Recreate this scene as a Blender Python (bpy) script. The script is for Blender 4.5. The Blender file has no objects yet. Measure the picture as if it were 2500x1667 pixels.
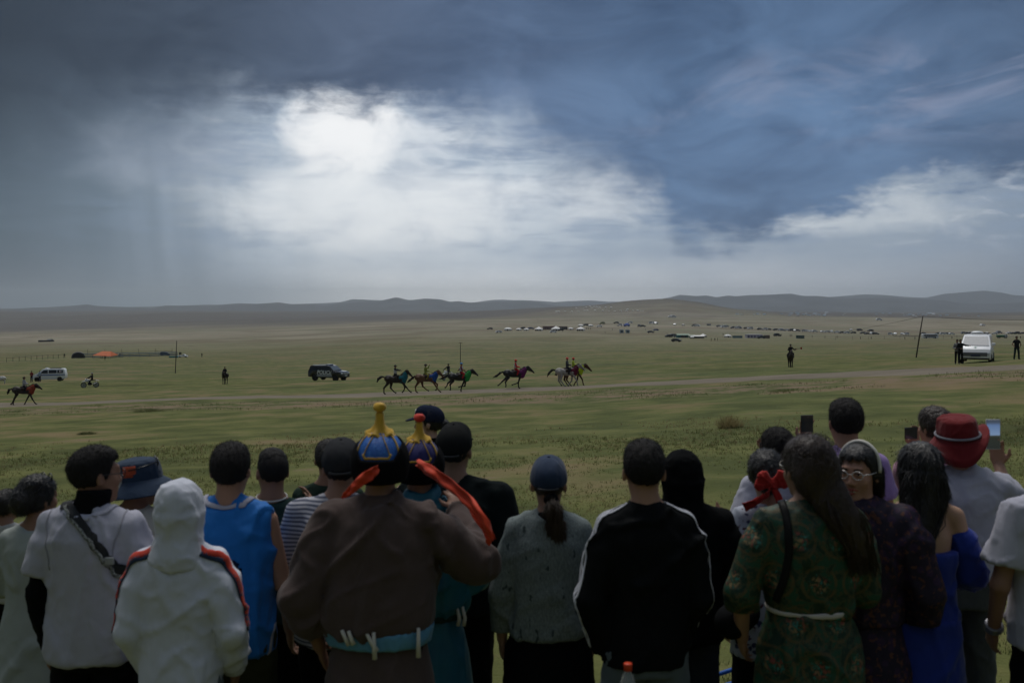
import bpy, bmesh, math, random
import numpy as np
from mathutils import Vector, Matrix, Quaternion
from mathutils.bvhtree import BVHTree

random.seed(7)
rng = np.random.default_rng(7)
scene = bpy.context.scene
COL = scene.collection
R = math.radians
F = 2430.0            # focal length in photograph pixels (35 mm lens, 2500 px wide frame)
YH = 750.0            # eye-level row of the photograph

# ------------------------------------------------------------------ camera
cam_d = bpy.data.cameras.new("camera")
cam = bpy.data.objects.new("camera", cam_d)
COL.objects.link(cam)
cam.location = (0, 0, 0)
cam.rotation_euler = (R(90), 0, 0)
cam_d.sensor_width = 36.0
cam_d.lens = 36.0 * F / 2500.0
cam_d.shift_y = -(833.5 - YH) / 2500.0
cam_d.clip_start = 0.1
cam_d.clip_end = 80000
cam_d.dof.use_dof = True
cam_d.dof.focus_distance = 72.0
cam_d.dof.aperture_fstop = 4.5
scene.camera = cam

# ------------------------------------------------------------------ exposure
scene.view_settings.view_transform = 'Standard'
scene.view_settings.look = 'None'
scene.view_settings.gamma = 1.0
scene.view_settings.use_curve_mapping = False
scene.view_settings.exposure = 0.6
scene.cycles.use_denoising = True
scene.cycles.max_bounces = 5
scene.cycles.volume_bounces = 1
scene.cycles.transparent_max_bounces = 8

# ------------------------------------------------------------------ node helper
class NT:
    def __init__(s, tree):
        s.t = tree; s.n = tree.nodes; s.l = tree.links
    def node(s, kind, **kw):
        n = s.n.new(kind)
        for k, v in kw.items():
            setattr(n, k, v)
        return n
    def put(s, sock, v):
        if isinstance(v, bpy.types.NodeSocket): s.l.new(v, sock)
        elif v is not None:
            try: sock.default_value = v
            except Exception: sock.default_value = tuple(v) + (1.0,)
    def m(s, op, a, b=None, c=None, clamp=False):
        n = s.node('ShaderNodeMath', operation=op); n.use_clamp = clamp
        for i, v in enumerate((a, b, c)):
            if v is not None: s.put(n.inputs[i], v)
        return n.outputs[0]
    def vm(s, op, a, b=None, scale=None):
        n = s.node('ShaderNodeVectorMath', operation=op)
        s.put(n.inputs[0], a)
        if b is not None: s.put(n.inputs[1], b)
        if scale is not None: s.put(n.inputs['Scale'], scale)
        return n.outputs['Value'] if op in ('LENGTH', 'DOT_PRODUCT', 'DISTANCE') else n.outputs[0]
    def xyz(s, x, y, z):
        n = s.node('ShaderNodeCombineXYZ')
        for i, v in enumerate((x, y, z)): s.put(n.inputs[i], v)
        return n.outputs[0]
    def sep(s, v):
        n = s.node('ShaderNodeSeparateXYZ'); s.put(n.inputs[0], v)
        return n.outputs[0], n.outputs[1], n.outputs[2]
    def noise(s, vec, scale, detail=3.0, rough=0.55, dist=0.0, col=False):
        n = s.node('ShaderNodeTexNoise'); s.put(n.inputs['Vector'], vec)
        n.inputs['Scale'].default_value = scale; n.inputs['Detail'].default_value = detail
        n.inputs['Roughness'].default_value = rough; n.inputs['Distortion'].default_value = dist
        return n.outputs['Color'] if col else n.outputs['Fac']
    def vor(s, vec, scale, feature='F1', out='Distance'):
        n = s.node('ShaderNodeTexVoronoi'); n.feature = feature
        s.put(n.inputs['Vector'], vec); n.inputs['Scale'].default_value = scale
        return n.outputs[out]
    def ramp(s, fac, stops, interp='LINEAR'):
        n = s.node('ShaderNodeValToRGB'); s.put(n.inputs[0], fac)
        cr = n.color_ramp; cr.interpolation = interp
        while len(cr.elements) < len(stops): cr.elements.new(0.5)
        for e, (p, c) in zip(cr.elements, sorted(stops, key=lambda q: q[0])):
            e.position = p
            e.color = (c, c, c, 1) if isinstance(c, (int, float)) else tuple(c)[:3] + (1,)
        return n.outputs[0]
    def step(s, v, lo, hi, smooth=True):
        n = s.node('ShaderNodeMapRange'); n.clamp = True
        n.interpolation_type = 'SMOOTHSTEP' if smooth else 'LINEAR'
        s.put(n.inputs[0], v)
        for i, x in ((1, lo), (2, hi), (3, 0.0), (4, 1.0)): s.put(n.inputs[i], x)
        return n.outputs[0]
    def mix(s, f, a, b, mode='MIX'):
        n = s.node('ShaderNodeMix', data_type='RGBA', blend_type=mode)
        s.put(n.inputs[0], f); s.put(n.inputs[6], a); s.put(n.inputs[7], b)
        return n.outputs[2]

def lin(c):
    return tuple(((v / 255.0) / 12.92 if v / 255.0 <= 0.04045 else ((v / 255.0 + 0.055) / 1.055) ** 2.4) for v in c)

# ------------------------------------------------------------------ world: storm sky with a bright break
SUN_AZ, SUN_EL = -12.0, 66.0      # behind the clouds, ahead of the camera
world = bpy.data.worlds.new("World"); scene.world = world; world.use_nodes = True
def build_sky():
    t = NT(world.node_tree); t.n.clear()
    out = t.node('ShaderNodeOutputWorld'); bg = t.node('ShaderNodeBackground')
    t.l.new(bg.outputs[0], out.inputs[0])
    nish = t.node('ShaderNodeTexSky', sky_type='NISHITA'); nish.sun_disc = False
    nish.sun_elevation = R(SUN_EL); nish.sun_rotation = R(SUN_AZ)
    d = t.node('ShaderNodeTexCoord').outputs['Generated']
    x, y, z = t.sep(d)
    az = t.m('MULTIPLY', t.m('ARCTAN2', x, y), 180 / math.pi)
    el = t.m('MULTIPLY', t.m('ARCSINE', z), 180 / math.pi)
    elp = t.m('MAXIMUM', el, 0.0)
    # cloud coordinates: direction noise flattened towards the horizon
    flat = t.xyz(az, t.m('MULTIPLY', t.m('POWER', t.m('ADD', elp, 1.0), 0.72), 4.2), 3.1)
    zc = t.m('ADD', t.m('MAXIMUM', z, 0.0), 0.11)
    deckp = t.xyz(t.m('DIVIDE', x, zc), t.m('DIVIDE', y, zc), 0.7)
    n_big = t.noise(flat, 0.11, 4, 0.5, 0.3)
    n_mid = t.noise(flat, 0.30, 6, 0.58, 0.5)
    n_det = t.noise(t.vm('MULTIPLY', flat, (0.38, 2.0, 1)), 0.55, 6, 0.6, 0.3)
    n_deck = t.noise(deckp, 1.1, 6, 0.55, 0.6)
    n_deck2 = t.noise(deckp, 0.45, 4, 0.5, 0.4)
    fa = t.m('ADD', t.m('DIVIDE', az, 80.0), 0.5, clamp=True)
    A = lambda u: (math.degrees(math.atan((u - 1250) / F)) / 80.0) + 0.5
    E = lambda v: (YH - v) * 0.0236 / 20.0
    # lower edge of the dark cloud deck along the azimuth
    edge = t.ramp(fa, [(0.0, E(430)), (A(0), E(425)), (A(330), E(355)), (A(640), E(285)), (A(780), E(262)), (A(980), E(275)),
                       (A(1230), E(340)), (A(1420), E(445)), (A(1600), E(500)), (A(1660), E(600)), (A(1800), E(600)),
                       (A(2020), E(545)), (A(2230), E(470)), (A(2500), E(470)), (1.0, E(430))], 'EASE')
    edge = t.m('MULTIPLY', edge, 20.0)
    n_fine = t.noise(flat, 0.85, 6, 0.62, 0.4)
    warp = t.m('ADD', t.m('ADD', t.m('MULTIPLY', t.m('SUBTRACT', n_mid, 0.5), 3.4), t.m('MULTIPLY', t.m('SUBTRACT', n_fine, 0.5), 1.8)), t.m('MULTIPLY', t.m('SUBTRACT', n_det, 0.5), 1.6))
    dist = t.m('ADD', t.m('SUBTRACT', el, edge), warp)
    soft = t.ramp(fa, [(A(0), 0.50), (A(500), 0.34), (A(760), 0.12), (A(1100), 0.22), (A(1250), 0.34), (A(1500), 0.32), (A(1700), 0.16), (A(1850), 0.10), (A(2500), 0.10), (1.0, 0.4)])
    soft = t.m('MULTIPLY', soft, 10.0)
    deck = t.step(dist, t.m('MULTIPLY', soft, -0.7), soft)
    # colours below the deck
    below = t.ramp(fa, [(0.0, lin((86, 98, 112))), (A(0), lin((70, 86, 100))), (A(250), lin((98, 114, 130))), (A(450), lin((135, 150, 167))),
                        (A(700), lin((172, 186, 201))), (A(950), lin((178, 191, 206))), (A(1250), lin((172, 187, 204))),
                        (A(1500), lin((158, 173, 190))), (A(1800), lin((146, 161, 179))), (A(2150), lin((150, 164, 180))),
                        (A(2500), lin((130, 146, 166))), (1.0, lin((86, 98, 112)))])
    hor = t.ramp(fa, [(0.0, lin((98, 112, 126))), (A(0), lin((72, 86, 98))), (A(300), lin((112, 128, 142))), (A(600), lin((158, 169, 180))),
                      (A(950), lin((250, 252, 252))), (A(1300), lin((251, 252, 252))), (A(1700), lin((206, 211, 217))), (A(2100), lin((188, 194, 203))),
                      (A(2500), lin((138, 148, 162))), (1.0, lin((98, 112, 126)))])
    low = t.mix(t.step(t.m('ADD', el, t.m('MULTIPLY', t.m('SUBTRACT', n_big, 0.5), 3.0)), 0.4, 3.6), hor, below)
    # blue-grey bars and pale billows of the broken layer
    bars = t.step(t.m('ADD', t.m('MULTIPLY', n_det, 0.6), t.m('MULTIPLY', n_mid, 0.4)), 0.44, 0.62)
    barm = t.m('MULTIPLY', bars, t.m('MULTIPLY', t.step(el, 1.5, 4.5), t.ramp(fa, [(A(100), 0.1), (A(600), 0.6), (A(1200), 0.75), (A(1800), 0.6), (A(2500), 0.6), (1.0, 0.2)])))
    low0 = low
    bil = t.step(t.noise(t.vm('MULTIPLY', flat, (0.9, 1.5, 1)), 0.36, 6, 0.6, 0.8), 0.50, 0.68)
    bilm = t.m('MULTIPLY', bil, t.m('MULTIPLY', t.step(el, 2.0, 5.0), t.ramp(fa, [(A(300), 0.0), (A(800), 0.42), (A(1300), 0.30), (A(1700), 0.25), (A(2500), 0.42), (1.0, 0.0)])))
    low = t.mix(bilm, low, lin((216, 220, 226)))
    def glow(col, u, v, sx, sy, amt, lowc, nz=1.0):
        ga = t.m('DIVIDE', t.m('SUBTRACT', az, math.degrees(math.atan((u - 1250) / F))), sx)
        ge = t.m('DIVIDE', t.m('SUBTRACT', el, (YH - v) * 0.0236), sy)
        q = t.m('ADD', t.m('MULTIPLY', ga, ga), t.m('MULTIPLY', ge, ge))
        q = t.m('ADD', q, t.m('MULTIPLY', t.m('SUBTRACT', n_mid, 0.5), 3.4 * nz))
        return t.mix(t.m('MULTIPLY', t.step(q, 1.9, -0.2), amt), lowc, lin(col))
    low = glow((208, 216, 223), 1020, 500, 11.5, 4.6, 0.55, low, 0.6)
    low = t.mix(barm, low, t.mix(0.80, low, lin((132, 151, 177))))
    low = glow((250, 250, 250), 840, 340, 3.0, 2.2, 0.95, low)
    low = glow((244, 246, 248), 930, 352, 5.0, 1.2, 0.4, low)
    low = glow((240, 243, 245), 930, 510, 8.0, 2.4, 0.8, low, 0.6)
    low = glow((226, 230, 234), 1430, 485, 5.0, 1.3, 0.45, low)
    low = glow((205, 212, 218), 2080, 535, 6.0, 1.0, 0.7, low)
    low = glow((150, 160, 176), 420, 400, 5.0, 1.6, 0.45, low)
    # rain curtain on the far side of the valley
    streak = t.noise(t.xyz(t.m('ADD', az, t.m('MULTIPLY', el, 0.10)), t.m('MULTIPLY', el, 0.03), 0.0), 0.42, 5, 0.6)
    rainm = t.m('MULTIPLY', t.ramp(fa, [(0.0, 0.0), (A(-100), 0.40), (A(350), 0.42), (A(560), 0.28), (A(800), 0.0)]), t.step(streak, 0.40, 0.66))
    low = t.mix(t.m('MULTIPLY', rainm, t.step(el, 12.0, 3.0)), low, lin((84, 101, 116)))
    # the deck itself, Nishita blue where it thins to the right
    dk = t.ramp(fa, [(0.0, lin((74, 86, 102))), (A(0), lin((34, 46, 60))), (A(500), lin((58, 72, 92))), (A(900), lin((76, 93, 120))), (A(1250), lin((82, 105, 138))),
                     (A(1650), lin((78, 106, 142))), (A(2050), lin((80, 108, 144))), (A(2500), lin((70, 94, 126))), (1.0, lin((74, 86, 102)))])
    n_bil = t.noise(t.vm('MULTIPLY', flat, (0.7, 1.0, 1)), 0.20, 7, 0.6, 0.7)
    shade = t.step(t.m('ADD', t.m('MULTIPLY', n_deck, 0.28), t.m('ADD', t.m('MULTIPLY', n_deck2, 0.30), t.m('MULTIPLY', n_bil, 0.42))), 0.38, 0.63)
    lite = t.mix(1.0, dk, (1.50, 1.42, 1.34), 'MULTIPLY')
    dark = t.mix(1.0, dk, (0.60, 0.66, 0.73), 'MULTIPLY')
    dk = t.mix(shade, dark, lite)
    wisp = t.step(t.noise(t.vm('MULTIPLY', t.xyz(t.m('ADD', az, t.m('MULTIPLY', el, -1.1)), t.m('MULTIPLY', el, 3.0), 5.0), (1, 1, 1)), 0.13, 6, 0.62, 0.6), 0.47, 0.70)
    wm = t.m('MULTIPLY', wisp, t.ramp(fa, [(A(900), 0.0), (A(1700), 0.35), (A(2000), 0.65), (A(2500), 0.75), (1.0, 0.1)]))
    wm = t.m('MULTIPLY', wm, t.m('MULTIPLY', t.step(el, 8.0, 10.5), t.step(el, 15.5, 12.0)))
    dk = t.mix(wm, dk, lin((138, 148, 174)))
    dk = t.mix(t.m('MULTIPLY', t.step(el, 20.0, 55.0), 0.85), dk, lin((132, 142, 156)))
    dk = t.mix(t.m('MULTIPLY', t.step(el, 9.0, 17.5), t.step(el, 60.0, 20.0)), dk, t.mix(1.0, dk, (0.66, 0.68, 0.71), 'MULTIPLY'))
    sky = t.mix(deck, low, dk)
    nis = t.mix(1.0, nish.outputs[0], (0.05, 0.05, 0.05), 'MULTIPLY')
    sky = t.mix(0.05, sky, nis)
    below_h = t.mix(t.step(el, -0.6, -4.0), sky, lin((90, 96, 90)))
    t.l.new(below_h, bg.inputs[0]); bg.inputs[1].default_value = 0.72
build_sky()
world.cycles.sampling_method = "MANUAL"; world.cycles.sample_map_resolution = 256

# ------------------------------------------------------------------ sun, spread wide by the cloud
sun_d = bpy.data.lights.new("sun", 'SUN'); sun = bpy.data.objects.new("sun", sun_d); COL.objects.link(sun)
sun_d.energy = 1.25; sun_d.angle = R(34); sun_d.color = (1.0, 0.965, 0.91)
_sd = Vector((math.sin(R(SUN_AZ)) * math.cos(R(SUN_EL)), math.cos(R(SUN_AZ)) * math.cos(R(SUN_EL)), math.sin(R(SUN_EL))))
sun.rotation_euler = _sd.to_track_quat('Z', 'Y').to_euler()
sun.location = (0, 0, 60)

# ================================================================== helpers
def tag(o, label=None, cat=None, group=None, kind=None):
    if label: o["label"] = label
    if cat: o["category"] = cat
    if group: o["group"] = group
    if kind: o["kind"] = kind
    return o
def link(name, me, mat=None, parent=None, loc=None, rot=None):
    o = bpy.data.objects.new(name, me); COL.objects.link(o)
    if me is not None and mat is not None and len(me.materials) == 0: me.materials.append(mat)
    if parent is not None: o.parent = parent
    if loc is not None: o.location = loc
    if rot is not None: o.rotation_euler = rot
    return o
def empty(name, loc=(0, 0, 0), rz=0.0, parent=None):
    o = bpy.data.objects.new(name, None); COL.objects.link(o)
    o.location = loc; o.rotation_euler = (0, 0, rz); o.empty_display_size = 0.2
    if parent is not None: o.parent = parent
    return o
def copy_tree(o, parent=None):
    c = o.copy(); COL.objects.link(c); c.parent = parent
    for ch in list(o.children): copy_tree(ch, c)
    return c
def mesh_np(name, V, Q, smooth=True):
    """verts (n,3), faces (m,4) or (m,3) arrays -> mesh"""
    V = np.asarray(V, np.float32); Q = np.asarray(Q, np.int32)
    me = bpy.data.meshes.new(name)
    k = Q.shape[1]
    me.vertices.add(len(V)); me.vertices.foreach_set('co', V.ravel())
    me.loops.add(Q.size); me.loops.foreach_set('vertex_index', Q.ravel())
    me.polygons.add(len(Q))
    me.polygons.foreach_set('loop_start', np.arange(0, Q.size, k, dtype=np.int32))
    me.polygons.foreach_set('use_smooth', np.full(len(Q), smooth))
    me.update(calc_edges=True); me.validate()
    return me
class MB:
    """collects plain shapes into one mesh"""
    def __init__(s): s.v = []; s.f = []; s.sm = []
    def add(s, vs, fs, smooth=False):
        b = len(s.v); s.v += [tuple(p) for p in vs]
        for f in fs: s.f.append(tuple(i + b for i in f)); s.sm.append(smooth)
        return s
    def box(s, c, size, rz=0.0, taper=1.0):
        cx, cy, cz = c; a, b, h = size[0] / 2, size[1] / 2, size[2] / 2
        vs = []
        for z, k in ((-h, 1.0), (h, taper)):
            for x, y in ((-a, -b), (a, -b), (a, b), (-a, b)):
                x *= k; y *= k
                vs.append((cx + x * math.cos(rz) - y * math.sin(rz), cy + x * math.sin(rz) + y * math.cos(rz), cz + z))
        return s.add(vs, [(0, 3, 2, 1), (4, 5, 6, 7), (0, 1, 5, 4), (1, 2, 6, 5), (2, 3, 7, 6), (3, 0, 4, 7)])
    def tube(s, pts, rad, n=8, caps=True, smooth=True):
        pts = [Vector(p) for p in pts]
        rad = rad if isinstance(rad, (list, tuple)) else [rad] * len(pts)
        rings = []; prev = None
        for i, p in enumerate(pts):
            d = (pts[min(i + 1, len(pts) - 1)] - pts[max(i - 1, 0)]).normalized()
            if prev is None:
                a = d.cross(Vector((0, 0, 1)) if abs(d.z) < 0.9 else Vector((1, 0, 0))).normalized()
            else:
                a = (prev - d * prev.dot(d)).normalized()
            prev = a; b = d.cross(a)
            rings.append([p + (a * math.cos(2 * math.pi * k / n) + b * math.sin(2 * math.pi * k / n)) * rad[i] for k in range(n)])
        vs = [q for r in rings for q in r]; fs = []
        for i in range(len(rings) - 1):
            for k in range(n):
                fs.append((i * n + k, i * n + (k + 1) % n, (i + 1) * n + (k + 1) % n, (i + 1) * n + k))
        s.add(vs, fs, smooth)
        if caps: s.add(rings[0][::-1], [tuple(range(n))]); s.add(rings[-1], [tuple(range(n))])
        return s
    def lathe(s, prof, c=(0, 0, 0), n=16, axis='z', smooth=True):
        vs = []; fs = []
        for r, h in prof:
            for k in range(n):
                a = 2 * math.pi * k / n
                p = (r * math.cos(a), r * math.sin(a), h)
                if axis == 'y': p = (p[0], h, p[1])
                if axis == 'x': p = (h, p[0], p[1])
                vs.append((p[0] + c[0], p[1] + c[1], p[2] + c[2]))
        for i in range(len(prof) - 1):
            for k in range(n):
                fs.append((i * n + k, i * n + (k + 1) % n, (i + 1) * n + (k + 1) % n, (i + 1) * n + k))
        s.add(vs, fs, smooth)
        for i in (0, len(prof) - 1):
            if prof[i][0] > 1e-4: s.add(vs[i * n:(i + 1) * n], [tuple(range(n))])
        return s
    def prism(s, poly, y0, y1, shrink=None):
        """side profile (x,z) spread along y; shrink(z) scales the half width"""
        n = len(poly); f = shrink or (lambda x, z: 1.0); m = (y0 + y1) / 2; h = (y1 - y0) / 2
        vs = [(x, m - h * f(x, z), z) for x, z in poly] + [(x, m + h * f(x, z), z) for x, z in poly]
        fs = [tuple(range(n)), tuple(range(2 * n - 1, n - 1, -1))] + [(i, i + n, (i + 1) % n + n, (i + 1) % n) for i in range(n)]
        return s.add(vs, fs)
    def mesh(s, name, bevel=0.0, seg=2):
        me = bpy.data.meshes.new(name)
        me.from_pydata(s.v, [], s.f)
        me.polygons.foreach_set('use_smooth', s.sm)
        bm = bmesh.new(); bm.from_mesh(me)
        bmesh.ops.remove_doubles(bm, verts=bm.verts, dist=1e-5)
        bmesh.ops.recalc_face_normals(bm, faces=bm.faces)
        if bevel > 0:
            ed = [e for e in bm.edges if len(e.link_faces) == 2 and e.calc_face_angle(0) > R(25)]
            bmesh.ops.bevel(bm, geom=ed, offset=bevel, segments=seg, affect='EDGES', clamp_overlap=True, profile=0.6)
            for f in bm.faces: f.smooth = True
        bm.to_mesh(me); bm.free()
        return me
    def build(s, name, mat, parent=None, bevel=0.0, loc=None, rot=None):
        return link(name, s.mesh(name, bevel), mat, parent, loc, rot)

# ---------------------------------------------------------------- vectorised value noise
_perm = rng.random((64, 64, 64)).astype(np.float32)
def vnoise(P, freq):
    q = np.asarray(P, np.float32) * np.float32(freq)
    i = np.floor(q).astype(np.int32); f = q - i
    f = f * f * (3 - 2 * f); i &= 63; j = (i + 1) & 63
    x0, y0, z0 = i[..., 0], i[..., 1], i[..., 2]; x1, y1, z1 = j[..., 0], j[..., 1], j[..., 2]
    fx, fy, fz = f[..., 0], f[..., 1], f[..., 2]
    a = _perm[x0, y0, z0] * (1 - fx) + _perm[x1, y0, z0] * fx
    b = _perm[x0, y1, z0] * (1 - fx) + _perm[x1, y1, z0] * fx
    c = _perm[x0, y0, z1] * (1 - fx) + _perm[x1, y0, z1] * fx
    d = _perm[x0, y1, z1] * (1 - fx) + _perm[x1, y1, z1] * fx
    a = a * (1 - fy) + b * fy; c = c * (1 - fy) + d * fy
    return (a * (1 - fz) + c * fz) * 2 - 1
def fnoise(P, freq, oct=3):
    s = 0; a = 1.0
    for k in range(oct): s = s + a * vnoise(P + 3.7 * k, freq * 2 ** k); a *= 0.5
    return s

# ---------------------------------------------------------------- materials
_mats = {}
def mat(name, col, rough=0.85, var=0.15, vscale=6.0, bump=0.0, bscale=40.0, metal=0.0, spec=0.3, coat=0.0, stretch=None, col2=None, sheen=0.0, wrinkle=0.0):
    if name in _mats: return _mats[name]
    m = bpy.data.materials.new(name); m.use_nodes = True
    t = NT(m.node_tree); b = t.n['Principled BSDF']
    co = t.node('ShaderNodeTexCoord').outputs['Object']
    if stretch: co = t.vm('MULTIPLY', co, stretch)
    n = t.noise(co, vscale, 4, 0.6)
    k = t.m('ADD', t.m('MULTIPLY', t.m('SUBTRACT', n, 0.5), 2 * var * 1.6), 1.0)
    if col2 is not None:
        c = t.mix(t.step(n, 0.40, 0.62), col, col2)
        t.put(b.inputs['Base Color'], c)
    else:
        c = t.vm('SCALE', t.xyz(*col), scale=k)
        t.put(b.inputs['Base Color'], c)
    b.inputs['Roughness'].default_value = rough; b.inputs['Metallic'].default_value = metal
    b.inputs['Specular IOR Level'].default_value = spec
    b.inputs['Coat Weight'].default_value = coat
    b.inputs['Sheen Weight'].default_value = sheen
    if bump > 0:
        bp = t.node('ShaderNodeBump'); bp.inputs['Strength'].default_value = bump; bp.inputs['Distance'].default_value = 0.01
        hgt = t.noise(co, bscale, 4, 0.6)
        if wrinkle > 0:
            bp.inputs['Strength'].default_value = 0.5; wv = t.vm('MULTIPLY', co, (1.0, 1.0, 0.5))
            r1 = t.step(t.m('ABSOLUTE', t.m('SUBTRACT', t.noise(wv, 5.5, 2, 0.45, 0.4), 0.5)), 0.10, 0.0); r2 = t.step(t.m('ABSOLUTE', t.m('SUBTRACT', t.noise(wv, 11.0, 2, 0.4, 0.3), 0.5)), 0.10, 0.0)
            hgt = t.m('ADD', t.m('MULTIPLY', hgt, 0.10), t.m('MULTIPLY', t.m('ADD', r1, t.m('MULTIPLY', r2, 0.35)), wrinkle))
        t.l.new(hgt, bp.inputs['Height']); t.l.new(bp.outputs[0], b.inputs['Normal'])
    _mats[name] = m
    return m
def pmat(name, fn, rough=0.85, spec=0.3, bump=0.0, bscale=60.0):
    """material whose colour comes from fn(nodes, object_coords)"""
    if name in _mats: return _mats[name]
    m = bpy.data.materials.new(name); m.use_nodes = True
    t = NT(m.node_tree); b = t.n['Principled BSDF']
    co = t.node('ShaderNodeTexCoord').outputs['Object']
    t.put(b.inputs['Base Color'], fn(t, co))
    b.inputs['Roughness'].default_value = rough; b.inputs['Specular IOR Level'].default_value = spec
    if bump > 0:
        bp = t.node('ShaderNodeBump'); bp.inputs['Strength'].default_value = bump; bp.inputs['Distance'].default_value = 0.01
        t.l.new(t.noise(co, bscale, 4, 0.6), bp.inputs['Height']); t.l.new(bp.outputs[0], b.inputs['Normal'])
    _mats[name] = m
    return m

# ================================================================== terrain
US = np.array([0, 600, 1250, 1900, 2500], float)
ROWS = {70: (991, 969, 950, 910, 875), 100: (958, 945, 928, 896, 869), 125: (946, 935, 913, 889, 866), 156: (930, 920, 902, 883, 863),
        250: (912, 909, 891, 868, 853), 300: (899, 896, 882, 861, 849), 420: (873, 870, 858, 848, 842), 600: (853, 848, 828, 829, 831),
        800: (843, 834, 808, 818, 821), 1000: (836, 826, 799, 811, 813), 1500: (825, 812, 788, 794, 797), 2500: (812, 800, 776, 775, 781),
        4000: (800, 785, 768, 768, 772), 6000: (768, 765, 763, 764, 766), 9000: (757, 759, 760, 760, 762), 20000: (757, 757, 757, 757, 757)}
_cd = sorted(ROWS)
_cz = {d: -(np.array(ROWS[d], float) - YH) / F * d for d in _cd}
_z70 = _cz[70]
for d, z_ in ((0.3, -1.68), (1.5, -1.85), (3, -2.16), (4, -2.28), (6, -2.36)): _cz[d] = np.full(5, z_)
for d in (10, 14, 20, 27, 35, 44, 53, 61): _cz[d] = -2.36 + (_z70 + 2.36) * (d - 6) / 64.0
_cd = np.array(sorted(_cz)); _ct = np.array([_cz[d] for d in _cd])
LD = np.linspace(math.log(0.3), math.log(20000), 700)
_tab = np.stack([np.interp(LD, np.log(_cd), _ct[:, k]) for k in range(5)], 1)
_g = np.exp(-0.5 * (np.arange(-18, 19) / 6.0) ** 2); _g /= _g.sum()
_tab = np.stack([np.convolve(np.pad(_tab[:, k], 18, mode='edge'), _g, 'valid') for k in range(5)], 1)
UD = np.linspace(0, 2500, 101)
TAB = np.stack([np.interp(UD, US, r) for r in _tab])                       # (700,101)
_k = np.ones(17) / 17.0
TAB = np.stack([np.convolve(np.pad(r, 8, mode='reflect', reflect_type='odd'), _k, 'valid') for r in TAB])
HILL_U = np.array([1200, 1300, 1388, 1463, 1526, 1590, 1633, 1675, 1707, 1755, 1800, 1870, 1950])
HILL_V = np.array([762, 757, 748, 742, 733.6, 730, 728, 732, 736, 745, 752, 759, 764])
def ground(x, y, fine=True):
    x = np.asarray(x, float); y = np.asarray(y, float)
    a = np.arctan2(x, y); r = np.hypot(x, y)
    ac = np.clip(a, -R(33), R(33))
    fade = np.where(np.abs(a) > R(33), (math.pi - np.abs(a)) / (math.pi - R(33)), 1.0)
    u = 1250 + F * np.tan(ac) * fade
    d = np.maximum(r * np.cos(ac), 0.31)
    li = np.clip((np.log(d) - LD[0]) / (LD[1] - LD[0]), 0, 698.999); i = li.astype(int); fi = li - i
    uc = np.clip(u, 0, 2500) / 25.0; uc = np.clip(uc, 0, 99.999); j = uc.astype(int); fj = uc - j
    z = (TAB[i, j] * (1 - fi) + TAB[i + 1, j] * fi) * (1 - fj) + (TAB[i, j + 1] * (1 - fi) + TAB[i + 1, j + 1] * fi) * fj
    # slope goes on beyond the frame
    ext = np.where(u < 0, u / 2500, np.where(u > 2500, (u - 2500) / 2500, 0.0))
    z = z + ext * np.clip(d, 0, 90) * 0.03
    # unseen bank added behind the camera to block low sky from the crowd's backs
    back = np.clip(-y + 0.3, 0, None); z = np.where(y < 0.3, np.maximum(z, -1.68 + 0.36 * np.minimum(back, 16) + 0.10 * np.clip(back - 16, 0, 60)), z)
    # the brown hill with the camp on its flank
    hz = -(np.interp(u, HILL_U, HILL_V) - YH) / F * 3600
    w = np.clip((d - 2250) / 1350, 0, 1); w = w * w * (3 - 2 * w); w2 = np.clip((5600 - d) / 2000, 0, 1); w = w * w2 * w2 * (3 - 2 * w2)
    hm = np.interp(u, [1150, 1300, 1850, 2000], [0, 1, 1, 0])
    z = z + np.maximum(hz - z, 0) * w * hm
    P = np.stack([x, y, np.zeros_like(x)], -1)
    if fine:
        lo = np.clip((d - 8) / 30, 0, 1)
        z = z + 0.10 * lo * vnoise(P, 0.09) + 0.04 * lo * vnoise(P, 0.31) + 0.012 * np.clip((d - 3) / 6, 0, 1) * vnoise(P, 1.3)
        far = np.clip((d - 600) / 2500, 0, 1)
        z = z + far * (2.5 * vnoise(P, 0.0021) + 1.2 * vnoise(P, 0.006)) + np.clip((d - 2600) / 1800, 0, 1) * np.clip((9000 - d) / 2500, 0, 1) * (11.0 * vnoise(P, 0.0011) + 6.0 * (1 - 2 * np.abs(vnoise(P + 50, 0.0024))))
    return z
def gz(x, y): return float(ground(np.array([x]), np.array([y]))[0])
def at(u, d):
    """a spot d metres out along photograph column u, on the ground"""
    x = (u - 1250) / F * d
    return Vector((x, d, gz(x, d)))

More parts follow.
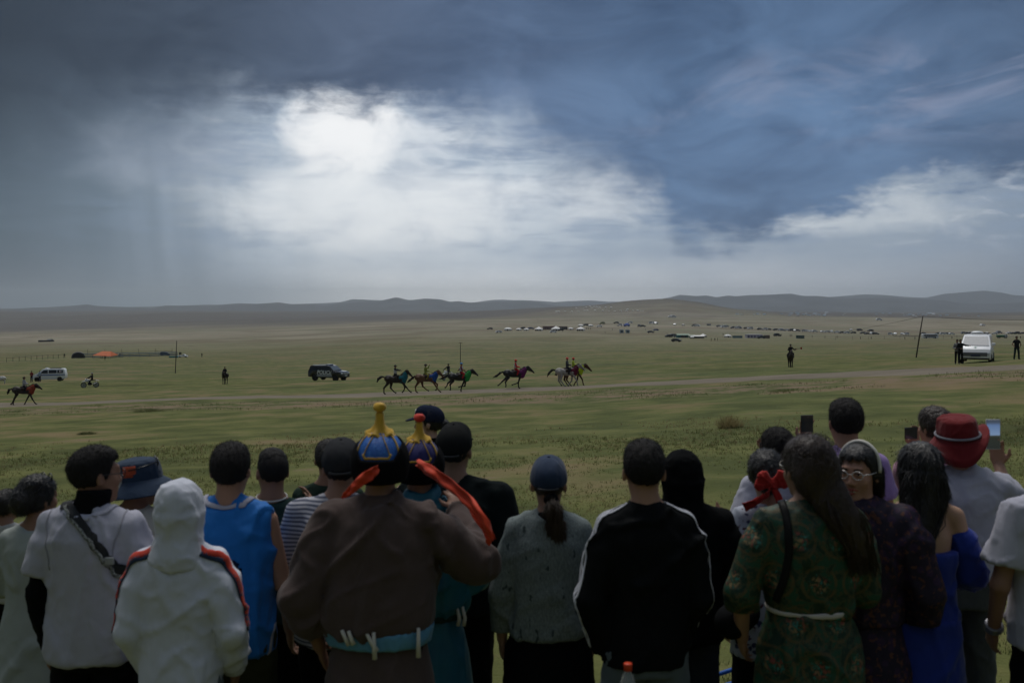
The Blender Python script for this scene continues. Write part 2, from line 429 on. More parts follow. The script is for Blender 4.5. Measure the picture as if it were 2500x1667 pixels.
def ground_material():
    m = bpy.data.materials.new("steppe_turf"); m.use_nodes = True
    t = NT(m.node_tree); b = t.n['Principled BSDF']
    P = t.node('ShaderNodeNewGeometry').outputs['Position']
    x, y, z = t.sep(P)
    P2 = t.xyz(x, y, 0.0)
    n400 = t.noise(P2, 0.0022, 4, 0.55, 0.3); n80 = t.noise(P2, 0.014, 4, 0.6, 0.3); n15 = t.noise(P2, 0.075, 5, 0.6, 0.4)
    n3 = t.noise(P2, 0.42, 5, 0.62, 0.3); n05 = t.noise(P2, 2.4, 5, 0.65); nf = t.noise(P2, 14.0, 4, 0.7)
    green = t.mix(t.step(n3, 0.35, 0.65), (0.092, 0.106, 0.030), (0.140, 0.146, 0.046))
    green = t.mix(t.m('MULTIPLY', t.step(n80, 0.42, 0.62), 0.7), green, (0.090, 0.114, 0.040))
    dry = t.mix(t.step(n05, 0.35, 0.7), (0.185, 0.128, 0.072), (0.140, 0.104, 0.055))
    soil = t.mix(nf, (0.155, 0.108, 0.068), (0.235, 0.175, 0.120))
    drym = t.step(t.m('ADD', t.m('MULTIPLY', n15, 0.55), t.m('ADD', t.m('MULTIPLY', n3, 0.25), t.m('MULTIPLY', n80, 0.22))), 0.50, 0.60)
    c = t.mix(t.m('MULTIPLY', drym, 0.80), green, dry)
    tuft = t.step(t.m('ADD', t.m('MULTIPLY', n05, 0.6), t.m('MULTIPLY', nf, 0.4)), 0.40, 0.60)
    c = t.mix(t.m('MULTIPLY', t.m('SUBTRACT', 1.0, tuft), 0.30), c, t.mix(1.0, c, (0.52, 0.55, 0.5), 'MULTIPLY'))
    mott = t.m('ADD', t.m('MULTIPLY', n15, 0.5), t.m('ADD', t.m('MULTIPLY', n3, 0.3), t.m('MULTIPLY', n80, 0.2)))
    c = t.vm('SCALE', c, scale=t.m('ADD', 0.55, t.m('MULTIPLY', t.step(mott, 0.36, 0.62, False), 0.85)))
    # worn, eroded belt on this side of the track
    belt_d = t.m('ADD', t.m('SUBTRACT', y, t.m('SUBTRACT', 52.0, t.m('MULTIPLY', x, 0.24))), t.m('MULTIPLY', t.m('SUBTRACT', n15, 0.5), 11.0))
    bm_ = t.step(t.m('ABSOLUTE', belt_d), 7.0, 2.0)
    patch = t.step(t.m('ADD', t.m('MULTIPLY', n3, 0.55), t.m('MULTIPLY', n05, 0.45)), 0.465, 0.555)
    c = t.mix(t.m('MULTIPLY', t.m('MULTIPLY', bm_, patch), 0.95), c, soil)
    scat = t.step(t.m('ADD', t.m('MULTIPLY', n3, 0.5), t.m('MULTIPLY', t.noise(P2, 0.9, 4, 0.6), 0.5)), 0.585, 0.64)
    c = t.mix(t.m('MULTIPLY', scat, 0.55), c, soil)
    # far plain: paler, greyer straw colour; heath on the hills, darkened in colour for rain-cloud shade
    far = t.step(y, 120.0, 1100.0)
    straw = t.mix(t.step(n400, 0.38, 0.62), (0.185, 0.172, 0.120), (0.285, 0.248, 0.190))
    straw = t.mix(t.m('MULTIPLY', t.step(n80, 0.45, 0.62), 0.5), straw, (0.130, 0.145, 0.078))
    straw = t.mix(t.m('MULTIPLY', t.step(t.noise(P2, 0.0075, 5, 0.62, 0.6), 0.48, 0.58), 0.75), straw, (0.150, 0.116, 0.082))
    c = t.mix(t.m('MULTIPLY', far, 0.92), c, straw)
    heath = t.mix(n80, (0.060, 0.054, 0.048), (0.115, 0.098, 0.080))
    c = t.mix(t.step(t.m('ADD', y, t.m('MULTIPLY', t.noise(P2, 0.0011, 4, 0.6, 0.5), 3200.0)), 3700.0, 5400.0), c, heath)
    # old wheel tracks wandering over the plain
    wx = t.m('ADD', t.m('MULTIPLY', y, 0.010), t.m('ADD', t.m('MULTIPLY', x, 0.0022), t.m('MULTIPLY', n400, 5.0)))
    line = t.m('ABSOLUTE', t.m('SUBTRACT', t.m('FRACT', wx), 0.5))
    lm = t.m('MULTIPLY', t.step(line, 0.030, 0.004), t.m('MULTIPLY', t.step(y, 130.0, 200.0), t.step(y, 1600.0, 900.0)))
    c = t.mix(t.m('MULTIPLY', lm, t.m('MULTIPLY', t.step(n80, 0.30, 0.55), 0.9)), c, (0.058, 0.056, 0.036))
    t.put(b.inputs['Base Color'], c)
    b.inputs['Roughness'].default_value = 0.95; b.inputs['Specular IOR Level'].default_value = 0.15
    bp = t.node('ShaderNodeBump'); bp.inputs['Strength'].default_value = 0.8; bp.inputs['Distance'].default_value = 0.06
    t.l.new(t.m('ADD', n05, t.m('MULTIPLY', nf, 0.5)), bp.inputs['Height']); t.l.new(bp.outputs[0], b.inputs['Normal'])
    return m
def build_terrain():
    az = np.concatenate([np.linspace(-180, -42, 40, endpoint=False), np.linspace(-42, 42, 340, endpoint=False), np.linspace(42, 180, 40, endpoint=False)])
    az = np.radians(az)
    rr = np.concatenate([np.geomspace(0.35, 6, 24, endpoint=False), np.geomspace(6, 200, 300, endpoint=False), np.geomspace(200, 14000, 330)])
    A, D = np.meshgrid(az, rr)
    X = D * np.sin(A); Y = D * np.cos(A); Z = ground(X, Y)
    V = np.stack([X, Y, Z], -1).reshape(-1, 3); n = len(az)
    i, j = np.meshgrid(np.arange(len(rr) - 1), np.arange(n), indexing='ij'); jj = (j + 1) % n
    Q = np.stack([i * n + j, i * n + jj, (i + 1) * n + jj, (i + 1) * n + j], -1).reshape(-1, 4)[:, ::-1]
    V = np.vstack([V, [[0, 0, -1.68]]])
    me = mesh_np("steppe_ground", V, Q)
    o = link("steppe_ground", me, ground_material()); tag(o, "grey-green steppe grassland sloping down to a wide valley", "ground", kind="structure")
    return o
terrain = build_terrain()

# ---------------------------------------------------------------- mountain ranges
def ridge(name, U, Vv, D, W, label, seed, rough=1.0, base_v=766):
    us = np.arange(-1500, 4001, 8.0)
    v = np.interp(us, U, Vv)
    ts = np.linspace(-1, 1, 33)
    UU, T = np.meshgrid(us, ts)
    dd = D + T * W
    X = (UU - 1250) / F * dd; Y = dd
    base = -(base_v - YH) / F * D - 20
    top = -(np.interp(UU, us, v) - YH) / F * D
    P = np.stack([X, Y, np.full_like(X, seed * 10.0)], -1)
    prof = np.clip(1 - np.abs(T) ** 1.25, 0, 1)
    z = base + (top - base) * prof
    g = 1 - np.abs(vnoise(P, 0.0016)); g2 = 1 - np.abs(vnoise(P, 0.004))
    z = z - (top - base) * 0.42 * rough * g * (1 - prof) * prof * 2.2 - (top - base) * 0.16 * rough * g2 * (1 - prof)
    z = z + 3.0 * rough * vnoise(P, 0.006) * prof
    V = np.stack([X, Y, z], -1).reshape(-1, 3); n = len(us)
    i, j = np.meshgrid(np.arange(len(ts) - 1), np.arange(n - 1), indexing='ij')
    Q = np.stack([i * n + j, i * n + j + 1, (i + 1) * n + j + 1, (i + 1) * n + j], -1).reshape(-1, 4)
    m = mat("heath_mountain", (0.095, 0.102, 0.110), 0.95, 0.35, 0.004, spec=0.1)
    o = link(name, mesh_np(name, V, Q), m); tag(o, label, "mountains", kind="structure")
    return o
NEAR_U = [-600, -200, 0, 32, 122, 175, 213, 239, 287, 340, 372, 404, 462, 520, 585, 627, 680, 712, 744, 792, 830, 871, 925, 967, 999, 1036, 1073, 1100, 1121, 1143, 1180, 1217, 1250, 1282, 1314, 1356, 1420, 1520, 1633, 1659, 1702, 1723, 1750, 1776, 1797, 1835, 1888, 1933, 1962, 1999, 2031, 2063, 2111, 2153, 2207, 2260, 2308, 2340, 2420, 2500, 2700, 3200]
NEAR_V = [748, 753, 755, 754, 750, 747, 742, 747, 749, 750, 752, 746, 745, 745, 739.5, 741.5, 738, 742.6, 741.5, 745, 742, 738, 734.6, 726, 732.5, 728, 730, 737, 735, 739, 738, 736, 737, 733.6, 738, 746, 750, 745, 727, 720, 723, 721, 725.6, 721, 723.5, 720, 719, 717, 722, 723, 726, 728, 727, 727, 728, 730, 734, 740, 742, 738, 728, 735]
FAR_U = [-600, 0, 300, 500, 700, 787, 830, 861, 925, 970, 1060, 1153, 1201, 1228, 1303, 1356, 1409, 1441, 1484, 1560, 1700, 1900, 2000, 2040, 2080, 2111, 2153, 2207, 2260, 2308, 2366, 2408, 2446, 2472, 2500, 2650, 2900, 3300]
FAR_V = [750, 753, 750, 744, 743, 740.5, 738, 730, 732.5, 735, 738, 739, 732.5, 731.5, 734, 737, 734, 733, 736, 738, 736, 730, 727, 724, 721, 718.7, 720, 724, 727, 716.6, 712, 709.7, 714, 720, 722, 716, 724, 730]
ridge("mountain_range", NEAR_U, NEAR_V, 8600, 1700, "dark blue heath mountains along the horizon", 1)
ridge("distant_mountain_range", FAR_U, FAR_V, 12000, 1500, "paler blue mountains showing behind the dark range", 2, 0.8)

# ---------------------------------------------------------------- the dirt track the horses run on
def track_y(x): return np.interp(x, [-90, -60, -36, -8, 4, 18, 30, 60, 120], [74.5, 73.5, 71.8, 70.3, 68.6, 62.5, 52.5, 36.0, 14.0])
def build_track():
    xs = np.arange(-110, 70, 0.5); ys = track_y(xs)
    ys = np.convolve(np.pad(ys, 12, mode='edge'), np.ones(25) / 25, 'valid')
    dx = np.gradient(xs); dy = np.gradient(ys); L = np.hypot(dx, dy); nx, ny = -dy / L, dx / L
    half = 5.0 + 0.5 * vnoise(np.stack([xs, xs * 0, xs * 0], -1), 0.21) + 0.35 * vnoise(np.stack([xs, xs * 0 + 7, xs * 0], -1), 0.9)
    half2 = 5.0 + 0.5 * vnoise(np.stack([xs, xs * 0 + 31, xs * 0], -1), 0.21) + 0.35 * vnoise(np.stack([xs, xs * 0 + 17, xs * 0], -1), 0.9)
    T = np.linspace(-1, 1, 15)
    off = np.where(T[None] < 0, T[None] * half[:, None], T[None] * half2[:, None])
    X = xs[:, None] + nx[:, None] * off; Y = ys[:, None] + ny[:, None] * off
    Z = ground(X, Y) + 0.045 - 0.075 * np.abs(T[None]) ** 3
    V = np.stack([X, Y, Z], -1).reshape(-1, 3); n = 15
    i, j = np.meshgrid(np.arange(len(xs) - 1), np.arange(n - 1), indexing='ij')
    Q = np.stack([i * n + j, (i + 1) * n + j, (i + 1) * n + j + 1, i * n + j + 1], -1).reshape(-1, 4)
    def col(t, co):
        a = t.noise(t.vm('MULTIPLY', co, (0.25, 1.6, 1)), 0.9, 5, 0.6, 0.2); f = t.noise(co, 6.0, 4, 0.6)
        c = t.mix(t.step(a, 0.35, 0.65), (0.145, 0.122, 0.092), (0.205, 0.174, 0.132))
        return t.mix(t.m('MULTIPLY', t.step(f, 0.5, 0.68), 0.45), c, (0.120, 0.112, 0.066))
    o = link("dirt_track", mesh_np("dirt_track", V, Q), pmat("track_dust", col, 0.95, 0.15, 0.4, 8.0))
    tag(o, "worn pale dirt track crossing the grassland under the horses", "track", kind="structure")
build_track()

# ---------------------------------------------------------------- the air
def build_haze():
    mb = MB(); mb.box((0, 6000, 60), (30000, 30000, 620))
    me = mb.mesh("haze")
    m = bpy.data.materials.new("valley_haze"); m.use_nodes = True; nt = m.node_tree; nt.nodes.clear()
    out = nt.nodes.new('ShaderNodeOutputMaterial'); pv = nt.nodes.new('ShaderNodeVolumePrincipled')
    pv.inputs['Color'].default_value = (0.88, 0.95, 1.0, 1); pv.inputs['Density'].default_value = HAZE; pv.inputs['Anisotropy'].default_value = 0.65
    nt.links.new(pv.outputs[0], out.inputs['Volume'])
    o = link("haze", me, m); tag(o, "thin blue-grey haze lying over the whole valley", "haze", kind="stuff")
HAZE = 6.5e-5
build_haze()

# ================================================================== soft-body modeller: smooth unions meshed with surface nets
def surfnet(f, org, h):
    s = f < 0
    c = [s[i:s.shape[0] - 1 + i, j:s.shape[1] - 1 + j, k:s.shape[2] - 1 + k] for i in (0, 1) for j in (0, 1) for k in (0, 1)]
    al = c[0].copy(); an = c[0].copy()
    for q in c[1:]: al &= q; an |= q
    act = an & ~al
    I = np.argwhere(act)
    if len(I) == 0: return np.zeros((0, 3)), np.zeros((0, 4), int)
    vid = np.full(act.shape, -1, np.int64); vid[tuple(I.T)] = np.arange(len(I))
    acc = np.zeros((len(I), 3)); cnt = np.zeros(len(I))
    cor = [(i, j, k) for i in (0, 1) for j in (0, 1) for k in (0, 1)]
    vals = {o: f[I[:, 0] + o[0], I[:, 1] + o[1], I[:, 2] + o[2]] for o in cor}
    for o in cor:
        for ax in range(3):
            if o[ax] == 0:
                o2 = tuple(o[m] + (m == ax) for m in range(3))
                a, b = vals[o], vals[o2]; hit = (a < 0) != (b < 0)
                t = np.where(hit, a / np.where(hit, a - b, 1), 0)
                p = np.repeat(np.array(o, float)[None], len(I), 0); p[:, ax] += t
                acc += p * hit[:, None]; cnt += hit
    V = (I + acc / np.maximum(cnt, 1)[:, None]) * h + org
    quads = []
    for ax in range(3):
        a1, a2 = (ax + 1) % 3, (ax + 2) % 3
        sl0 = [slice(None)] * 3; sl1 = [slice(None)] * 3
        sl0[ax] = slice(0, -1); sl1[ax] = slice(1, None)
        ch = s[tuple(sl0)] != s[tuple(sl1)]
        E = np.argwhere(ch)
        E = E[(E[:, a1] > 0) & (E[:, a2] > 0) & (E[:, a1] < s.shape[a1] - 1) & (E[:, a2] < s.shape[a2] - 1)]
        if len(E) == 0: continue
        ins = s[tuple(E.T)]
        def cell(d1, d2):
            q = E.copy(); q[:, a1] -= d1; q[:, a2] -= d2
            return vid[tuple(q.T)]
        Q = np.stack([cell(1, 1), cell(0, 1), cell(0, 0), cell(1, 0)], 1)
        Q[~ins] = Q[~ins][:, ::-1]
        quads.append(Q)
    Q = np.concatenate(quads)
    return V, Q[(Q >= 0).all(1)]
def rotm(rx=0, ry=0, rz=0):
    return np.array((Matrix.Rotation(rz, 3, 'Z') @ Matrix.Rotation(ry, 3, 'Y') @ Matrix.Rotation(rx, 3, 'X')))
class SDF:
    def __init__(s): s.p = []
    def _add(s, fn, lo, hi, k, op='u'):
        s.p.append((fn, np.minimum(lo, hi) - 0.03 - k, np.maximum(lo, hi) + 0.03 + k, k, op)); return s
    def cap(s, a, b, ra, rb=None, k=0.02, flat=None, op='u', endcut=False):
        a = np.array(a, float); b = np.array(b, float); rb = ra if rb is None else rb
        ba = b - a; L = max(ba @ ba, 1e-9)
        if flat is not None: fn_, ff = np.array(flat[0], float), flat[1]; fn_ = fn_ / np.linalg.norm(fn_)
        def f(X, Y, Z):
            x, y, z = X - a[0], Y - a[1], Z - a[2]
            h = np.clip((x * ba[0] + y * ba[1] + z * ba[2]) / L, 0, 1)
            x, y, z = x - ba[0] * h, y - ba[1] * h, z - ba[2] * h
            if flat is not None:
                q = (x * fn_[0] + y * fn_[1] + z * fn_[2]) * (1 / ff - 1)
                x, y, z = x + fn_[0] * q, y + fn_[1] * q, z + fn_[2] * q
            d = np.sqrt(x * x + y * y + z * z) - (ra + (rb - ra) * h)
            if flat is not None: d = d * min(ff, 1.0)
            if endcut: d = np.maximum(d, ((X - b[0]) * ba[0] + (Y - b[1]) * ba[1] + (Z - b[2]) * ba[2]) / math.sqrt(L))
            return d
        m = max(ra, rb) * (max(1, flat[1]) if flat is not None else 1)
        return s._add(f, np.minimum(a, b) - m, np.maximum(a, b) + m, k, op)
    def chain(s, pts, rad, k=0.02, flat=None):
        for i in range(len(pts) - 1): s.cap(pts[i], pts[i + 1], rad[i], rad[i + 1], k, flat)
        return s
    def ell(s, c, r, rot=None, k=0.02, op='u'):
        c = np.array(c, float); r = np.array(r, float); M = np.eye(3) if rot is None else np.asarray(rot)
        def f(X, Y, Z):
            x, y, z = X - c[0], Y - c[1], Z - c[2]
            if rot is not None:
                x, y, z = (M[0, 0] * x + M[1, 0] * y + M[2, 0] * z, M[0, 1] * x + M[1, 1] * y + M[2, 1] * z, M[0, 2] * x + M[1, 2] * y + M[2, 2] * z)
            k0 = np.sqrt((x / r[0]) ** 2 + (y / r[1]) ** 2 + (z / r[2]) ** 2)
            k1 = np.sqrt((x / r[0] ** 2) ** 2 + (y / r[1] ** 2) ** 2 + (z / r[2] ** 2) ** 2) + 1e-9
            return k0 * (k0 - 1) / k1
        m = np.full(3, r.max()) if rot is not None else r
        return s._add(f, c - m, c + m, k, op)
    def loft(s, st, k=0.03, p=2.0, op='u'):
        st = np.array(st, float); zs = st[:, 0]                                  # z, cx, cy, rx, ry
        def f(X, Y, Z):
            g = lambda i: np.interp(Z, zs, st[:, i])
            rx, ry = g(3), g(4)
            q = (np.abs((X - g(1)) / rx) ** p + np.abs((Y - g(2)) / ry) ** p) ** (1 / p)
            d = (q - 1) * np.minimum(rx, ry)
            return np.maximum(d, np.maximum(zs[0] - Z, Z - zs[-1]))
        lo = np.array([(st[:, 1] - st[:, 3]).min(), (st[:, 2] - st[:, 4]).min(), zs[0]])
        hi = np.array([(st[:, 1] + st[:, 3]).max(), (st[:, 2] + st[:, 4]).max(), zs[-1]])
        return s._add(f, lo, hi, k, op)
    def cut(s, fn):
        s.p.append((fn, None, None, 0.0, 'x')); return s
    def box(s): 
        lo = np.min([q[1] for q in s.p if q[4] == 'u'], 0); hi = np.max([q[2] for q in s.p if q[4] == 'u'], 0)
        return lo, hi
    def arrays(s, h):
        lo, hi = s.box()
        n = np.ceil((hi - lo) / h).astype(int) + 3
        ax = [lo[i] + h * np.arange(n[i]) for i in range(3)]
        f = np.full(n, 0.5, np.float32)
        for fn, l, u, k, op in s.p:
            if l is None: sl = [slice(0, m) for m in n]
            else: sl = [slice(max(0, int((l[i] - lo[i]) / h) - 1), min(n[i], int((u[i] - lo[i]) / h) + 3)) for i in range(3)]
            if any(q.stop <= q.start for q in sl): continue
            X = ax[0][sl[0]][:, None, None]; Y = ax[1][sl[1]][None, :, None]; Z = ax[2][sl[2]][None, None, :]
            d = fn(X, Y, Z); g = f[tuple(sl)]
            if op == 'u':
                hh = np.clip(0.5 + 0.5 * (g - d) / k, 0, 1); g = g * (1 - hh) + d * hh - k * hh * (1 - hh)
            elif op == 'sub':
                hh = np.clip(0.5 - 0.5 * (g + d) / k, 0, 1); g = g * (1 - hh) - d * hh + k * hh * (1 - hh)
            else: g = np.maximum(g, d)
            f[tuple(sl)] = g
        return surfnet(f, lo, h)
    def mesh(s, name, h, disp=None, smooth=1, strands=None):
        V, Q = s.arrays(h)
        if smooth:
            for _ in range(smooth):
                S = np.zeros_like(V); c = np.zeros(len(V))
                for i in range(4):
                    a, b = Q[:, i], Q[:, (i + 1) % 4]
                    for q in range(3):
                        S[:, q] += np.bincount(a, V[b, q], len(V)) + np.bincount(b, V[a, q], len(V))
                    c += np.bincount(a, minlength=len(V)) + np.bincount(b, minlength=len(V))
                V = V * 0.5 + 0.5 * S / np.maximum(c, 1)[:, None]
        if disp is not None:
            fn = np.cross(V[Q[:, 2]] - V[Q[:, 0]], V[Q[:, 3]] - V[Q[:, 1]])
            N = np.zeros_like(V)
            for i in range(4):
                for q in range(3): N[:, q] += np.bincount(Q[:, i], fn[:, q], len(V))
            N /= np.linalg.norm(N, axis=1, keepdims=True) + 1e-12
            V = V + N * disp(V)[:, None]
        if strands: V, Q = add_strands(V, Q, **strands)
        return mesh_np(name, V, Q)
    def build(s, name, mat_, parent, h, disp=None, smooth=1, strands=None):
        return link(name, s.mesh(name, h, disp, smooth, strands), mat_, parent)
def add_strands(V, Q, n=2500, length=0.014, width=0.0016, lift=0.6, flow=(0, 0, -0.5), jit=0.5, seed=1):
    """fine locks growing out of a hair shell"""
    g = np.random.default_rng(seed); n = min(n, 6 * len(Q)); f = Q[g.integers(0, len(Q), n)]
    nor = np.cross(V[f[:, 2]] - V[f[:, 0]], V[f[:, 3]] - V[f[:, 1]]); nor /= np.linalg.norm(nor, axis=1, keepdims=True) + 1e-12
    w = g.random((n, 2, 1)); p = (V[f[:, 0]] * (1 - w[:, 0]) + V[f[:, 1]] * w[:, 0]) * (1 - w[:, 1]) + (V[f[:, 3]] * (1 - w[:, 0]) + V[f[:, 2]] * w[:, 0]) * w[:, 1]
    fl = np.array(flow, float)[None] + jit * g.normal(0, 1, (n, 3)); fl = fl - nor * (fl * nor).sum(1, keepdims=True)
    d = fl / (np.linalg.norm(fl, axis=1, keepdims=True) + 1e-9) * (1 - lift) + nor * lift; L = length * g.uniform(0.4, 1.2, (n, 1))
    sd = np.cross(d, nor + 0.3 * g.normal(0, 1, (n, 3))); sd /= np.linalg.norm(sd, axis=1, keepdims=True) + 1e-9
    p = p - nor * 0.001; S = np.stack([p - sd * width / 2, p + sd * width / 2, p + d * L + sd * width * 0.12, p + d * L - sd * width * 0.12], 1).reshape(-1, 3)
    return np.vstack([V, S]), np.vstack([Q, np.arange(4 * n).reshape(-1, 4) + len(V)])
def folds(A=0.008, f=8.0, zs=0.35, A2=0.004, f2=18.0, seed=0.0):
    A, A2 = A * 0.58, A2 * 0.6
    def crease(n, w): r = np.clip(1 - np.abs(n) * w, 0, 1); return r * r * (3 - 2 * r)
    def d(V):
        w = V * np.array([1, 1, zs]) + seed + 0.06 * np.stack([vnoise(V + seed + 9, 4.0), vnoise(V + seed + 19, 4.0), vnoise(V + seed + 29, 4.0)], -1)
        out = 1.7 * A * crease(vnoise(w, f * 1.2), 4.5) + 1.3 * A * vnoise(w + 4.0, f * 0.6)
        for k, (rx, ry) in enumerate(((0.5, 0.7), (-0.4, -0.8))):
            W = (V @ rotm(rx, ry, 0.3).T) * np.array([1, 1, 0.30]) + seed + 3 * k
            out = out + 1.7 * A * crease(vnoise(W, f * 1.1), 5.5) * np.clip(0.5 + 1.5 * vnoise(V + seed + 40 * k, 3.0), 0, 1)
        W = V @ rotm(0.3, 0.4, 0.2).T + seed
        return np.maximum(out + 1.6 * A2 * crease(vnoise(W * np.array([0.55, 1, 1]), f2), 4.0) - 0.8 * A, -0.0015)
    return d
def fuzz(A=0.003, f=70.0, seed=0.0, zs=0.4):
    return lambda V: A * vnoise(V * np.array([1, 1, zs]) + seed, f) + A * 0.55 * vnoise(V + seed, f * 0.4) + A * 0.7 * vnoise(V + seed, f * 1.7)
def bvh_of(o):
    me = o.data; n = len(me.vertices); co = np.empty(n * 3, np.float32); me.vertices.foreach_get('co', co)
    return BVHTree.FromPolygons([tuple(p) for p in co.reshape(-1, 3)], [tuple(p.vertices) for p in me.polygons])
def smooth_path(pts, n):
    P = [np.array(p, float) for p in pts]; P = [2 * P[0] - P[1]] + P + [2 * P[-1] - P[-2]]
    out = []
    for t in np.linspace(0, len(pts) - 1 - 1e-6, n):
        i = int(t); f = t - i; a, b, c, d = P[i:i + 4]
        out.append(0.5 * (2 * b + (c - a) * f + (2 * a - 5 * b + 4 * c - d) * f * f + (3 * b - a - 3 * c + d) * f ** 3))
    return out
def strip_on(bvh, pts, width, n=40, lift=0.004, across=5, ends=None):
    """a cloth strip lying on a surface, along a path"""
    P = smooth_path(pts, n); V = []; F_ = []
    ws = np.interp(np.linspace(0, 1, n), np.linspace(0, 1, len(width)), width) if isinstance(width, (list, tuple)) else np.full(n, width)
    pr = []
    for p in P:
        loc, nor, _, _ = bvh.find_nearest(Vector(p)); pr.append((loc, nor))
    for i in range(n):
        a = pr[min(i + 1, n - 1)][0] - pr[max(i - 1, 0)][0]
        side = a.cross(pr[i][1]).normalized() if a.length > 1e-6 else Vector((1, 0, 0))
        for k in range(across):
            q = pr[i][0] + side * ws[i] * (k / (across - 1) - 0.5)
            loc, nor, _, _ = bvh.find_nearest(q)
            V.append(loc + nor * lift)
    for i in range(n - 1):
        for k in range(across - 1):
            a = i * across + k; F_.append((a, a + 1, a + across + 1, a + across))
    return V, F_
def sheet(name, V, F_, mat_, parent, thick=0.003):
    """give a strip real thickness"""
    V = np.array([tuple(v) for v in V]); Q = np.array(F_)
    fn = np.cross(V[Q[:, 2]] - V[Q[:, 0]], V[Q[:, 3]] - V[Q[:, 1]]); N = np.zeros_like(V)
    for i in range(4):
        for q in range(3): N[:, q] += np.bincount(Q[:, i], fn[:, q], len(V))
    N /= np.linalg.norm(N, axis=1, keepdims=True) + 1e-12
    n = len(V); V2 = np.vstack([V + N * thick / 2, V - N * thick / 2])
    ed = {}
    for q in Q:
        for i in range(4):
            e = (q[i], q[(i + 1) % 4]); ed[e] = ed.get(e, 0) + 1
    rim = [(a, b) for (a, b) in ed if (b, a) not in ed]
    Q2 = np.vstack([Q, Q[:, ::-1] + n] + ([np.array([[b, a, a + n, b + n] for a, b in rim])] if rim else []))
    return link(name, mesh_np(name, V2, Q2), mat_, parent)
def ribbon(name, pts, width, mat_, parent, n=30, up=(0, 0, 1), thick=0.003, twist=0.0, across=4, wave=0.0):
    P = smooth_path(pts, n); V = []; F_ = []
    ws = np.interp(np.linspace(0, 1, n), np.linspace(0, 1, len(width)), width) if isinstance(width, (list, tuple)) else np.full(n, width)
    up = Vector(up)
    for i in range(n):
        a = Vector(P[min(i + 1, n - 1)] - P[max(i - 1, 0)]).normalized()
        side = (up - a * up.dot(a)).normalized(); nor = a.cross(side)
        if twist: side = Quaternion(a, twist * i / n) @ side
        for k in range(across):
            s_ = k / (across - 1) - 0.5
            V.append(Vector(P[i]) + side * ws[i] * s_ + nor * (wave * math.sin(9.0 * i / n + 7 * s_) + 0.5 * wave * math.sin(31.0 * i / n - 5 * s_)))
    for i in range(n - 1):
        for k in range(across - 1):
            a = i * across + k; F_.append((a, a + 1, a + across + 1, a + across))
    return sheet(name, V, F_, mat_, parent, thick)

# ================================================================== people
SKIN = mat("skin", (0.36, 0.20, 0.135), 0.55, 0.10, 14.0, 0.1, 90, spec=0.35)
SKIN2 = mat("skin_tanned", (0.27, 0.145, 0.095), 0.55, 0.10, 14.0, 0.1, 90, spec=0.35)
SKIN3 = mat("skin_pale", (0.50, 0.30, 0.215), 0.5, 0.08, 14.0, 0.1, 90, spec=0.35)
HAIR = mat("black_hair", (0.0075, 0.0065, 0.0065), 0.42, 0.5, 60.0, 0.5, 150, spec=0.5, stretch=(1, 1, 0.25))
HAIR_S = mat("cropped_hair", (0.013, 0.0115, 0.0115), 0.75, 0.5, 120.0, 0.6, 260, spec=0.25)
HAIR_B = mat("brown_hair", (0.026, 0.014, 0.009), 0.45, 0.6, 50.0, 0.5, 140, spec=0.45, stretch=(1, 1, 0.25))
HAIR_T = mat("tawny_hair", (0.050, 0.032, 0.020), 0.5, 0.5, 60.0, 0.5, 150, spec=0.4, stretch=(1, 1, 0.25))
V3 = lambda *a: np.array(a, float)
def unit(v): v = np.array(v, float); return v / (np.linalg.norm(v) + 1e-12)
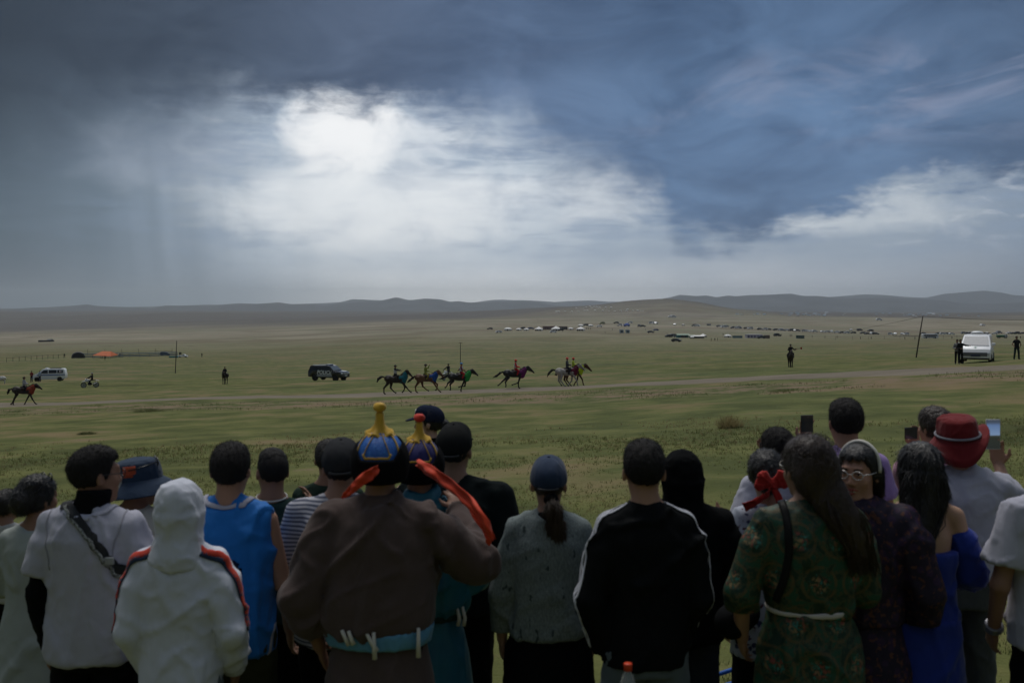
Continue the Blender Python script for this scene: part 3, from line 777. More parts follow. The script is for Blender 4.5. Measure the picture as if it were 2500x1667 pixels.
class Person:
    def __init__(s, H, b=1.0, fem=False, sh=None, head=(0, 0, 0), head_off=(0, 0, 0), L=None, Rr=None, legs=None, lean=0.0):
        s.k = k = H / 1.75; s.b = b; s.fem = fem
        sw = sh if sh else (0.145 if fem else 0.162)
        s.sw = sw * b
        s.S = {-1: V3(-s.sw, -0.012, 1.415) * k, 1: V3(s.sw, -0.012, 1.415) * k}
        s.E = {}; s.W = {}; s.hd = {}; s.hn = {}; s.curl = {}
        for sg, spec in ((-1, L), (1, Rr)):
            spec = spec or {}
            s.E[sg] = V3(*spec.get('e', (sg * (s.sw + 0.055), -0.03, 1.125))) * (1 if 'abs' in spec else k)
            s.W[sg] = V3(*spec.get('w', (sg * (s.sw + 0.06), 0.05, 0.885))) * (1 if 'abs' in spec else k)
            s.hd[sg] = unit(spec.get('hd', s.W[sg] - s.E[sg])); s.hn[sg] = unit(spec.get('hn', (-sg, 0.2, 0))); s.curl[sg] = spec.get('curl', 0.5)
        legs = legs or {}
        s.hip = {g: V3(*legs.get(('h', g), (g * 0.088, 0, 0.92))) * k for g in (-1, 1)}
        s.kn = {g: V3(*legs.get(('k', g), (g * 0.10, 0.025, 0.50))) * k for g in (-1, 1)}
        s.an = {g: V3(*legs.get(('a', g), (g * 0.11, -0.02, 0.075))) * k for g in (-1, 1)}
        s.toe = {g: s.an[g] + V3(*legs.get(('t', g), (g * 0.03, 0.15, -0.045))) * k for g in (-1, 1)}
        s.HR = rotm(R(head[1]), R(head[2]), R(head[0]))
        s.Hc = (V3(0, 0.012, 1.625) + V3(*head_off)) * k
    def hp(s, x, y, z):                       # head-local point -> person space
        return s.Hc + s.HR @ (V3(x, y, z) * s.k)
    def hl(s, V): return (V - s.Hc) @ s.HR / s.k
    def body(s, root, m, h=0.011, hands=True, face=True):
        k, b = s.k, s.b; q = SDF()
        hipw = 0.160 if s.fem else 0.150
        q.loft([(z * k, 0, cy * k, rx * k * b, ry * k * b) for z, cy, rx, ry in
                ((0.86, 0, hipw - 0.02, 0.098), (0.95, -0.005, hipw - 0.01, 0.103), (1.08, 0, 0.122, 0.090), (1.2, 0, 0.128, 0.094), (1.33, 0, 0.140, 0.098), (1.41, -0.005, 0.112, 0.076), (1.47, -0.01, 0.055, 0.055))], 0.03)
        nb = V3(0, -0.022, 1.46) * k; nt = s.hp(0, -0.018, -0.055)
        q.cap(nb, nt, 0.060 * k * (0.86 if s.fem else 1.0), 0.054 * k * (0.86 if s.fem else 1.0), 0.03 * k)
        for g in (-1, 1):
            q.cap(V3(g * 0.03, -0.025, 1.495) * k, s.S[g] + V3(-g * 0.01, 0, 0.004), 0.034 * k, 0.038 * k, 0.025)
            q.chain([s.S[g], s.E[g], s.W[g]], [0.043 * k * b, 0.038 * k, 0.027 * k], 0.02)
            q.chain([s.hip[g], s.kn[g], s.an[g]], [0.082 * k * b, 0.056 * k, 0.040 * k], 0.03)
            q.cap(s.an[g] + V3(0, -0.02, -0.03) * k, s.toe[g], 0.036 * k, 0.028 * k, 0.02)
            if hands: s.hand(q, g)
            else: q.ell(s.W[g] + s.hd[g] * 0.07 * k, V3(0.04, 0.04, 0.05) * k, None, 0.02)
        # head
        P = lambda x, y, z: s.hp(x, y, z)
        def E(c, r, kk=0.02, op='u'): q.ell(P(*c), V3(*r) * k, s.HR, kk * k, op)
        E((0, -0.014, 0.030), (0.0755, 0.095, 0.086)); E((0, 0.028, -0.042), (0.060, 0.062, 0.078), 0.03)
        if face:
            E((0, 0.066, -0.098), (0.026, 0.022, 0.018), 0.025)
            for g in (-1, 1):
                E((g * 0.040, 0.062, -0.022), (0.022, 0.018, 0.020), 0.03)
                E((g * 0.032, 0.092, 0.014), (0.016, 0.012, 0.011), 0.012, 'sub')
                E((g * 0.030, 0.083, 0.011), (0.0125, 0.0125, 0.0115), 0.004)
                E((g * 0.013, 0.094, -0.032), (0.009, 0.010, 0.008), 0.008)
            E((0, 0.080, 0.036), (0.050, 0.014, 0.010), 0.02)
            q.cap(P(0, 0.086, 0.018), P(0, 0.103, -0.026), 0.008 * k, 0.011 * k, 0.012 * k)
            E((0, 0.083, -0.058), (0.024, 0.012, 0.008), 0.010); E((0, 0.081, -0.071), (0.020, 0.011, 0.008), 0.008)
        for g in (-1, 1):
            q.ell(P(g * 0.079, -0.008, -0.006), V3(0.010, 0.020, 0.032) * k, s.HR @ rotm(0, 0, g * 0.35), 0.008 * k)
        q.cut(lambda X, Y, Z: 0.004 - Z + 0 * X + 0 * Y)
        s.root = root
        return q.build("body", m, root, h)
    def hand(s, q, g):
        k = s.k; W, d, n = s.W[g], s.hd[g], s.hn[g]
        n = unit(n - d * (n @ d)); sd = np.cross(d, n) * g
        M = np.stack([sd, d, n], 1)
        q.ell(W + d * 0.050 * k, V3(0.040, 0.056, 0.017) * k, M, 0.012 * k)
        c = s.curl[g]
        for off, ln in ((0.031, 0.072), (0.0105, 0.082), (-0.0105, 0.076), (-0.030, 0.058)):
            p0 = W + (d * (0.090 - abs(off) * 0.25) + sd * off) * k
            d1 = unit(d * math.cos(0.6 * c) + n * math.sin(0.6 * c) + sd * off * 2.0); d2 = unit(d * math.cos(1.7 * c) + n * math.sin(1.7 * c))
            p1 = p0 + d1 * ln * 0.5 * k; p2 = p1 + d2 * ln * 0.5 * k
            q.cap(p0, p1, 0.0095 * k, 0.0088 * k, 0.006 * k); q.cap(p1, p2, 0.0088 * k, 0.0072 * k, 0.005 * k)
        t0 = W + (d * 0.025 + sd * 0.032) * k; t1 = t0 + unit(d * 0.7 + sd * 0.6 + n * 0.3) * 0.042 * k; t2 = t1 + unit(d * 0.9 + sd * 0.1 + n * 0.5 * c) * 0.032 * k
        q.cap(t0, t1, 0.013 * k, 0.0105 * k, 0.01 * k); q.cap(t1, t2, 0.0105 * k, 0.008 * k, 0.006 * k)
    MALE = ((0.84, 0, 0.172, 0.125), (0.95, 0, 0.174, 0.128), (1.05, 0, 0.166, 0.120), (1.16, 0, 0.166, 0.120), (1.28, 0, 0.174, 0.124), (1.37, -0.004, 0.172, 0.120), (1.43, -0.010, 0.140, 0.094), (1.475, -0.014, 0.085, 0.075))
    FEM = ((0.84, 0, 0.172, 0.125), (0.93, 0, 0.172, 0.126), (1.05, 0, 0.142, 0.108), (1.15, 0, 0.138, 0.106), (1.27, 0, 0.150, 0.116), (1.36, -0.004, 0.150, 0.112), (1.43, -0.010, 0.120, 0.088), (1.475, -0.014, 0.078, 0.07))
    def top(s, root, m, name="shirt", st=None, hem=0.86, off=0.0, sleeve='short', sr=(0.062, 0.060, 0.050), disp=None, h=0.0125, collar=0.0, frac=0.60, p=2.2, sh_r=0.050, k_=0.035, wear=None, cuff=0.97):
        k, b = s.k, s.b; q = SDF()
        st = st or (s.FEM if s.fem else s.MALE)
        q.loft([(z * k, 0, cy * k, (rx * b + off) * k, (ry * b + off) * k) for z, cy, rx, ry in st], k_, p)
        for g in (-1, 1):
            q.cap(V3(g * 0.045, -0.022, 1.475) * k, s.S[g] + V3(-g * 0.012, 0, 0.008) * k, (0.040 + off) * k, (sh_r + off * 0.6) * k, 0.035)
            if sleeve == 'short':
                e = s.S[g] + (s.E[g] - s.S[g]) * frac
                q.cap(s.S[g], e, (sr[0] * 0.88 + off * 0.4) * k * b ** 0.5, (sr[1] + 0.006 + off * 0.5) * k * b ** 0.5, 0.018, endcut=True)
            elif sleeve == 'long':
                q.cap(s.S[g], s.S[g] * 0.65 + s.E[g] * 0.35, (sr[0] * 0.80 + off * 0.4) * k, (sr[0] + off * 0.4) * k, 0.022); q.cap(s.S[g] * 0.65 + s.E[g] * 0.35, s.E[g], (sr[0] + off * 0.4) * k, sr[1] * k, 0.012)
                q.cap(s.E[g], s.E[g] + (s.W[g] - s.E[g]) * cuff, sr[1] * k, sr[2] * k, 0.015, endcut=True)
        if collar > 0:
            q.loft([(1.455 * k, 0, -0.016 * k, 0.088 * k, 0.084 * k), ((1.475 + collar) * k, 0, -0.008 * k, 0.073 * k, 0.073 * k)], 0.012)
        q.cut(lambda X, Y, Z: hem * k - Z + 0 * X + 0 * Y)
        if wear: wear(q)
        return q.build(name, m, root, h, disp or folds())
    def legs(s, root, m, name="trousers", r=(0.090, 0.072, 0.064), top=0.99, off=0.0, disp=None, h=0.015, bare=0.0):
        k, b = s.k, s.b; q = SDF()
        hw = 0.154 if s.fem else 0.148
        q.loft([(z * k, 0, -0.005 * k, rx * k * b, ry * k * b) for z, rx, ry in ((0.82, hw, 0.110), (0.92, hw + 0.004, 0.114), (top, hw - 0.010, 0.102))], 0.03)
        for g in (-1, 1):
            q.cap(s.hip[g], s.kn[g], r[0] * k * b, r[1] * k, 0.02)
            q.cap(s.kn[g], s.an[g] + (s.kn[g] - s.an[g]) * bare, r[1] * k, r[2] * k, 0.015, endcut=True)
        return q.build(name, m, root, h, disp or folds(0.007, 7, 0.4, 0.004, 16))
    def shoes(s, root, m):
        for g in (-1, 1):
            q = SDF(); q.cap(s.an[g] + V3(0, -0.025, -0.028) * s.k, s.toe[g], 0.044 * s.k, 0.036 * s.k, 0.02)
            q.cap(s.an[g] + V3(0, 0, 0.03), s.an[g], 0.046 * s.k, 0.048 * s.k, 0.02)
            q.cut(lambda X, Y, Z: -Z + 0 * X + 0 * Y)
            q.build("shoe", m, root, 0.016)
    def hair(s, root, m, style='short', h=0.0065, name="hair", extra=None, A=0.005, top=0.0):
        k = s.k; q = SDF()
        vol = {'short': 0.009, 'crop': 0.004, 'full': 0.016, 'flat': 0.010}[style]
        q.ell(s.hp(0, -0.016, 0.032 + top), V3(0.0755 + vol, 0.096 + vol, 0.086 + vol) * k, s.HR, 0.02)
        if style in ('short', 'full', 'flat'): q.ell(s.hp(0, 0.01, 0.075 + top), V3(0.066 + vol * 0.5, 0.075, 0.040 + vol) * k, s.HR, 0.025)
        nape = {'short': -0.058, 'crop': -0.035, 'full': -0.075, 'flat': -0.06}[style]
        def face(X, Y, Z):
            Vx = X - s.Hc[0]; Vy = Y - s.Hc[1]; Vz = Z - s.Hc[2]; M = s.HR
            y = (M[0, 1] * Vx + M[1, 1] * Vy + M[2, 1] * Vz) / k; z = (M[0, 2] * Vx + M[1, 2] * Vy + M[2, 2] * Vz) / k
            line = nape + 0.006 * np.sin(170 * (X - s.Hc[0])) + 0.004 * np.sin(410 * (X - s.Hc[0]) + 1) + np.clip((y + 0.035) * 1.0, 0, 0.045) + np.clip((y - 0.02) * 2.2, 0, 0.085)
            return (line - z) * 0.6
        q.cut(face)
        if extra: extra(q)
        st = {'crop': dict(n=2600, length=0.006, lift=0.8), 'short': dict(n=3400, length=0.015, lift=0.6), 'full': dict(n=4200, length=0.026, lift=0.35), 'flat': dict(n=3600, length=0.030, lift=0.15)}[style]
        return q.build(name, m, root, h, fuzz(A * 0.7, 75, s.k * 7), strands=dict(st, seed=int(s.k * 9999)) if h < 0.012 else None)
    def cap_hat(s, root, m, name="cap", brim=True, back=False, tilt=0.0, m2=None):
        k = s.k; q = SDF()
        q.ell(s.hp(0, -0.014, 0.040), V3(0.090, 0.112, 0.100) * k, s.HR, 0.02)
        q.ell(s.hp(0, 0.04, 0.085), V3(0.07, 0.06, 0.055) * k, s.HR, 0.03)
        def low(X, Y, Z):
            Vx = X - s.Hc[0]; Vy = Y - s.Hc[1]; Vz = Z - s.Hc[2]; M = s.HR
            y = (M[0, 1] * Vx + M[1, 1] * Vy + M[2, 1] * Vz) / k; z = (M[0, 2] * Vx + M[1, 2] * Vy + M[2, 2] * Vz) / k
            return (0.022 + 0.16 * y * (1 if y.size else 1) - z)
        q.cut(low)
        c = q.build(name, m, root, 0.0065, lambda V: 0.0012 * np.cos(6 * np.arctan2(s.hl(V)[:, 0], s.hl(V)[:, 1] + 0.014)) ** 8 * -1)
        d = SDF(); sgn = -1 if back else 1
        d.ell(s.hp(0, sgn * 0.125 - 0.014, 0.038), V3(0.072, 0.072, 0.010) * k, s.HR @ rotm(R(-14 * sgn)), 0.01)
        if brim: d.build("brim", m2 or m, c, 0.006)
        bt = SDF().ell(s.hp(0, -0.016, 0.1415), V3(0.009, 0.009, 0.006) * k, s.HR, 0.005); bt.build("button", m, c, 0.005)
        if not back:
            st = MB(); pts = [s.hp(0.092 * math.sin(a), -0.014 - 0.114 * math.cos(a), 0.024 - 0.018 * math.cos(a)) for a in np.linspace(-0.55, 0.55, 9)]
            st.tube(pts, 0.006, 6); st.build("strap", mat("cap_strap", (0.02, 0.02, 0.02), 0.4, spec=0.5), c)
        return c
    def glasses(s, root, m):
        mb = MB()
        for g in (-1, 1):
            mb.tube([s.hp(g * 0.034 + 0.024 * math.cos(a), 0.104, 0.010 + 0.018 * math.sin(a)) for a in np.linspace(0, 2 * math.pi, 15)], 0.0018, 5, False)
            mb.tube([s.hp(g * 0.058, 0.102, 0.014), s.hp(g * 0.078, 0.06, 0.014), s.hp(g * 0.083, 0.0, 0.014), s.hp(g * 0.083, -0.02, 0.004)], 0.0018, 5)
        mb.tube([s.hp(-0.011, 0.104, 0.013), s.hp(0.011, 0.104, 0.013)], 0.0018, 5)
        return mb.build("glasses", m, root)
    def eyes(s, root):
        wm = mat("eye_white", (0.75, 0.72, 0.70), 0.25, 0.0, spec=0.5); im = mat("eye_iris", (0.012, 0.008, 0.006), 0.15, 0.0, spec=0.6)
        lm = mat("lips", (0.33, 0.075, 0.06), 0.45, 0.1); bm_ = mat("eyebrow", (0.012, 0.01, 0.009), 0.8)
        for g in (-1, 1):
            e = SDF().ell(s.hp(g * 0.031, 0.0855, 0.012), V3(0.0125, 0.0098, 0.0032) * s.k, s.HR, 0.003).build("eye", wm, root, 0.0025)
            SDF().ell(s.hp(g * 0.031 - 0.003, 0.0935, 0.012), V3(0.0062, 0.0038, 0.0036) * s.k, s.HR, 0.002).build("iris", im, e, 0.0015)
            mb = MB(); mb.tube([s.hp(g * x, y, z) for x, y, z in ((0.017, 0.0915, 0.0168), (0.031, 0.0975, 0.0185), (0.046, 0.086, 0.0150))], [0.0012, 0.0018, 0.0012], 5); mb.tube([s.hp(g * x, y, z) for x, y, z in ((0.014, 0.0935, 0.030), (0.030, 0.0935, 0.035), (0.050, 0.080, 0.030))], [0.003, 0.0035, 0.0015], 6); mb.build("eyebrow", bm_, root)
        q = SDF(); q.chain([s.hp(-0.026, 0.083, -0.058), s.hp(-0.008, 0.0945, -0.0565), s.hp(0.008, 0.0945, -0.0565), s.hp(0.026, 0.083, -0.058)], [0.003, 0.0052, 0.0052, 0.003], 0.003)
        q.chain([s.hp(-0.025, 0.081, -0.064), s.hp(0, 0.092, -0.074), s.hp(0.025, 0.081, -0.064)], [0.003, 0.0062, 0.003], 0.003)
        q.build("lips", lm, root, 0.003)
        t = SDF().ell(s.hp(0, 0.0875, -0.0645), V3(0.019, 0.006, 0.0055) * s.k, s.HR, 0.002); t.build("teeth", mat("teeth", (0.7, 0.66, 0.6), 0.3, 0.0), root, 0.002)
def place(u, d, top_v, yaw=0.0):
    """root of a standing person whose crown is seen at row top_v; returns the root and the height"""
    p = at(u, d); zt = -(top_v - YH) / F * d
    r = empty("person", p, R(yaw))
    return r, zt - p.z
def local(root, u, v, d):
    w = Vector(((u - 1250) / F * d, d, -(v - YH) / F * d)) - root.location
    c, s_ = math.cos(-root.rotation_euler.z), math.sin(-root.rotation_euler.z)
    return (w.x * c - w.y * s_, w.x * s_ + w.y * c, w.z)

# ================================================================== things out on the steppe
_dg = np.geomspace(9, 7000, 3000)
def uv(u, v, lo=9.0, hi=7000.0):
    """ground spot seen at column u, row v (nearest one within lo..hi metres)"""
    d = _dg[(_dg >= lo) & (_dg <= hi)]; x = (u - 1250) / F * d
    row = YH - F * ground(x, d) / d
    k = np.where(row <= v)[0]; i = k[0] if len(k) else int(np.argmin(np.abs(row - v)))
    return Vector((x[i], d[i], gz(x[i], d[i])))
BLK = mat("black_rubber", (0.012, 0.012, 0.012), 0.8); GLASS = mat("tinted_glass", (0.012, 0.014, 0.016), 0.08, 0.0, spec=0.6)
SILV = mat("silver_metal", (0.45, 0.46, 0.47), 0.35, 0.05, metal=0.6); LAMP = mat("lamp_lens", (0.70, 0.72, 0.74), 0.12, 0.05, spec=0.7)
REDL = mat("red_lens", (0.40, 0.02, 0.015), 0.2, spec=0.6); WHITEP = mat("white_paint", (0.84, 0.85, 0.86), 0.35, 0.05, 2.0, spec=0.5, coat=0.3)
BLACKP = mat("black_paint", (0.010, 0.011, 0.012), 0.25, 0.05, 2.0, spec=0.5, coat=0.5); DARKP = mat("dark_trim", (0.020, 0.020, 0.021), 0.6)

# ---------------------------------------------------------------- utility poles
TIMB = mat("pole_timber", (0.060, 0.050, 0.042), 0.9, 0.3, 8, 0.4, 30)
def pole(base, top, cross, label):
    base = Vector(base); top = Vector(top); o = empty("utility_pole", base); t_ = top - base
    mb = MB(); mb.tube([(0, 0, -0.3), tuple(t_ * 0.5), tuple(t_)], [0.11, 0.10, 0.085], 10); mb.build("shaft", TIMB, o)
    for f in (0.985, 0.93)[:cross]:
        c = t_ * f; mb = MB(); mb.box(tuple(c), (1.1, 0.09, 0.09)); mb.build("cross_arm", TIMB, o)
        for x in (-0.48, 0, 0.48): mb = MB(); mb.lathe([(0.0, 0.2), (0.05, 0.18), (0.07, 0.08), (0.04, 0.0)], (c.x + x, c.y, c.z + 0.06), 8); mb.build("insulator", mat("porcelain", (0.35, 0.33, 0.30), 0.3), o)
    tag(o, label, "utility pole"); return top
b0 = uv(428, 911); pole(b0, b0 + Vector((0.35, 0, 79 / F * b0.y)), 0, "bare utility pole standing in front of the blue corral")
b1 = uv(1124, 886); pole(b1, b1 + Vector((0, 0, (886 - 836) / F * b1.y)), 1, "thin utility pole rising behind the rider in the blue helmet")
b2 = uv(2236, 873); t2 = pole(b2, b2 + Vector((17 / F * b2.y, 0, 101 / F * b2.y)), 0, "leaning utility pole carrying wires near the white van")
def wire(a, b, sag, label, nx=0.0):
    mb = MB(); a = Vector(a); b = Vector(b); pts = [a.lerp(b, t) - Vector((0, 0, sag * 4 * t * (1 - t))) for t in np.linspace(0, 1, 15)]
    mb.tube(pts, 0.028, 5); tag(mb.build("power_line", mat("dark_wire", (0.02, 0.02, 0.022), 0.6), None), label, "wire")
wire(t2, Vector(((1960 - 1250) / F * 520, 520, -(803 - YH) / F * 520)), 2.0, "power line running back from the leaning pole into the plain")
wire(t2, Vector(((2760 - 1250) / F * 150, 150, -(772 - YH) / F * 150)), 0.6, "power line running from the leaning pole out past the white van")

# ---------------------------------------------------------------- horses
def horse(loc, rz, coat, legs, label, neck=((0.46, 1.13), (0.72, 1.42), (0.90, 1.60)), nose=(1.26, 1.24), tail=((-0.84, 1.20), (-1.12, 1.18), (-1.30, 0.98), (-1.38, 0.78)), dark=None, cloth_m=None, s=1.0, h=0.026, points=None, white_face=False):
    root = empty("horse", loc, rz); root.scale = (s, s, s); q = SDF(); dark = dark or mat("black_horsehair", (0.010, 0.009, 0.009), 0.7)
    n0, n1, n2 = neck
    q.ell((0.0, 0, 1.05), (0.58, 0.215, 0.25), None, 0.05); q.ell((0.40, 0, 1.06), (0.27, 0.19, 0.29), None, 0.08); q.ell((-0.52, 0, 1.10), (0.32, 0.215, 0.26), None, 0.08)
    q.cap((0.36, 0, 1.28), (-0.2, 0, 1.20), 0.06, 0.08, 0.08)
    q.cap((n0[0], 0, n0[1]), (n1[0], 0, n1[1]), 0.205, 0.135, 0.08, ((0, 1, 0), 0.62)); q.cap((n1[0], 0, n1[1]), (n2[0], 0, n2[1] - 0.04), 0.135, 0.105, 0.05, ((0, 1, 0), 0.66))
    hv = V3(nose[0] - n2[0], 0, nose[1] - n2[1]); po = V3(n2[0], 0, n2[1] - 0.03); P_ = lambda t: po + hv * t
    q.cap(P_(0.02), P_(0.42), 0.110, 0.085, 0.05, ((0, 1, 0), 0.72)); q.cap(P_(0.42), P_(0.95), 0.082, 0.058, 0.04, ((0, 1, 0), 0.75))
    jn = V3(-hv[2], 0, hv[0]); jn = -jn / np.linalg.norm(jn); jn = jn if jn[2] < 0 else -jn
    q.ell(P_(0.25) + jn * 0.06, (0.085, 0.05, 0.085), None, 0.04)
    for g in (-1, 1): q.cap(po + V3(-0.02, g * 0.05, 0.07), po + V3(0.01, g * 0.062, 0.185), 0.030, 0.010, 0.02)
    hoofs = []
    for (pts, side, front) in legs:
        y = side * (0.115 if front else 0.125)
        P = [V3(x, y * (1.0 if i < 2 else 0.85), z) for i, (x, z) in enumerate(pts)]
        rad = (0.135, 0.078, 0.050, 0.040, 0.040) if front else (0.165, 0.105, 0.056, 0.040, 0.042)
        q.chain(P, rad, 0.04); hoofs.append((P[-2], P[-1]))
        q.ell(P[2], (0.055, 0.045, 0.055), None, 0.03)
    body = q.build("body", coat, root, h)
    for a, b in hoofs:
        d = unit(b - a); mb = MB(); mb.tube([b - d * 0.03, b + d * 0.05], [0.046, 0.060], 9); mb.build("hoof", dark, root)
    t_ = SDF(); t_.chain([V3(x, 0, z) for x, z in tail], [0.045, 0.075, 0.085, 0.02][:len(tail)], 0.04); t_.build("tail", dark, root, h, fuzz(0.02, 14, zs=1))
    m_ = SDF(); up_ = V3(-(n2[1] - n0[1]), 0, n2[0] - n0[0]); up_ = up_ / np.linalg.norm(up_); up_ = up_ if up_[2] > 0 else -up_
    pts = [V3(n0[0], 0, n0[1]) + up_ * 0.19 + V3(-0.05, 0, 0.03), V3(n1[0], 0, n1[1]) + up_ * 0.135, V3(n2[0], 0, n2[1]) + up_ * 0.085]
    m_.chain(pts, [0.05, 0.065, 0.055], 0.03, ((0, 1, 0), 0.6)); m_.cap(pts[2], P_(0.25) - jn * 0.07, 0.04, 0.02, 0.02); m_.build("mane", dark, root, h, fuzz(0.02, 16, zs=1))
    SADM = mat("dark_leather", (0.030, 0.018, 0.012), 0.6)
    sd = SDF(); sd.cap((0.20, 0, 1.30), (-0.16, 0, 1.29), 0.085, 0.095, 0.03); sd.cap((0.02, -0.19, 1.18), (0.02, 0.19, 1.18), 0.13, 0.13, 0.05); sd.build("saddle", SADM, root, h)
    br = MB(); br.tube([tuple(P_(0.72) + V3(0, 0.055, 0)), tuple(P_(0.72) - jn * 0.075), tuple(P_(0.72) - V3(0, 0.055, 0)), tuple(P_(0.72) + jn * 0.075)], 0.012, 5); br.tube([tuple(P_(0.72) + V3(0, -0.06, 0)), tuple(P_(0.05) + V3(-0.04, -0.085, 0.03))], 0.011, 5); br.tube([tuple(P_(0.80) + V3(0, -0.06, -0.02)), (0.55, -0.17, 1.35), (0.35, -0.06, 1.50)], 0.010, 5); br.build("bridle", SADM, root)
    if cloth_m:
        c = SDF(); cx = n0[0]
        c.cap((cx + 0.02, 0, 0.98), (cx + 0.16, 0, 1.24), 0.245, 0.20, 0.05, ((0, 1, 0), 0.90)); c.cap((cx - 0.14, 0, 1.12), (cx + 0.02, 0, 1.14), 0.20, 0.21, 0.05, ((0, 1, 0), 1.08)); c.cap((cx + 0.16, 0, 1.24), (n1[0] - 0.02, 0, n1[1] - 0.01), 0.20, 0.165, 0.05, ((0, 1, 0), 0.75))
        c.cut(lambda X, Y, Z: 0.70 + 0.10 * np.sin(X * 9) - Z + 0 * Y)
        c.build("chest_cloth", cloth_m, root, h, folds(0.014, 7, 0.5, 0.008, 18))
    tag(root, label, "horse"); return root
FU, FL = (0.40, 1.04), (0.46, 0.82)
HU, HL = (-0.54, 1.06), (-0.44, 0.80)
GALLOP_A = [((HU, (-0.56, 0.78), (-0.83, 0.46), (-0.84, 0.14), (-0.76, 0.06)), -1, 0), ((HU, (-0.36, 0.78), (-0.40, 0.45), (-0.18, 0.20), (-0.05, 0.12)), 1, 0),
            ((FU, (0.52, 0.80), (0.74, 0.52), (0.96, 0.26), (1.06, 0.20)), -1, 1), ((FU, (0.48, 0.80), (0.60, 0.50), (0.52, 0.26), (0.44, 0.18)), 1, 1)]
GALLOP_A2 = [((HU, (-0.54, 0.78), (-0.76, 0.46), (-0.72, 0.14), (-0.62, 0.06)), -1, 0), ((HU, (-0.34, 0.80), (-0.28, 0.48), (0.00, 0.24), (0.12, 0.18)), 1, 0),
             ((FU, (0.50, 0.80), (0.70, 0.48), (0.90, 0.20), (1.00, 0.12)), -1, 1), ((FU, (0.54, 0.82), (0.76, 0.62), (0.74, 0.34), (0.66, 0.24)), 1, 1)]
GALLOP_B = [((HU, (-0.56, 0.82), (-0.84, 0.62), (-0.92, 0.40), (-1.02, 0.32)), 1, 0), ((HU, (-0.46, 0.80), (-0.66, 0.52), (-0.62, 0.28), (-0.64, 0.18)), -1, 0),
            ((FU, (0.36, 0.82), (0.16, 0.40), (0.10, 0.14), (0.13, 0.05)), -1, 1), ((FU, (0.42, 0.80), (0.36, 0.42), (0.08, 0.40), (-0.04, 0.36)), 1, 1)]
GALLOP_C = [((HU, (-0.56, 0.80), (-0.88, 0.52), (-1.06, 0.32), (-1.18, 0.24)), 1, 0), ((HU, (-0.46, 0.80), (-0.66, 0.48), (-0.62, 0.26), (-0.64, 0.17)), -1, 0),
            ((FU, (0.36, 0.80), (0.24, 0.42), (0.26, 0.14), (0.33, 0.05)), -1, 1), ((FU, (0.36, 0.80), (0.24, 0.42), (-0.04, 0.32), (-0.18, 0.28)), 1, 1)]
GALLOP_D = [((HU, (-0.38, 0.80), (-0.44, 0.46), (-0.20, 0.14), (-0.10, 0.05)), -1, 0), ((HU, (-0.52, 0.80), (-0.60, 0.46), (-0.44, 0.20), (-0.38, 0.12)), 1, 0),
            ((FU, (0.50, 0.80), (0.68, 0.50), (0.76, 0.16), (0.80, 0.06)), -1, 1), ((FU, (0.38, 0.78), (0.34, 0.44), (0.14, 0.18), (0.10, 0.06)), 1, 1)]
TROT = [((HU, (-0.52, 0.80), (-0.72, 0.46), (-0.84, 0.18), (-0.92, 0.10)), 1, 0), ((HU, (-0.44, 0.80), (-0.62, 0.44), (-0.70, 0.12), (-0.68, 0.05)), -1, 0),
        ((FU, (0.50, 0.80), (0.64, 0.46), (0.82, 0.18), (0.92, 0.10)), -1, 1), ((FU, (0.38, 0.80), (0.20, 0.44), (0.06, 0.16), (0.02, 0.06)), 1, 1)]
STAND = [((HU, (-0.46, 0.80), (-0.62, 0.46), (-0.60, 0.13), (-0.56, 0.05)), 1, 0), ((HU, (-0.44, 0.80), (-0.56, 0.46), (-0.50, 0.13), (-0.46, 0.05)), -1, 0),
         ((FU, (0.44, 0.80), (0.46, 0.44), (0.46, 0.13), (0.50, 0.05)), -1, 1), ((FU, (0.42, 0.80), (0.50, 0.46), (0.44, 0.16), (0.44, 0.08)), 1, 1)]
def small_person(name_root, H, shirt, legs_m, L=None, Rr=None, legs=None, hat=None, hair=True, h=0.024, skin=None, head=(0, 0, 0), vest=None, long=True, b=1.0):
    p = Person(H, b, L=L, Rr=Rr, legs=legs, head=head)
    p.body(name_root, skin or SKIN2, h, False, False)
    p.top(name_root, shirt, "shirt", h=h, sleeve='long' if long else 'short', hem=0.88, disp=folds(0.006))
    p.legs(name_root, legs_m, h=h, disp=folds(0.005)); k = p.k
    for g in (-1, 1): q = SDF(); q.cap(p.an[g] + V3(0, -0.025, -0.015) * k, p.toe[g], 0.05 * k, 0.04 * k, 0.02); q.cap(p.an[g] + V3(0, 0, 0.10) * k, p.an[g], 0.056 * k, 0.056 * k, 0.02); q.build("boot", mat("dark_boot", (0.015, 0.013, 0.012), 0.6), name_root, h)
    if hair: p.hair(name_root, HAIR_S, 'short', h=max(0.014, h * 0.7))
    if vest: q = SDF(); q.loft([(z * k, 0, 0, rx * k, ry * k) for z, rx, ry in ((1.02, 0.178, 0.136), (1.2, 0.178, 0.136), (1.38, 0.182, 0.134), (1.44, 0.14, 0.11))], 0.02); q.build("bib", vest, name_root, h)
    if hat:
        kind, m_ = hat; q = SDF(); q.ell(p.hp(0, -0.01, 0.045), V3(0.100, 0.120, 0.102) * k, p.HR, 0.02)
        if kind == 'helmet': q.ell(p.hp(0, 0.10, 0.045), V3(0.075, 0.055, 0.014) * k, p.HR, 0.02)
        if kind == 'brim': q.ell(p.hp(0, 0.0, 0.045), V3(0.175, 0.185, 0.016) * k, p.HR, 0.015)
        q.cut(lambda X, Y, Z: (p.Hc[2] + 0.012 * k) - Z + 0 * X + 0 * Y); q.build("hat", m_, name_root, 0.016)
    return p
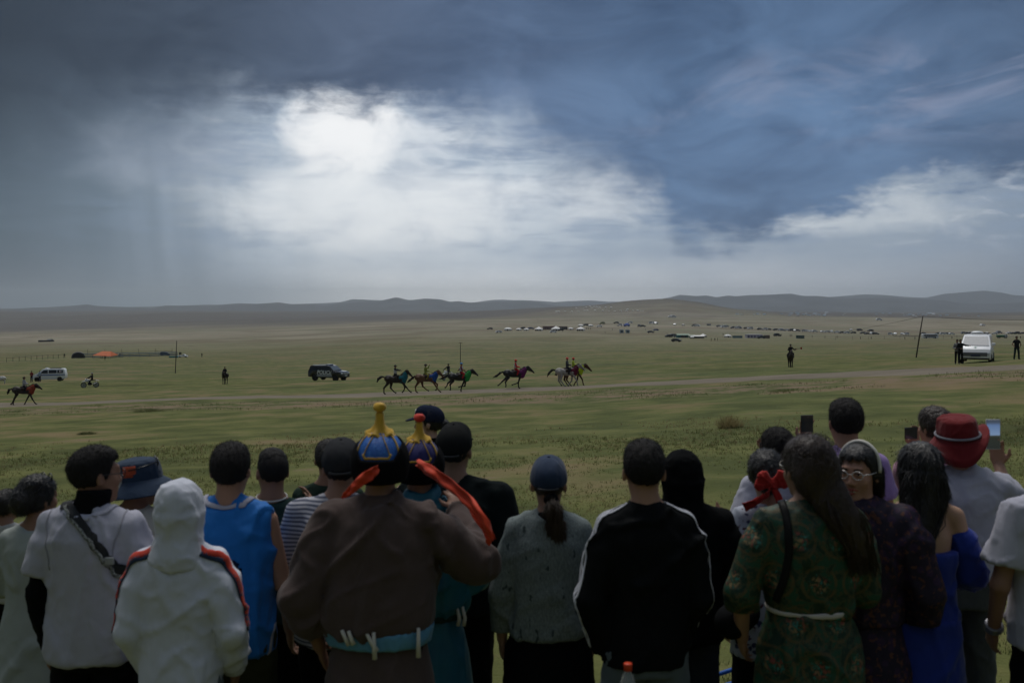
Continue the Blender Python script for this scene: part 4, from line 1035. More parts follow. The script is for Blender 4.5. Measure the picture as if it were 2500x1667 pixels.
RIDE = {('k', g): (g * 0.25, 0.27, 0.80) for g in (-1, 1)}; RIDE.update({('a', g): (g * 0.29, 0.10, 0.42) for g in (-1, 1)}); RIDE.update({('t', g): (g * 0.02, 0.16, -0.02) for g in (-1, 1)})
RIDE.update({('h', g): (g * 0.10, 0.03, 0.93) for g in (-1, 1)})
REIN = lambda g: {'e': (g * 0.25, 0.06, 1.16), 'w': (g * 0.08, 0.34, 1.10)}
def rider(hrs, H, shirt, legs_m, label, dx=0.02, **kw):
    rz = hrs.rotation_euler.z; s_ = hrs.scale[0]; k = H / 1.75
    loc = hrs.location + Vector((dx * math.cos(rz) * s_, dx * math.sin(rz) * s_, 1.36 * s_ - 0.90 * k))
    r = empty("rider", loc, rz - R(90)); kw.setdefault('L', REIN(-1)); kw.setdefault('Rr', REIN(1)); kw.setdefault('legs', RIDE)
    small_person(r, H, shirt, legs_m, **kw); tag(r, label, "rider"); return r
C = lambda n, c: mat(n, c, 0.85, 0.12, 12, spec=0.2)
coat_d = mat("dark_bay_coat", (0.024, 0.016, 0.012), 0.55, 0.3, 4, spec=0.35); coat_b = mat("black_coat", (0.012, 0.011, 0.011), 0.5, 0.3, 4, spec=0.35)
coat_c = mat("chestnut_coat", (0.125, 0.058, 0.026), 0.55, 0.25, 4, spec=0.35); coat_g = mat("grey_coat", (0.34, 0.32, 0.29), 0.65, 0.25, 5, spec=0.25); coat_r = mat("brown_coat", (0.075, 0.034, 0.018), 0.55, 0.25, 4)
def spot(u, d, dz=0.0): p = at(u, d); return p + Vector((0, 0, dz))
TAILW = ((-0.82, 1.22), (-1.06, 1.20), (-1.30, 1.02), (-1.52, 0.86))
h = horse(spot(58, 71.5), R(3), coat_d, TROT, "dark bay horse with rust chest cloth alone at the far left", neck=((0.46, 1.13), (0.70, 1.34), (0.90, 1.46)), nose=(1.28, 1.18), tail=((-0.84, 1.18), (-1.02, 1.12), (-1.10, 0.92), (-1.12, 0.78)), cloth_m=C("rust_cloth", (0.24, 0.045, 0.022)))
rider(h, 1.40, C("pale_grey_shirt", (0.30, 0.30, 0.31)), C("dark_breeches", (0.02, 0.02, 0.022)), "rider in pale grey with dark hat at the far left", hat=('brim', C("black_felt", (0.012, 0.012, 0.012))))
h = horse(spot(967, 69.2), R(-4), coat_d, GALLOP_A, "dark brown horse with turquoise chest cloth, last of the five", neck=((0.46, 1.15), (0.66, 1.45), (0.78, 1.64)), nose=(1.16, 1.26), tail=((-0.82, 1.22), (-1.06, 1.22), (-1.26, 1.06), (-1.34, 0.82)), cloth_m=C("turquoise_cloth", (0.016, 0.125, 0.155)))
rider(h, 1.42, C("black_shirt", (0.015, 0.015, 0.016)), C("dark_breeches", (0.02, 0.02, 0.022)), "rider in black with white bib reaching for the reins", -0.06, Rr={'e': (0.20, 0.22, 1.32), 'w': (0.08, 0.48, 1.28)}, L={'e': (-0.20, 0.22, 1.32), 'w': (-0.08, 0.50, 1.28)}, hat=('brim', C("black_felt", (0.012, 0.012, 0.012))), vest=C("white_bib", (0.45, 0.47, 0.46)))
h = horse(spot(1041, 69.6), R(-4), coat_c, GALLOP_A2, "chestnut horse with royal blue chest cloth", neck=((0.46, 1.13), (0.70, 1.36), (0.88, 1.52)), nose=(1.24, 1.14), tail=((-0.82, 1.20), (-0.98, 1.06), (-1.16, 0.90), (-1.36, 0.74)), cloth_m=C("royal_blue_cloth", (0.012, 0.060, 0.235)))
rd = rider(h, 1.40, C("lime_shirt", (0.22, 0.25, 0.055)), C("yellow_breeches", (0.30, 0.27, 0.05)), "rider in lime and yellow raising a whip hand", -0.06, Rr={'e': (0.26, 0.26, 1.40), 'w': (0.20, 0.36, 1.66)}, hat=('brim', C("black_felt", (0.012, 0.012, 0.012))))
h = horse(spot(1122, 70.0), R(-3), coat_b, GALLOP_B, "black horse with bright green chest cloth", neck=((0.46, 1.13), (0.72, 1.38), (0.94, 1.52)), nose=(1.30, 1.20), tail=((-0.82, 1.20), (-1.02, 1.08), (-1.22, 0.98), (-1.46, 0.92)), cloth_m=C("bright_green_cloth", (0.025, 0.26, 0.055)))
rider(h, 1.46, C("maroon_shirt", (0.16, 0.025, 0.03)), C("red_breeches", (0.40, 0.025, 0.03)), "rider in red breeches, pale bib and blue helmet", 0.12, L={'e': (-0.26, -0.14, 1.20), 'w': (-0.34, -0.30, 1.06)}, hat=('helmet', C("sky_blue_helmet", (0.07, 0.26, 0.55))), vest=C("pale_blue_bib", (0.38, 0.46, 0.52)))
h = horse(spot(1257, 70.3, 0.02), R(-2), coat_b, GALLOP_C, "black horse with magenta chest cloth", neck=((0.46, 1.13), (0.74, 1.38), (0.97, 1.50)), nose=(1.36, 1.16), tail=((-0.82, 1.20), (-1.06, 1.10), (-1.30, 0.90), (-1.56, 0.78)), cloth_m=C("magenta_cloth", (0.125, 0.018, 0.095)))
rider(h, 1.44, C("red_shirt", (0.48, 0.035, 0.03)), C("red_breeches", (0.40, 0.025, 0.03)), "rider dressed all in red with a red helmet", 0.06, hat=('helmet', C("red_helmet", (0.60, 0.045, 0.04))), vest=C("small_white_bib", (0.42, 0.38, 0.38)))
h = horse(spot(1398, 71.6), R(-1), coat_r, GALLOP_D, "brown horse with neon yellow cloth running behind the grey", neck=((0.46, 1.13), (0.74, 1.38), (0.97, 1.52)), nose=(1.36, 1.12), tail=((-0.82, 1.20), (-1.00, 1.05), (-1.16, 0.86), (-1.30, 0.80)), cloth_m=C("neon_yellow_cloth", (0.40, 0.52, 0.02)))
rider(h, 1.42, C("neon_vest", (0.42, 0.50, 0.05)), C("dark_breeches", (0.02, 0.02, 0.022)), "rider in neon yellow half hidden by the leading rider", 0.05, hat=('helmet', C("red_helmet", (0.60, 0.045, 0.04))))
h = horse(spot(1384, 70.4), R(-2), coat_g, GALLOP_D, "leading grey horse with maroon chest cloth", neck=((0.46, 1.13), (0.72, 1.40), (0.92, 1.56)), nose=(1.28, 1.20), tail=((-0.82, 1.20), (-1.04, 1.20), (-1.26, 0.98), (-1.40, 0.70)), dark=mat("black_horsehair", (0.010, 0.009, 0.009), 0.7), cloth_m=C("maroon_cloth", (0.105, 0.012, 0.032)))
rider(h, 1.50, C("slate_shirt", (0.055, 0.06, 0.065)), C("charcoal_breeches", (0.03, 0.032, 0.036)), "rider in slate grey with a pink-red cap on the grey horse", 0.02, hat=('helmet', C("pink_red_cap", (0.62, 0.08, 0.075))))
h = horse(at(549, 124), R(-92), coat_d, STAND, "dark horse walking straight towards the crowd beside the police car", neck=((0.46, 1.13), (0.66, 1.38), (0.80, 1.52)), nose=(1.02, 1.16))
rider(h, 1.62, C("black_shirt", (0.015, 0.015, 0.016)), C("dark_breeches", (0.02, 0.02, 0.022)), "dark rider facing the crowd to the left of the police car", hat=('brim', C("black_felt", (0.012, 0.012, 0.012))))
h = horse(at(1930, 97), R(-98), coat_d, STAND, "dark brown horse facing the crowd in the open field", neck=((0.46, 1.13), (0.66, 1.38), (0.80, 1.52)), nose=(1.02, 1.14), s=1.05)
rd = rider(h, 1.66, C("black_shirt", (0.015, 0.015, 0.016)), C("dark_breeches", (0.02, 0.02, 0.022)), "dark rider facing the crowd with a stick held out", L={'e': (-0.34, 0.05, 1.20), 'w': (-0.55, 0.10, 1.22)}, hat=('brim', C("black_felt", (0.012, 0.012, 0.012))))
sk = MB(); c_ = rd.location; sk.tube([(c_.x + 0.35, c_.y - 0.2, c_.z + 1.30 * 0.95), (c_.x + 0.95, c_.y - 0.25, c_.z + 1.33 * 0.95)], 0.03, 6); so = sk.build("signal_stick", mat("dark_stick", (0.03, 0.025, 0.02)), None)
mb = MB(); mb.box((c_.x + 0.97, c_.y - 0.25, c_.z + 1.34 * 0.95), (0.14, 0.05, 0.20)); mb.build("flag", C("red_flag", (0.35, 0.04, 0.03)), so); tag(so, "short stick with red flag held by the rider in the open field", "stick")
# white sheep grazing at the very left edge
p0 = uv(4, 937); sh_ = empty("sheep", p0, R(200)); q = SDF(); q.ell((0, 0, 0.62), (0.50, 0.27, 0.28), None, 0.05); q.cap((0.42, 0, 0.66), (0.70, 0, 0.34), 0.14, 0.085, 0.05)
for x in (-0.32, 0.30):
    for g in (-1, 1): q.cap((x, g * 0.13, 0.5), (x, g * 0.13, 0.03), 0.065, 0.045, 0.03)
q.build("body", mat("white_fleece_wool", (0.55, 0.54, 0.52), 1.0, 0.2, 12, 0.6, 40), sh_, 0.03, fuzz(0.03, 12, zs=1)); sh_.scale = (1.25, 1.25, 1.25)
tag(sh_, "white grazing animal cut off by the left edge", "animal")

# ---------------------------------------------------------------- vehicles
def wheels(root, xs, half, r=0.36, w=0.24, rimm=None):
    tm = MB(); tm.lathe([(r * 0.60, -w / 2), (r * 0.93, -w / 2), (r, -w * 0.35), (r, w * 0.35), (r * 0.93, w / 2), (r * 0.60, w / 2)], n=22, axis='y'); tme = tm.mesh("tyre"); tme.materials.append(BLK)
    rm = MB(); rm.lathe([(0.0, -w * 0.30), (r * 0.25, -w * 0.32), (r * 0.60, -w * 0.42), (r * 0.62, 0.0), (r * 0.60, w * 0.42), (r * 0.25, w * 0.32), (0.0, w * 0.30)], n=14, axis='y', smooth=False); rme = rm.mesh("rim"); rme.materials.append(rimm or SILV)
    for x in xs:
        for g in (-1, 1):
            wh = empty("wheel", (x, g * (half - w / 2 + 0.02), r), 0, root); link("tyre", tme, None, wh); link("rim", rme, None, wh)
def side_glass(root, polys, yf, m=None, name="window"):
    for poly in polys:
        for g in (-1, 1):
            mb = MB(); vs = [(x, g * yf(x, z), z) for x, z in poly]; vi = [(x, g * (yf(x, z) - 0.03), z) for x, z in poly]; n = len(poly)
            mb.add(vs + vi, [tuple(range(n)), tuple(range(2 * n - 1, n - 1, -1))] + [(i, (i + 1) % n, (i + 1) % n + n, i + n) for i in range(n)]); mb.build(name, m or GLASS, root)
def slab(root, pts, m, name, t=0.02):
    a, b_, c = Vector(pts[0]), Vector(pts[1]), Vector(pts[2]); nrm = (b_ - a).cross(c - a).normalized() * t; mb = MB(); n = len(pts)
    mb.add([tuple(Vector(q_) + nrm * 0.5) for q_ in pts] + [tuple(Vector(q_) - nrm * 0.5) for q_ in pts], [tuple(range(n)), tuple(range(2 * n - 1, n - 1, -1))] + [(i, (i + 1) % n, (i + 1) % n + n, i + n) for i in range(n)])
    return mb.build(name, m, root)
def text_part(root, body, size, m, loc, rot, name, shear=0.0, ext=0.004):
    cu = bpy.data.curves.new(name, 'FONT'); cu.body = body; cu.size = size; cu.align_x = 'CENTER'; cu.align_y = 'CENTER'; cu.shear = shear; cu.extrude = ext; cu.offset = size * 0.022; cu.resolution_u = 3
    tmp = bpy.data.objects.new("tmp", cu); COL.objects.link(tmp); dg = bpy.context.evaluated_depsgraph_get(); me = bpy.data.meshes.new_from_object(tmp.evaluated_get(dg)); bpy.data.objects.remove(tmp)
    o = link(name, me, None, root, loc, rot); me.materials.clear(); me.materials.append(m); return o
# police car
pc = at(803, 123); car = empty("police_car", pc, R(-24))
prof = [(-2.46, 0.62), (-2.47, 1.00), (-2.38, 1.18), (-2.20, 1.78), (-2.02, 1.88), (0.25, 1.91), (0.62, 1.84), (1.28, 1.27), (2.18, 1.18), (2.38, 1.05), (2.45, 0.72), (2.40, 0.46), (1.98, 0.44), (1.92, 0.70), (1.72, 0.86), (1.40, 0.86), (1.20, 0.70), (1.14, 0.42), (-1.02, 0.42), (-1.08, 0.70), (-1.28, 0.86), (-1.60, 0.86), (-1.80, 0.70), (-1.86, 0.46), (-2.40, 0.50)]
shf = lambda x, z: (1.0 - max(0, z - 1.15) * 0.24) * (0.94 if x > 2.3 or x < -2.4 else 1.0)
yf = lambda x, z: 0.97 * shf(x, z) + 0.012
mb = MB(); mb.prism(prof, -0.97, 0.97, shf); mb.build("body", BLACKP, car, 0.03)
side_glass(car, [[(-2.12, 1.30), (-2.00, 1.74), (-1.22, 1.78), (-1.18, 1.28)], [(-1.10, 1.28), (-1.13, 1.78), (-0.25, 1.79), (-0.20, 1.28)], [(-0.12, 1.28), (-0.16, 1.79), (0.42, 1.77), (0.98, 1.30)]], yf)
slab(car, [(1.25, -0.86, 1.33), (1.25, 0.86, 1.33), (0.70, 0.74, 1.80), (0.70, -0.74, 1.80)], mat("sky_glass", (0.10, 0.12, 0.14), 0.15, 0, spec=0.5), "windshield", 0.03)
for g in (-1, 1):
    slab(car, [(-1.20, g * (yf(0, .5)), 0.56), (1.12, g * (yf(0, .5)), 0.56), (1.05, g * yf(0, 1.05), 0.86), (-1.0, g * yf(0, 1.05), 0.86)], mat("grey_white_livery", (0.30, 0.31, 0.33), 0.4), "livery_panel", 0.01)
    text_part(car, "POLICE", 0.64, mat("white_lettering", (0.80, 0.81, 0.82), 0.4), (-0.05, g * (0.985 + 0.012), 1.06), (R(90), 0, 0 if g < 0 else R(180)), "lettering", 0.25)
    mb = MB(); mb.box((2.30, g * 0.70, 0.98), (0.22, 0.42, 0.17)); mb.build("headlight", LAMP, car, 0.03)
    mb = MB(); mb.box((-2.40, g * 0.80, 1.08), (0.12, 0.20, 0.28)); mb.build("tail_light", REDL, car, 0.02)
    mb = MB(); mb.box((0.95, g * 1.05, 1.32), (0.16, 0.22, 0.18)); mb.build("side_mirror", BLACKP, car, 0.03)
    mb = MB(); mb.tube([(-1.9, g * 0.68, 1.96), (0.1, g * 0.68, 1.98)], 0.03, 6); mb.build("roof_rail", SILV, car)
mb = MB(); mb.box((2.44, 0, 0.96), (0.06, 0.85, 0.20)); mb.build("grille", SILV, car, 0.01); mb = MB(); mb.box((2.46, 0, 0.58), (0.06, 1.5, 0.16)); mb.build("bumper", DARKP, car, 0.02); mb = MB(); mb.box((2.50, 0, 0.70), (0.02, 0.5, 0.12)); mb.build("number_plate", WHITEP, car)
mb = MB(); mb.box((0.15, 0, 1.97), (0.26, 1.2, 0.11)); mb.build("light_bar", mat("blue_lens", (0.10, 0.16, 0.32), 0.2, spec=0.6), car, 0.02)
wheels(car, (-1.44, 1.56), 0.98, 0.40, 0.28); tag(car, "black police car with white lettering driving beside the galloping horses", "police car")
# ambulance van
av = at(120, 157); van = empty("ambulance_van", av, R(180 + 14))
prof = [(-2.52, 0.45), (-2.55, 1.0), (-2.46, 1.40), (-2.38, 1.85), (-2.20, 1.97), (0.40, 1.99), (0.80, 1.92), (1.55, 1.25), (2.25, 1.02), (2.50, 0.80), (2.55, 0.45), (2.00, 0.36), (1.94, 0.60), (1.76, 0.74), (1.48, 0.74), (1.30, 0.60), (1.24, 0.34), (-1.30, 0.34), (-1.36, 0.60), (-1.54, 0.74), (-1.82, 0.74), (-2.00, 0.60), (-2.06, 0.36)]
shv = lambda x, z: (1.0 - max(0, z - 1.10) * 0.14) * (0.92 if x > 2.3 else 1.0); yv = lambda x, z: 0.95 * shv(x, z) + 0.012
mb = MB(); mb.prism(prof, -0.95, 0.95, shv); mb.build("body", WHITEP, van, 0.03)
side_glass(van, [[(-2.20, 1.32), (-2.16, 1.78), (-1.35, 1.80), (-1.35, 1.30)], [(-1.25, 1.30), (-1.25, 1.80), (-0.10, 1.81), (-0.10, 1.28)], [(0.02, 1.27), (0.02, 1.80), (0.60, 1.80), (1.25, 1.28)]], yv)
side_glass(van, [[(-2.50, 0.98), (-2.50, 1.10), (1.60, 1.06), (1.60, 0.94)]], yv, mat("blue_stripe_paint", (0.03, 0.10, 0.34), 0.4), "stripe")
side_glass(van, [[(-1.95, 1.46), (-1.95, 1.70), (-1.62, 1.70), (-1.62, 1.46)]], lambda x, z: yv(x, z) + 0.006, WHITEP, "emblem_panel"); side_glass(van, [[(-1.88, 1.50), (-1.88, 1.66), (-1.69, 1.66), (-1.69, 1.50)]], lambda x, z: yv(x, z) + 0.012, mat("pale_red_emblem", (0.40, 0.16, 0.18), 0.5), "emblem")
slab(van, [(1.50, -0.80, 1.31), (1.50, 0.80, 1.31), (0.86, 0.74, 1.88), (0.86, -0.74, 1.88)], _mats["sky_glass"], "windshield", 0.03)
for g in (-1, 1): mb = MB(); mb.box((2.36, g * 0.66, 0.90), (0.30, 0.36, 0.16)); mb.build("headlight", LAMP, van, 0.03); mb = MB(); mb.box((1.30, g * 1.02, 1.30), (0.14, 0.22, 0.20)); mb.build("side_mirror", WHITEP, van, 0.03)
mb = MB(); mb.box((2.50, 0, 0.80), (0.06, 0.8, 0.14)); mb.build("grille", DARKP, van); mb = MB(); mb.box((0.35, 0, 2.05), (0.30, 1.1, 0.13)); mb.build("light_bar", mat("pale_lens", (0.6, 0.62, 0.66), 0.2), van, 0.03)
mb = MB(); mb.box((-1.0, 0, 2.03), (1.6, 1.0, 0.06)); mb.build("roof_rack", DARKP, van)
wheels(van, (-1.68, 1.62), 0.96, 0.34, 0.23); tag(van, "white ambulance van with a blue stripe parked on the grass", "van")
def stander(u, d, H, shirt, legs_m, label, rz=0, **kw):
    r = empty("person", at(u, d), R(rz)); small_person(r, H, shirt, legs_m, **kw); tag(r, label, "person"); return r
ARMS = lambda g: {'e': (g * 0.25, 0.0, 1.13), 'w': (g * 0.10, 0.22, 1.10)}
stander(77, 153, 1.72, C("brick_red_jacket", (0.20, 0.03, 0.025)), C("navy_trousers", (0.015, 0.02, 0.04)), "person in a brick red jacket in front of the ambulance bonnet", 180, L=ARMS(-1), Rr=ARMS(1))
stander(97, 153, 1.72, C("pale_blue_shirt", (0.30, 0.40, 0.50)), C("navy_trousers", (0.015, 0.02, 0.04)), "person in a pale blue shirt beside the ambulance door", 170, long=False)
# white van seen from the front
wv = at(2386, 71); van = empty("passenger_van", wv, R(-90 - 28))
prof = [(-2.58, 0.5), (-2.60, 1.2), (-2.50, 1.80), (-2.30, 1.98), (0.60, 2.00), (1.00, 1.93), (2.05, 1.22), (2.45, 1.05), (2.58, 0.80), (2.58, 0.45), (2.45, 0.32), (2.05, 0.32), (1.98, 0.60), (1.80, 0.74), (1.50, 0.74), (1.32, 0.60), (1.25, 0.30), (-1.25, 0.30), (-1.32, 0.60), (-1.50, 0.74), (-1.80, 0.74), (-1.98, 0.60), (-2.05, 0.32)]
shw = lambda x, z: (1.0 - max(0, z - 1.05) * 0.19) * (0.96 if x > 2.4 else 1.0)
yw = lambda x, z: 0.985 * shw(x, z) + 0.012
mb = MB(); mb.prism(prof, -0.985, 0.985, shw); mb.build("body", WHITEP, van, 0.04)
slab(van, [(1.98, -0.84, 1.29), (1.98, 0.84, 1.29), (1.10, 0.74, 1.88), (1.10, -0.74, 1.88)], mat("reflecting_windshield", (0.10, 0.125, 0.16), 0.22, 0, spec=0.3), "windshield", 0.03)
side_glass(van, [[(-2.35, 1.15), (-2.30, 1.75), (-1.2, 1.80), (-1.2, 1.12)], [(-1.1, 1.12), (-1.1, 1.80), (0.1, 1.82), (0.1, 1.12)], [(0.2, 1.12), (0.2, 1.82), (0.85, 1.82), (1.60, 1.25)]], yw)
mb = MB(); mb.box((2.585, 0, 0.70), (0.04, 1.50, 0.26)); mb.build("grille", mat("grey_grille", (0.16, 0.165, 0.17), 0.4, 0.3, 30), van, 0.03)
mb = MB(); mb.box((2.60, 0.02, 0.62), (0.03, 0.60, 0.15)); pl_ = mb.build("number_plate", mat("blue_grey_plate", (0.06, 0.07, 0.12), 0.5), van)
mb = MB(); mb.box((2.575, 0, 1.035), (0.03, 1.70, 0.022)); mb.build("light_strip", LAMP, van); mb = MB(); mb.box((2.52, 0, 0.40), (0.10, 1.75, 0.10)); mb.build("bumper", DARKP, van, 0.02)
for g in (-1, 1):
    mb = MB(); mb.box((2.53, g * 0.78, 0.70), (0.10, 0.20, 0.22)); mb.build("headlight", LAMP, van, 0.03); mb = MB(); mb.box((1.45, g * 1.10, 1.36), (0.14, 0.24, 0.20)); mb.build("side_mirror", WHITEP if g < 0 else WHITEP, van, 0.04)
    mb = MB(); mb.tube([(-1.9, g * 0.66, 2.05), (0.55, g * 0.66, 2.06)], 0.025, 6); mb.build("roof_rail", DARKP, van)
for x in (-1.4, -0.4, 0.5): mb = MB(); mb.box((x, 0, 2.09), (0.07, 1.5, 0.035)); mb.build("roof_bar", DARKP, van)
mb = MB(); mb.lathe([(0.42, 0.0), (0.42, 0.04), (0.34, 0.11), (0.15, 0.15), (0.0, 0.155)], (0.1, 0.0, 2.10), 18); mb.build("roof_dome", WHITEP, van)
EMB = mat("green_emblem", (0.03, 0.22, 0.12), 0.5)
for a in range(4):
    c, s_ = math.cos(a * math.pi / 2 + 0.2), math.sin(a * math.pi / 2 + 0.2); bx, bz = 2.24, 1.155
    slab(van, [(bx + 0.0, 0, bz + 0.008), (bx + 0.06 * c - 0.03 * s_, 0.06 * s_ + 0.03 * c, bz + 0.008 - 0.42 * (0.06 * c - 0.03 * s_)), (bx + 0.12 * c, 0.12 * s_, bz + 0.008 - 0.42 * 0.12 * c), (bx + 0.06 * c + 0.03 * s_, 0.06 * s_ - 0.03 * c, bz + 0.008 - 0.42 * (0.06 * c + 0.03 * s_))], EMB, "emblem", 0.008)
wheels(van, (-1.65, 1.65), 1.0, 0.35, 0.24); tag(van, "white passenger van with roof dome facing the crowd", "van")
stander(2337, 68.5, 1.70, C("striped_grey_shirt", (0.22, 0.22, 0.21)), C("black_trousers", (0.012, 0.012, 0.013)), "person in a grey shirt standing left of the white van", 160, L=ARMS(-1), Rr=ARMS(1))
stander(2345, 68.0, 1.68, C("black_shirt", (0.015, 0.015, 0.016)), C("black_trousers", (0.012, 0.012, 0.013)), "person in black resting one arm on the white van", 180, L={'e': (-0.36, 0.0, 1.32), 'w': (-0.60, 0.05, 1.30)}, Rr=ARMS(1))
stander(2482, 74, 1.74, C("black_shirt", (0.015, 0.015, 0.016)), C("dark_green_trousers", (0.02, 0.035, 0.035)), "person in black shirt standing alone right of the white van", 175, L={'e': (-0.30, 0.02, 1.12), 'w': (-0.20, 0.10, 0.95)}, Rr={'e': (0.32, 0.02, 1.14), 'w': (0.26, 0.16, 1.0)}, long=False, legs={('a', -1): (-0.17, -0.02, 0.075), ('a', 1): (0.17, -0.02, 0.075), ('k', -1): (-0.14, 0.03, 0.5), ('k', 1): (0.14, 0.03, 0.5)})
# motorbikes
def motorbike(loc, rz, label):
    o = empty("motorcycle", loc, rz); WB = mat("white_fairing", (0.62, 0.63, 0.64), 0.4)
    for x in (-0.66, 0.70):
        wh = empty("wheel", (x, 0, 0.33), 0, o); mb = MB(); mb.lathe([(0.27, -0.045), (0.31, -0.05), (0.335, 0.0), (0.31, 0.05), (0.27, 0.045), (0.27, -0.045)], n=24, axis='y'); mb.build("tyre", BLK, wh)
        mb = MB(); mb.lathe([(0.255, -0.03), (0.27, -0.03), (0.27, 0.03), (0.255, 0.03), (0.255, -0.03)], n=24, axis='y'); mb.build("rim", SILV, wh)
        for k in range(8): a = k * math.pi / 4; mb = MB(); mb.tube([(0.03 * math.cos(a), 0, 0.03 * math.sin(a)), (0.26 * math.cos(a), 0, 0.26 * math.sin(a))], 0.007, 4); mb.build("spoke", SILV, wh)
        mb = MB(); mb.tube([(0, -0.07, 0), (0, 0.07, 0)], 0.045, 8); mb.build("hub", DARKP, wh)
    for g in (-1, 1): mb = MB(); mb.tube([(0.70, g * 0.09, 0.33), (0.42, g * 0.09, 1.02)], 0.028, 7); mb.build("fork", SILV, o); mb = MB(); mb.tube([(-0.66, g * 0.10, 0.33), (-0.15, g * 0.10, 0.42)], 0.03, 6); mb.build("swing_arm", DARKP, o)
    mb = MB(); mb.tube([(0.40, -0.36, 1.12), (0.42, -0.12, 1.05), (0.42, 0.12, 1.05), (0.40, 0.36, 1.12)], 0.02, 6); mb.build("handlebar", DARKP, o)
    q = SDF(); q.cap((0.30, 0, 0.90), (-0.05, 0, 0.84), 0.13, 0.09, 0.03, ((0, 1, 0), 0.8)); q.cap((0.36, 0.0, 0.78), (0.16, 0, 0.66), 0.13, 0.08, 0.04, ((0, 1, 0), 1.2)); q.build("fuel_tank", WB, o, 0.022)
    q = SDF(); q.cap((-0.02, 0, 0.86), (-0.62, 0, 0.90), 0.075, 0.055, 0.03, ((0, 0, 1), 0.6)); q.build("seat", BLK, o, 0.022)
    q = SDF(); q.cap((0.92, 0, 0.72), (0.48, 0, 0.78), 0.03, 0.06, 0.02, ((0, 1, 0), 1.6)); q.cap((-0.62, 0, 0.84), (-0.98, 0, 0.80), 0.06, 0.03, 0.02, ((0, 1, 0), 1.4)); q.build("mudguard", WB, o, 0.022)
    q = SDF(); q.ell((0.05, 0, 0.46), (0.24, 0.14, 0.20), None, 0.03); q.cap((0.0, 0.08, 0.5), (0.22, 0.05, 0.32), 0.06, 0.05, 0.02); q.build("engine", DARKP, o, 0.024)
    mb = MB(); mb.tube([(0.2, 0.13, 0.34), (-0.2, 0.15, 0.36), (-0.75, 0.16, 0.62)], [0.03, 0.035, 0.05], 8); mb.build("exhaust", SILV, o)
    mb = MB(); mb.lathe([(0.0, 0.06), (0.08, 0.05), (0.10, 0.0), (0.05, -0.06)], (0.50, 0, 0.98), 12, 'x'); mb.build("headlight", LAMP, o)
    tag(o, label, "motorcycle"); return o
MOTO = {('h', g): (g * 0.10, 0.0, 0.93) for g in (-1, 1)}; MOTO.update({('k', g): (g * 0.20, 0.34, 0.72) for g in (-1, 1)}); MOTO.update({('a', g): (g * 0.19, 0.10, 0.34) for g in (-1, 1)})
MARM = lambda g: {'e': (g * 0.30, 0.28, 1.18), 'w': (g * 0.30, 0.50, 1.08)}
def biker(m_, label, hat):
    r = empty("rider", m_.location + Vector((-0.22 * math.cos(m_.rotation_euler.z), -0.22 * math.sin(m_.rotation_euler.z), 0.06)), m_.rotation_euler.z - R(90)); small_person(r, 1.70, C("black_shirt", (0.015, 0.015, 0.016)), C("black_trousers", (0.012, 0.012, 0.013)), L=MARM(-1), Rr=MARM(1), legs=MOTO, hat=hat); tag(r, label, "rider")
m_ = motorbike(at(220, 117), R(180 + 32), "white off-road motorcycle on the left, turned towards the crowd"); biker(m_, "black-clad rider of the left motorcycle in a pale helmet", ('helmet', C("pale_grey_helmet", (0.30, 0.30, 0.30))))
m_ = motorbike(at(1092, 108), R(-90 - 28), "white motorcycle seen from the front behind the racing horses"); biker(m_, "black-clad rider of the motorcycle behind the racing horses", ('helmet', C("black_felt", (0.012, 0.012, 0.012))))

# ================================================================== camps, parked cars and houses across the valley
CANV = mat("white_canvas", (0.84, 0.83, 0.80), 0.9, 0.12, 1.2); DOORM = mat("dark_doorway", (0.055, 0.045, 0.045), 0.8)
_kit = {}
def kit(key, fn):
    if key not in _kit: _kit[key] = fn()
    return _kit[key]
def put(parts, name, loc, rz, s, label, cat, group=None):
    """copy a small kit of shared meshes to a spot: [(part name, mesh)]"""
    o = empty(name, loc, rz); o.scale = (s, s, s) if not isinstance(s, tuple) else s
    for pn, me in parts: link(pn, me, None, o)
    tag(o, label, cat, group); return o
def one(name, me, loc, rz, s, label, cat, group=None):
    o = link(name, me, None, None, loc, (0, 0, rz)); o.scale = (s, s, s) if not isinstance(s, tuple) else s
    tag(o, label, cat, group); return o
def wm(mb, name, m, bevel=0.0): me = mb.mesh(name, bevel); me.materials.append(m); return me
def ger_kit():          # one metre wide
    w = MB(); w.lathe([(0.50, 0.0), (0.50, 0.22), (0.49, 0.235)], n=20); r = MB(); r.lathe([(0.515, 0.215), (0.50, 0.24), (0.30, 0.345), (0.10, 0.41), (0.09, 0.43), (0.0, 0.432)], n=20)
    d = MB(); d.box((0, -0.50, 0.10), (0.13, 0.04, 0.20)); c = MB(); c.lathe([(0.10, 0.405), (0.105, 0.44), (0.06, 0.455), (0.0, 0.456)], n=12); b = MB(); b.lathe([(0.507, 0.12), (0.508, 0.145), (0.504, 0.146)], n=20)
    return [("wall", wm(w, "wall", CANV)), ("roof", wm(r, "roof", CANV)), ("door", wm(d, "door", DOORM)), ("crown", wm(c, "crown", mat("grey_felt", (0.28, 0.27, 0.26)))), ("band", wm(b, "band", mat("grey_felt", (0.28, 0.27, 0.26))))]
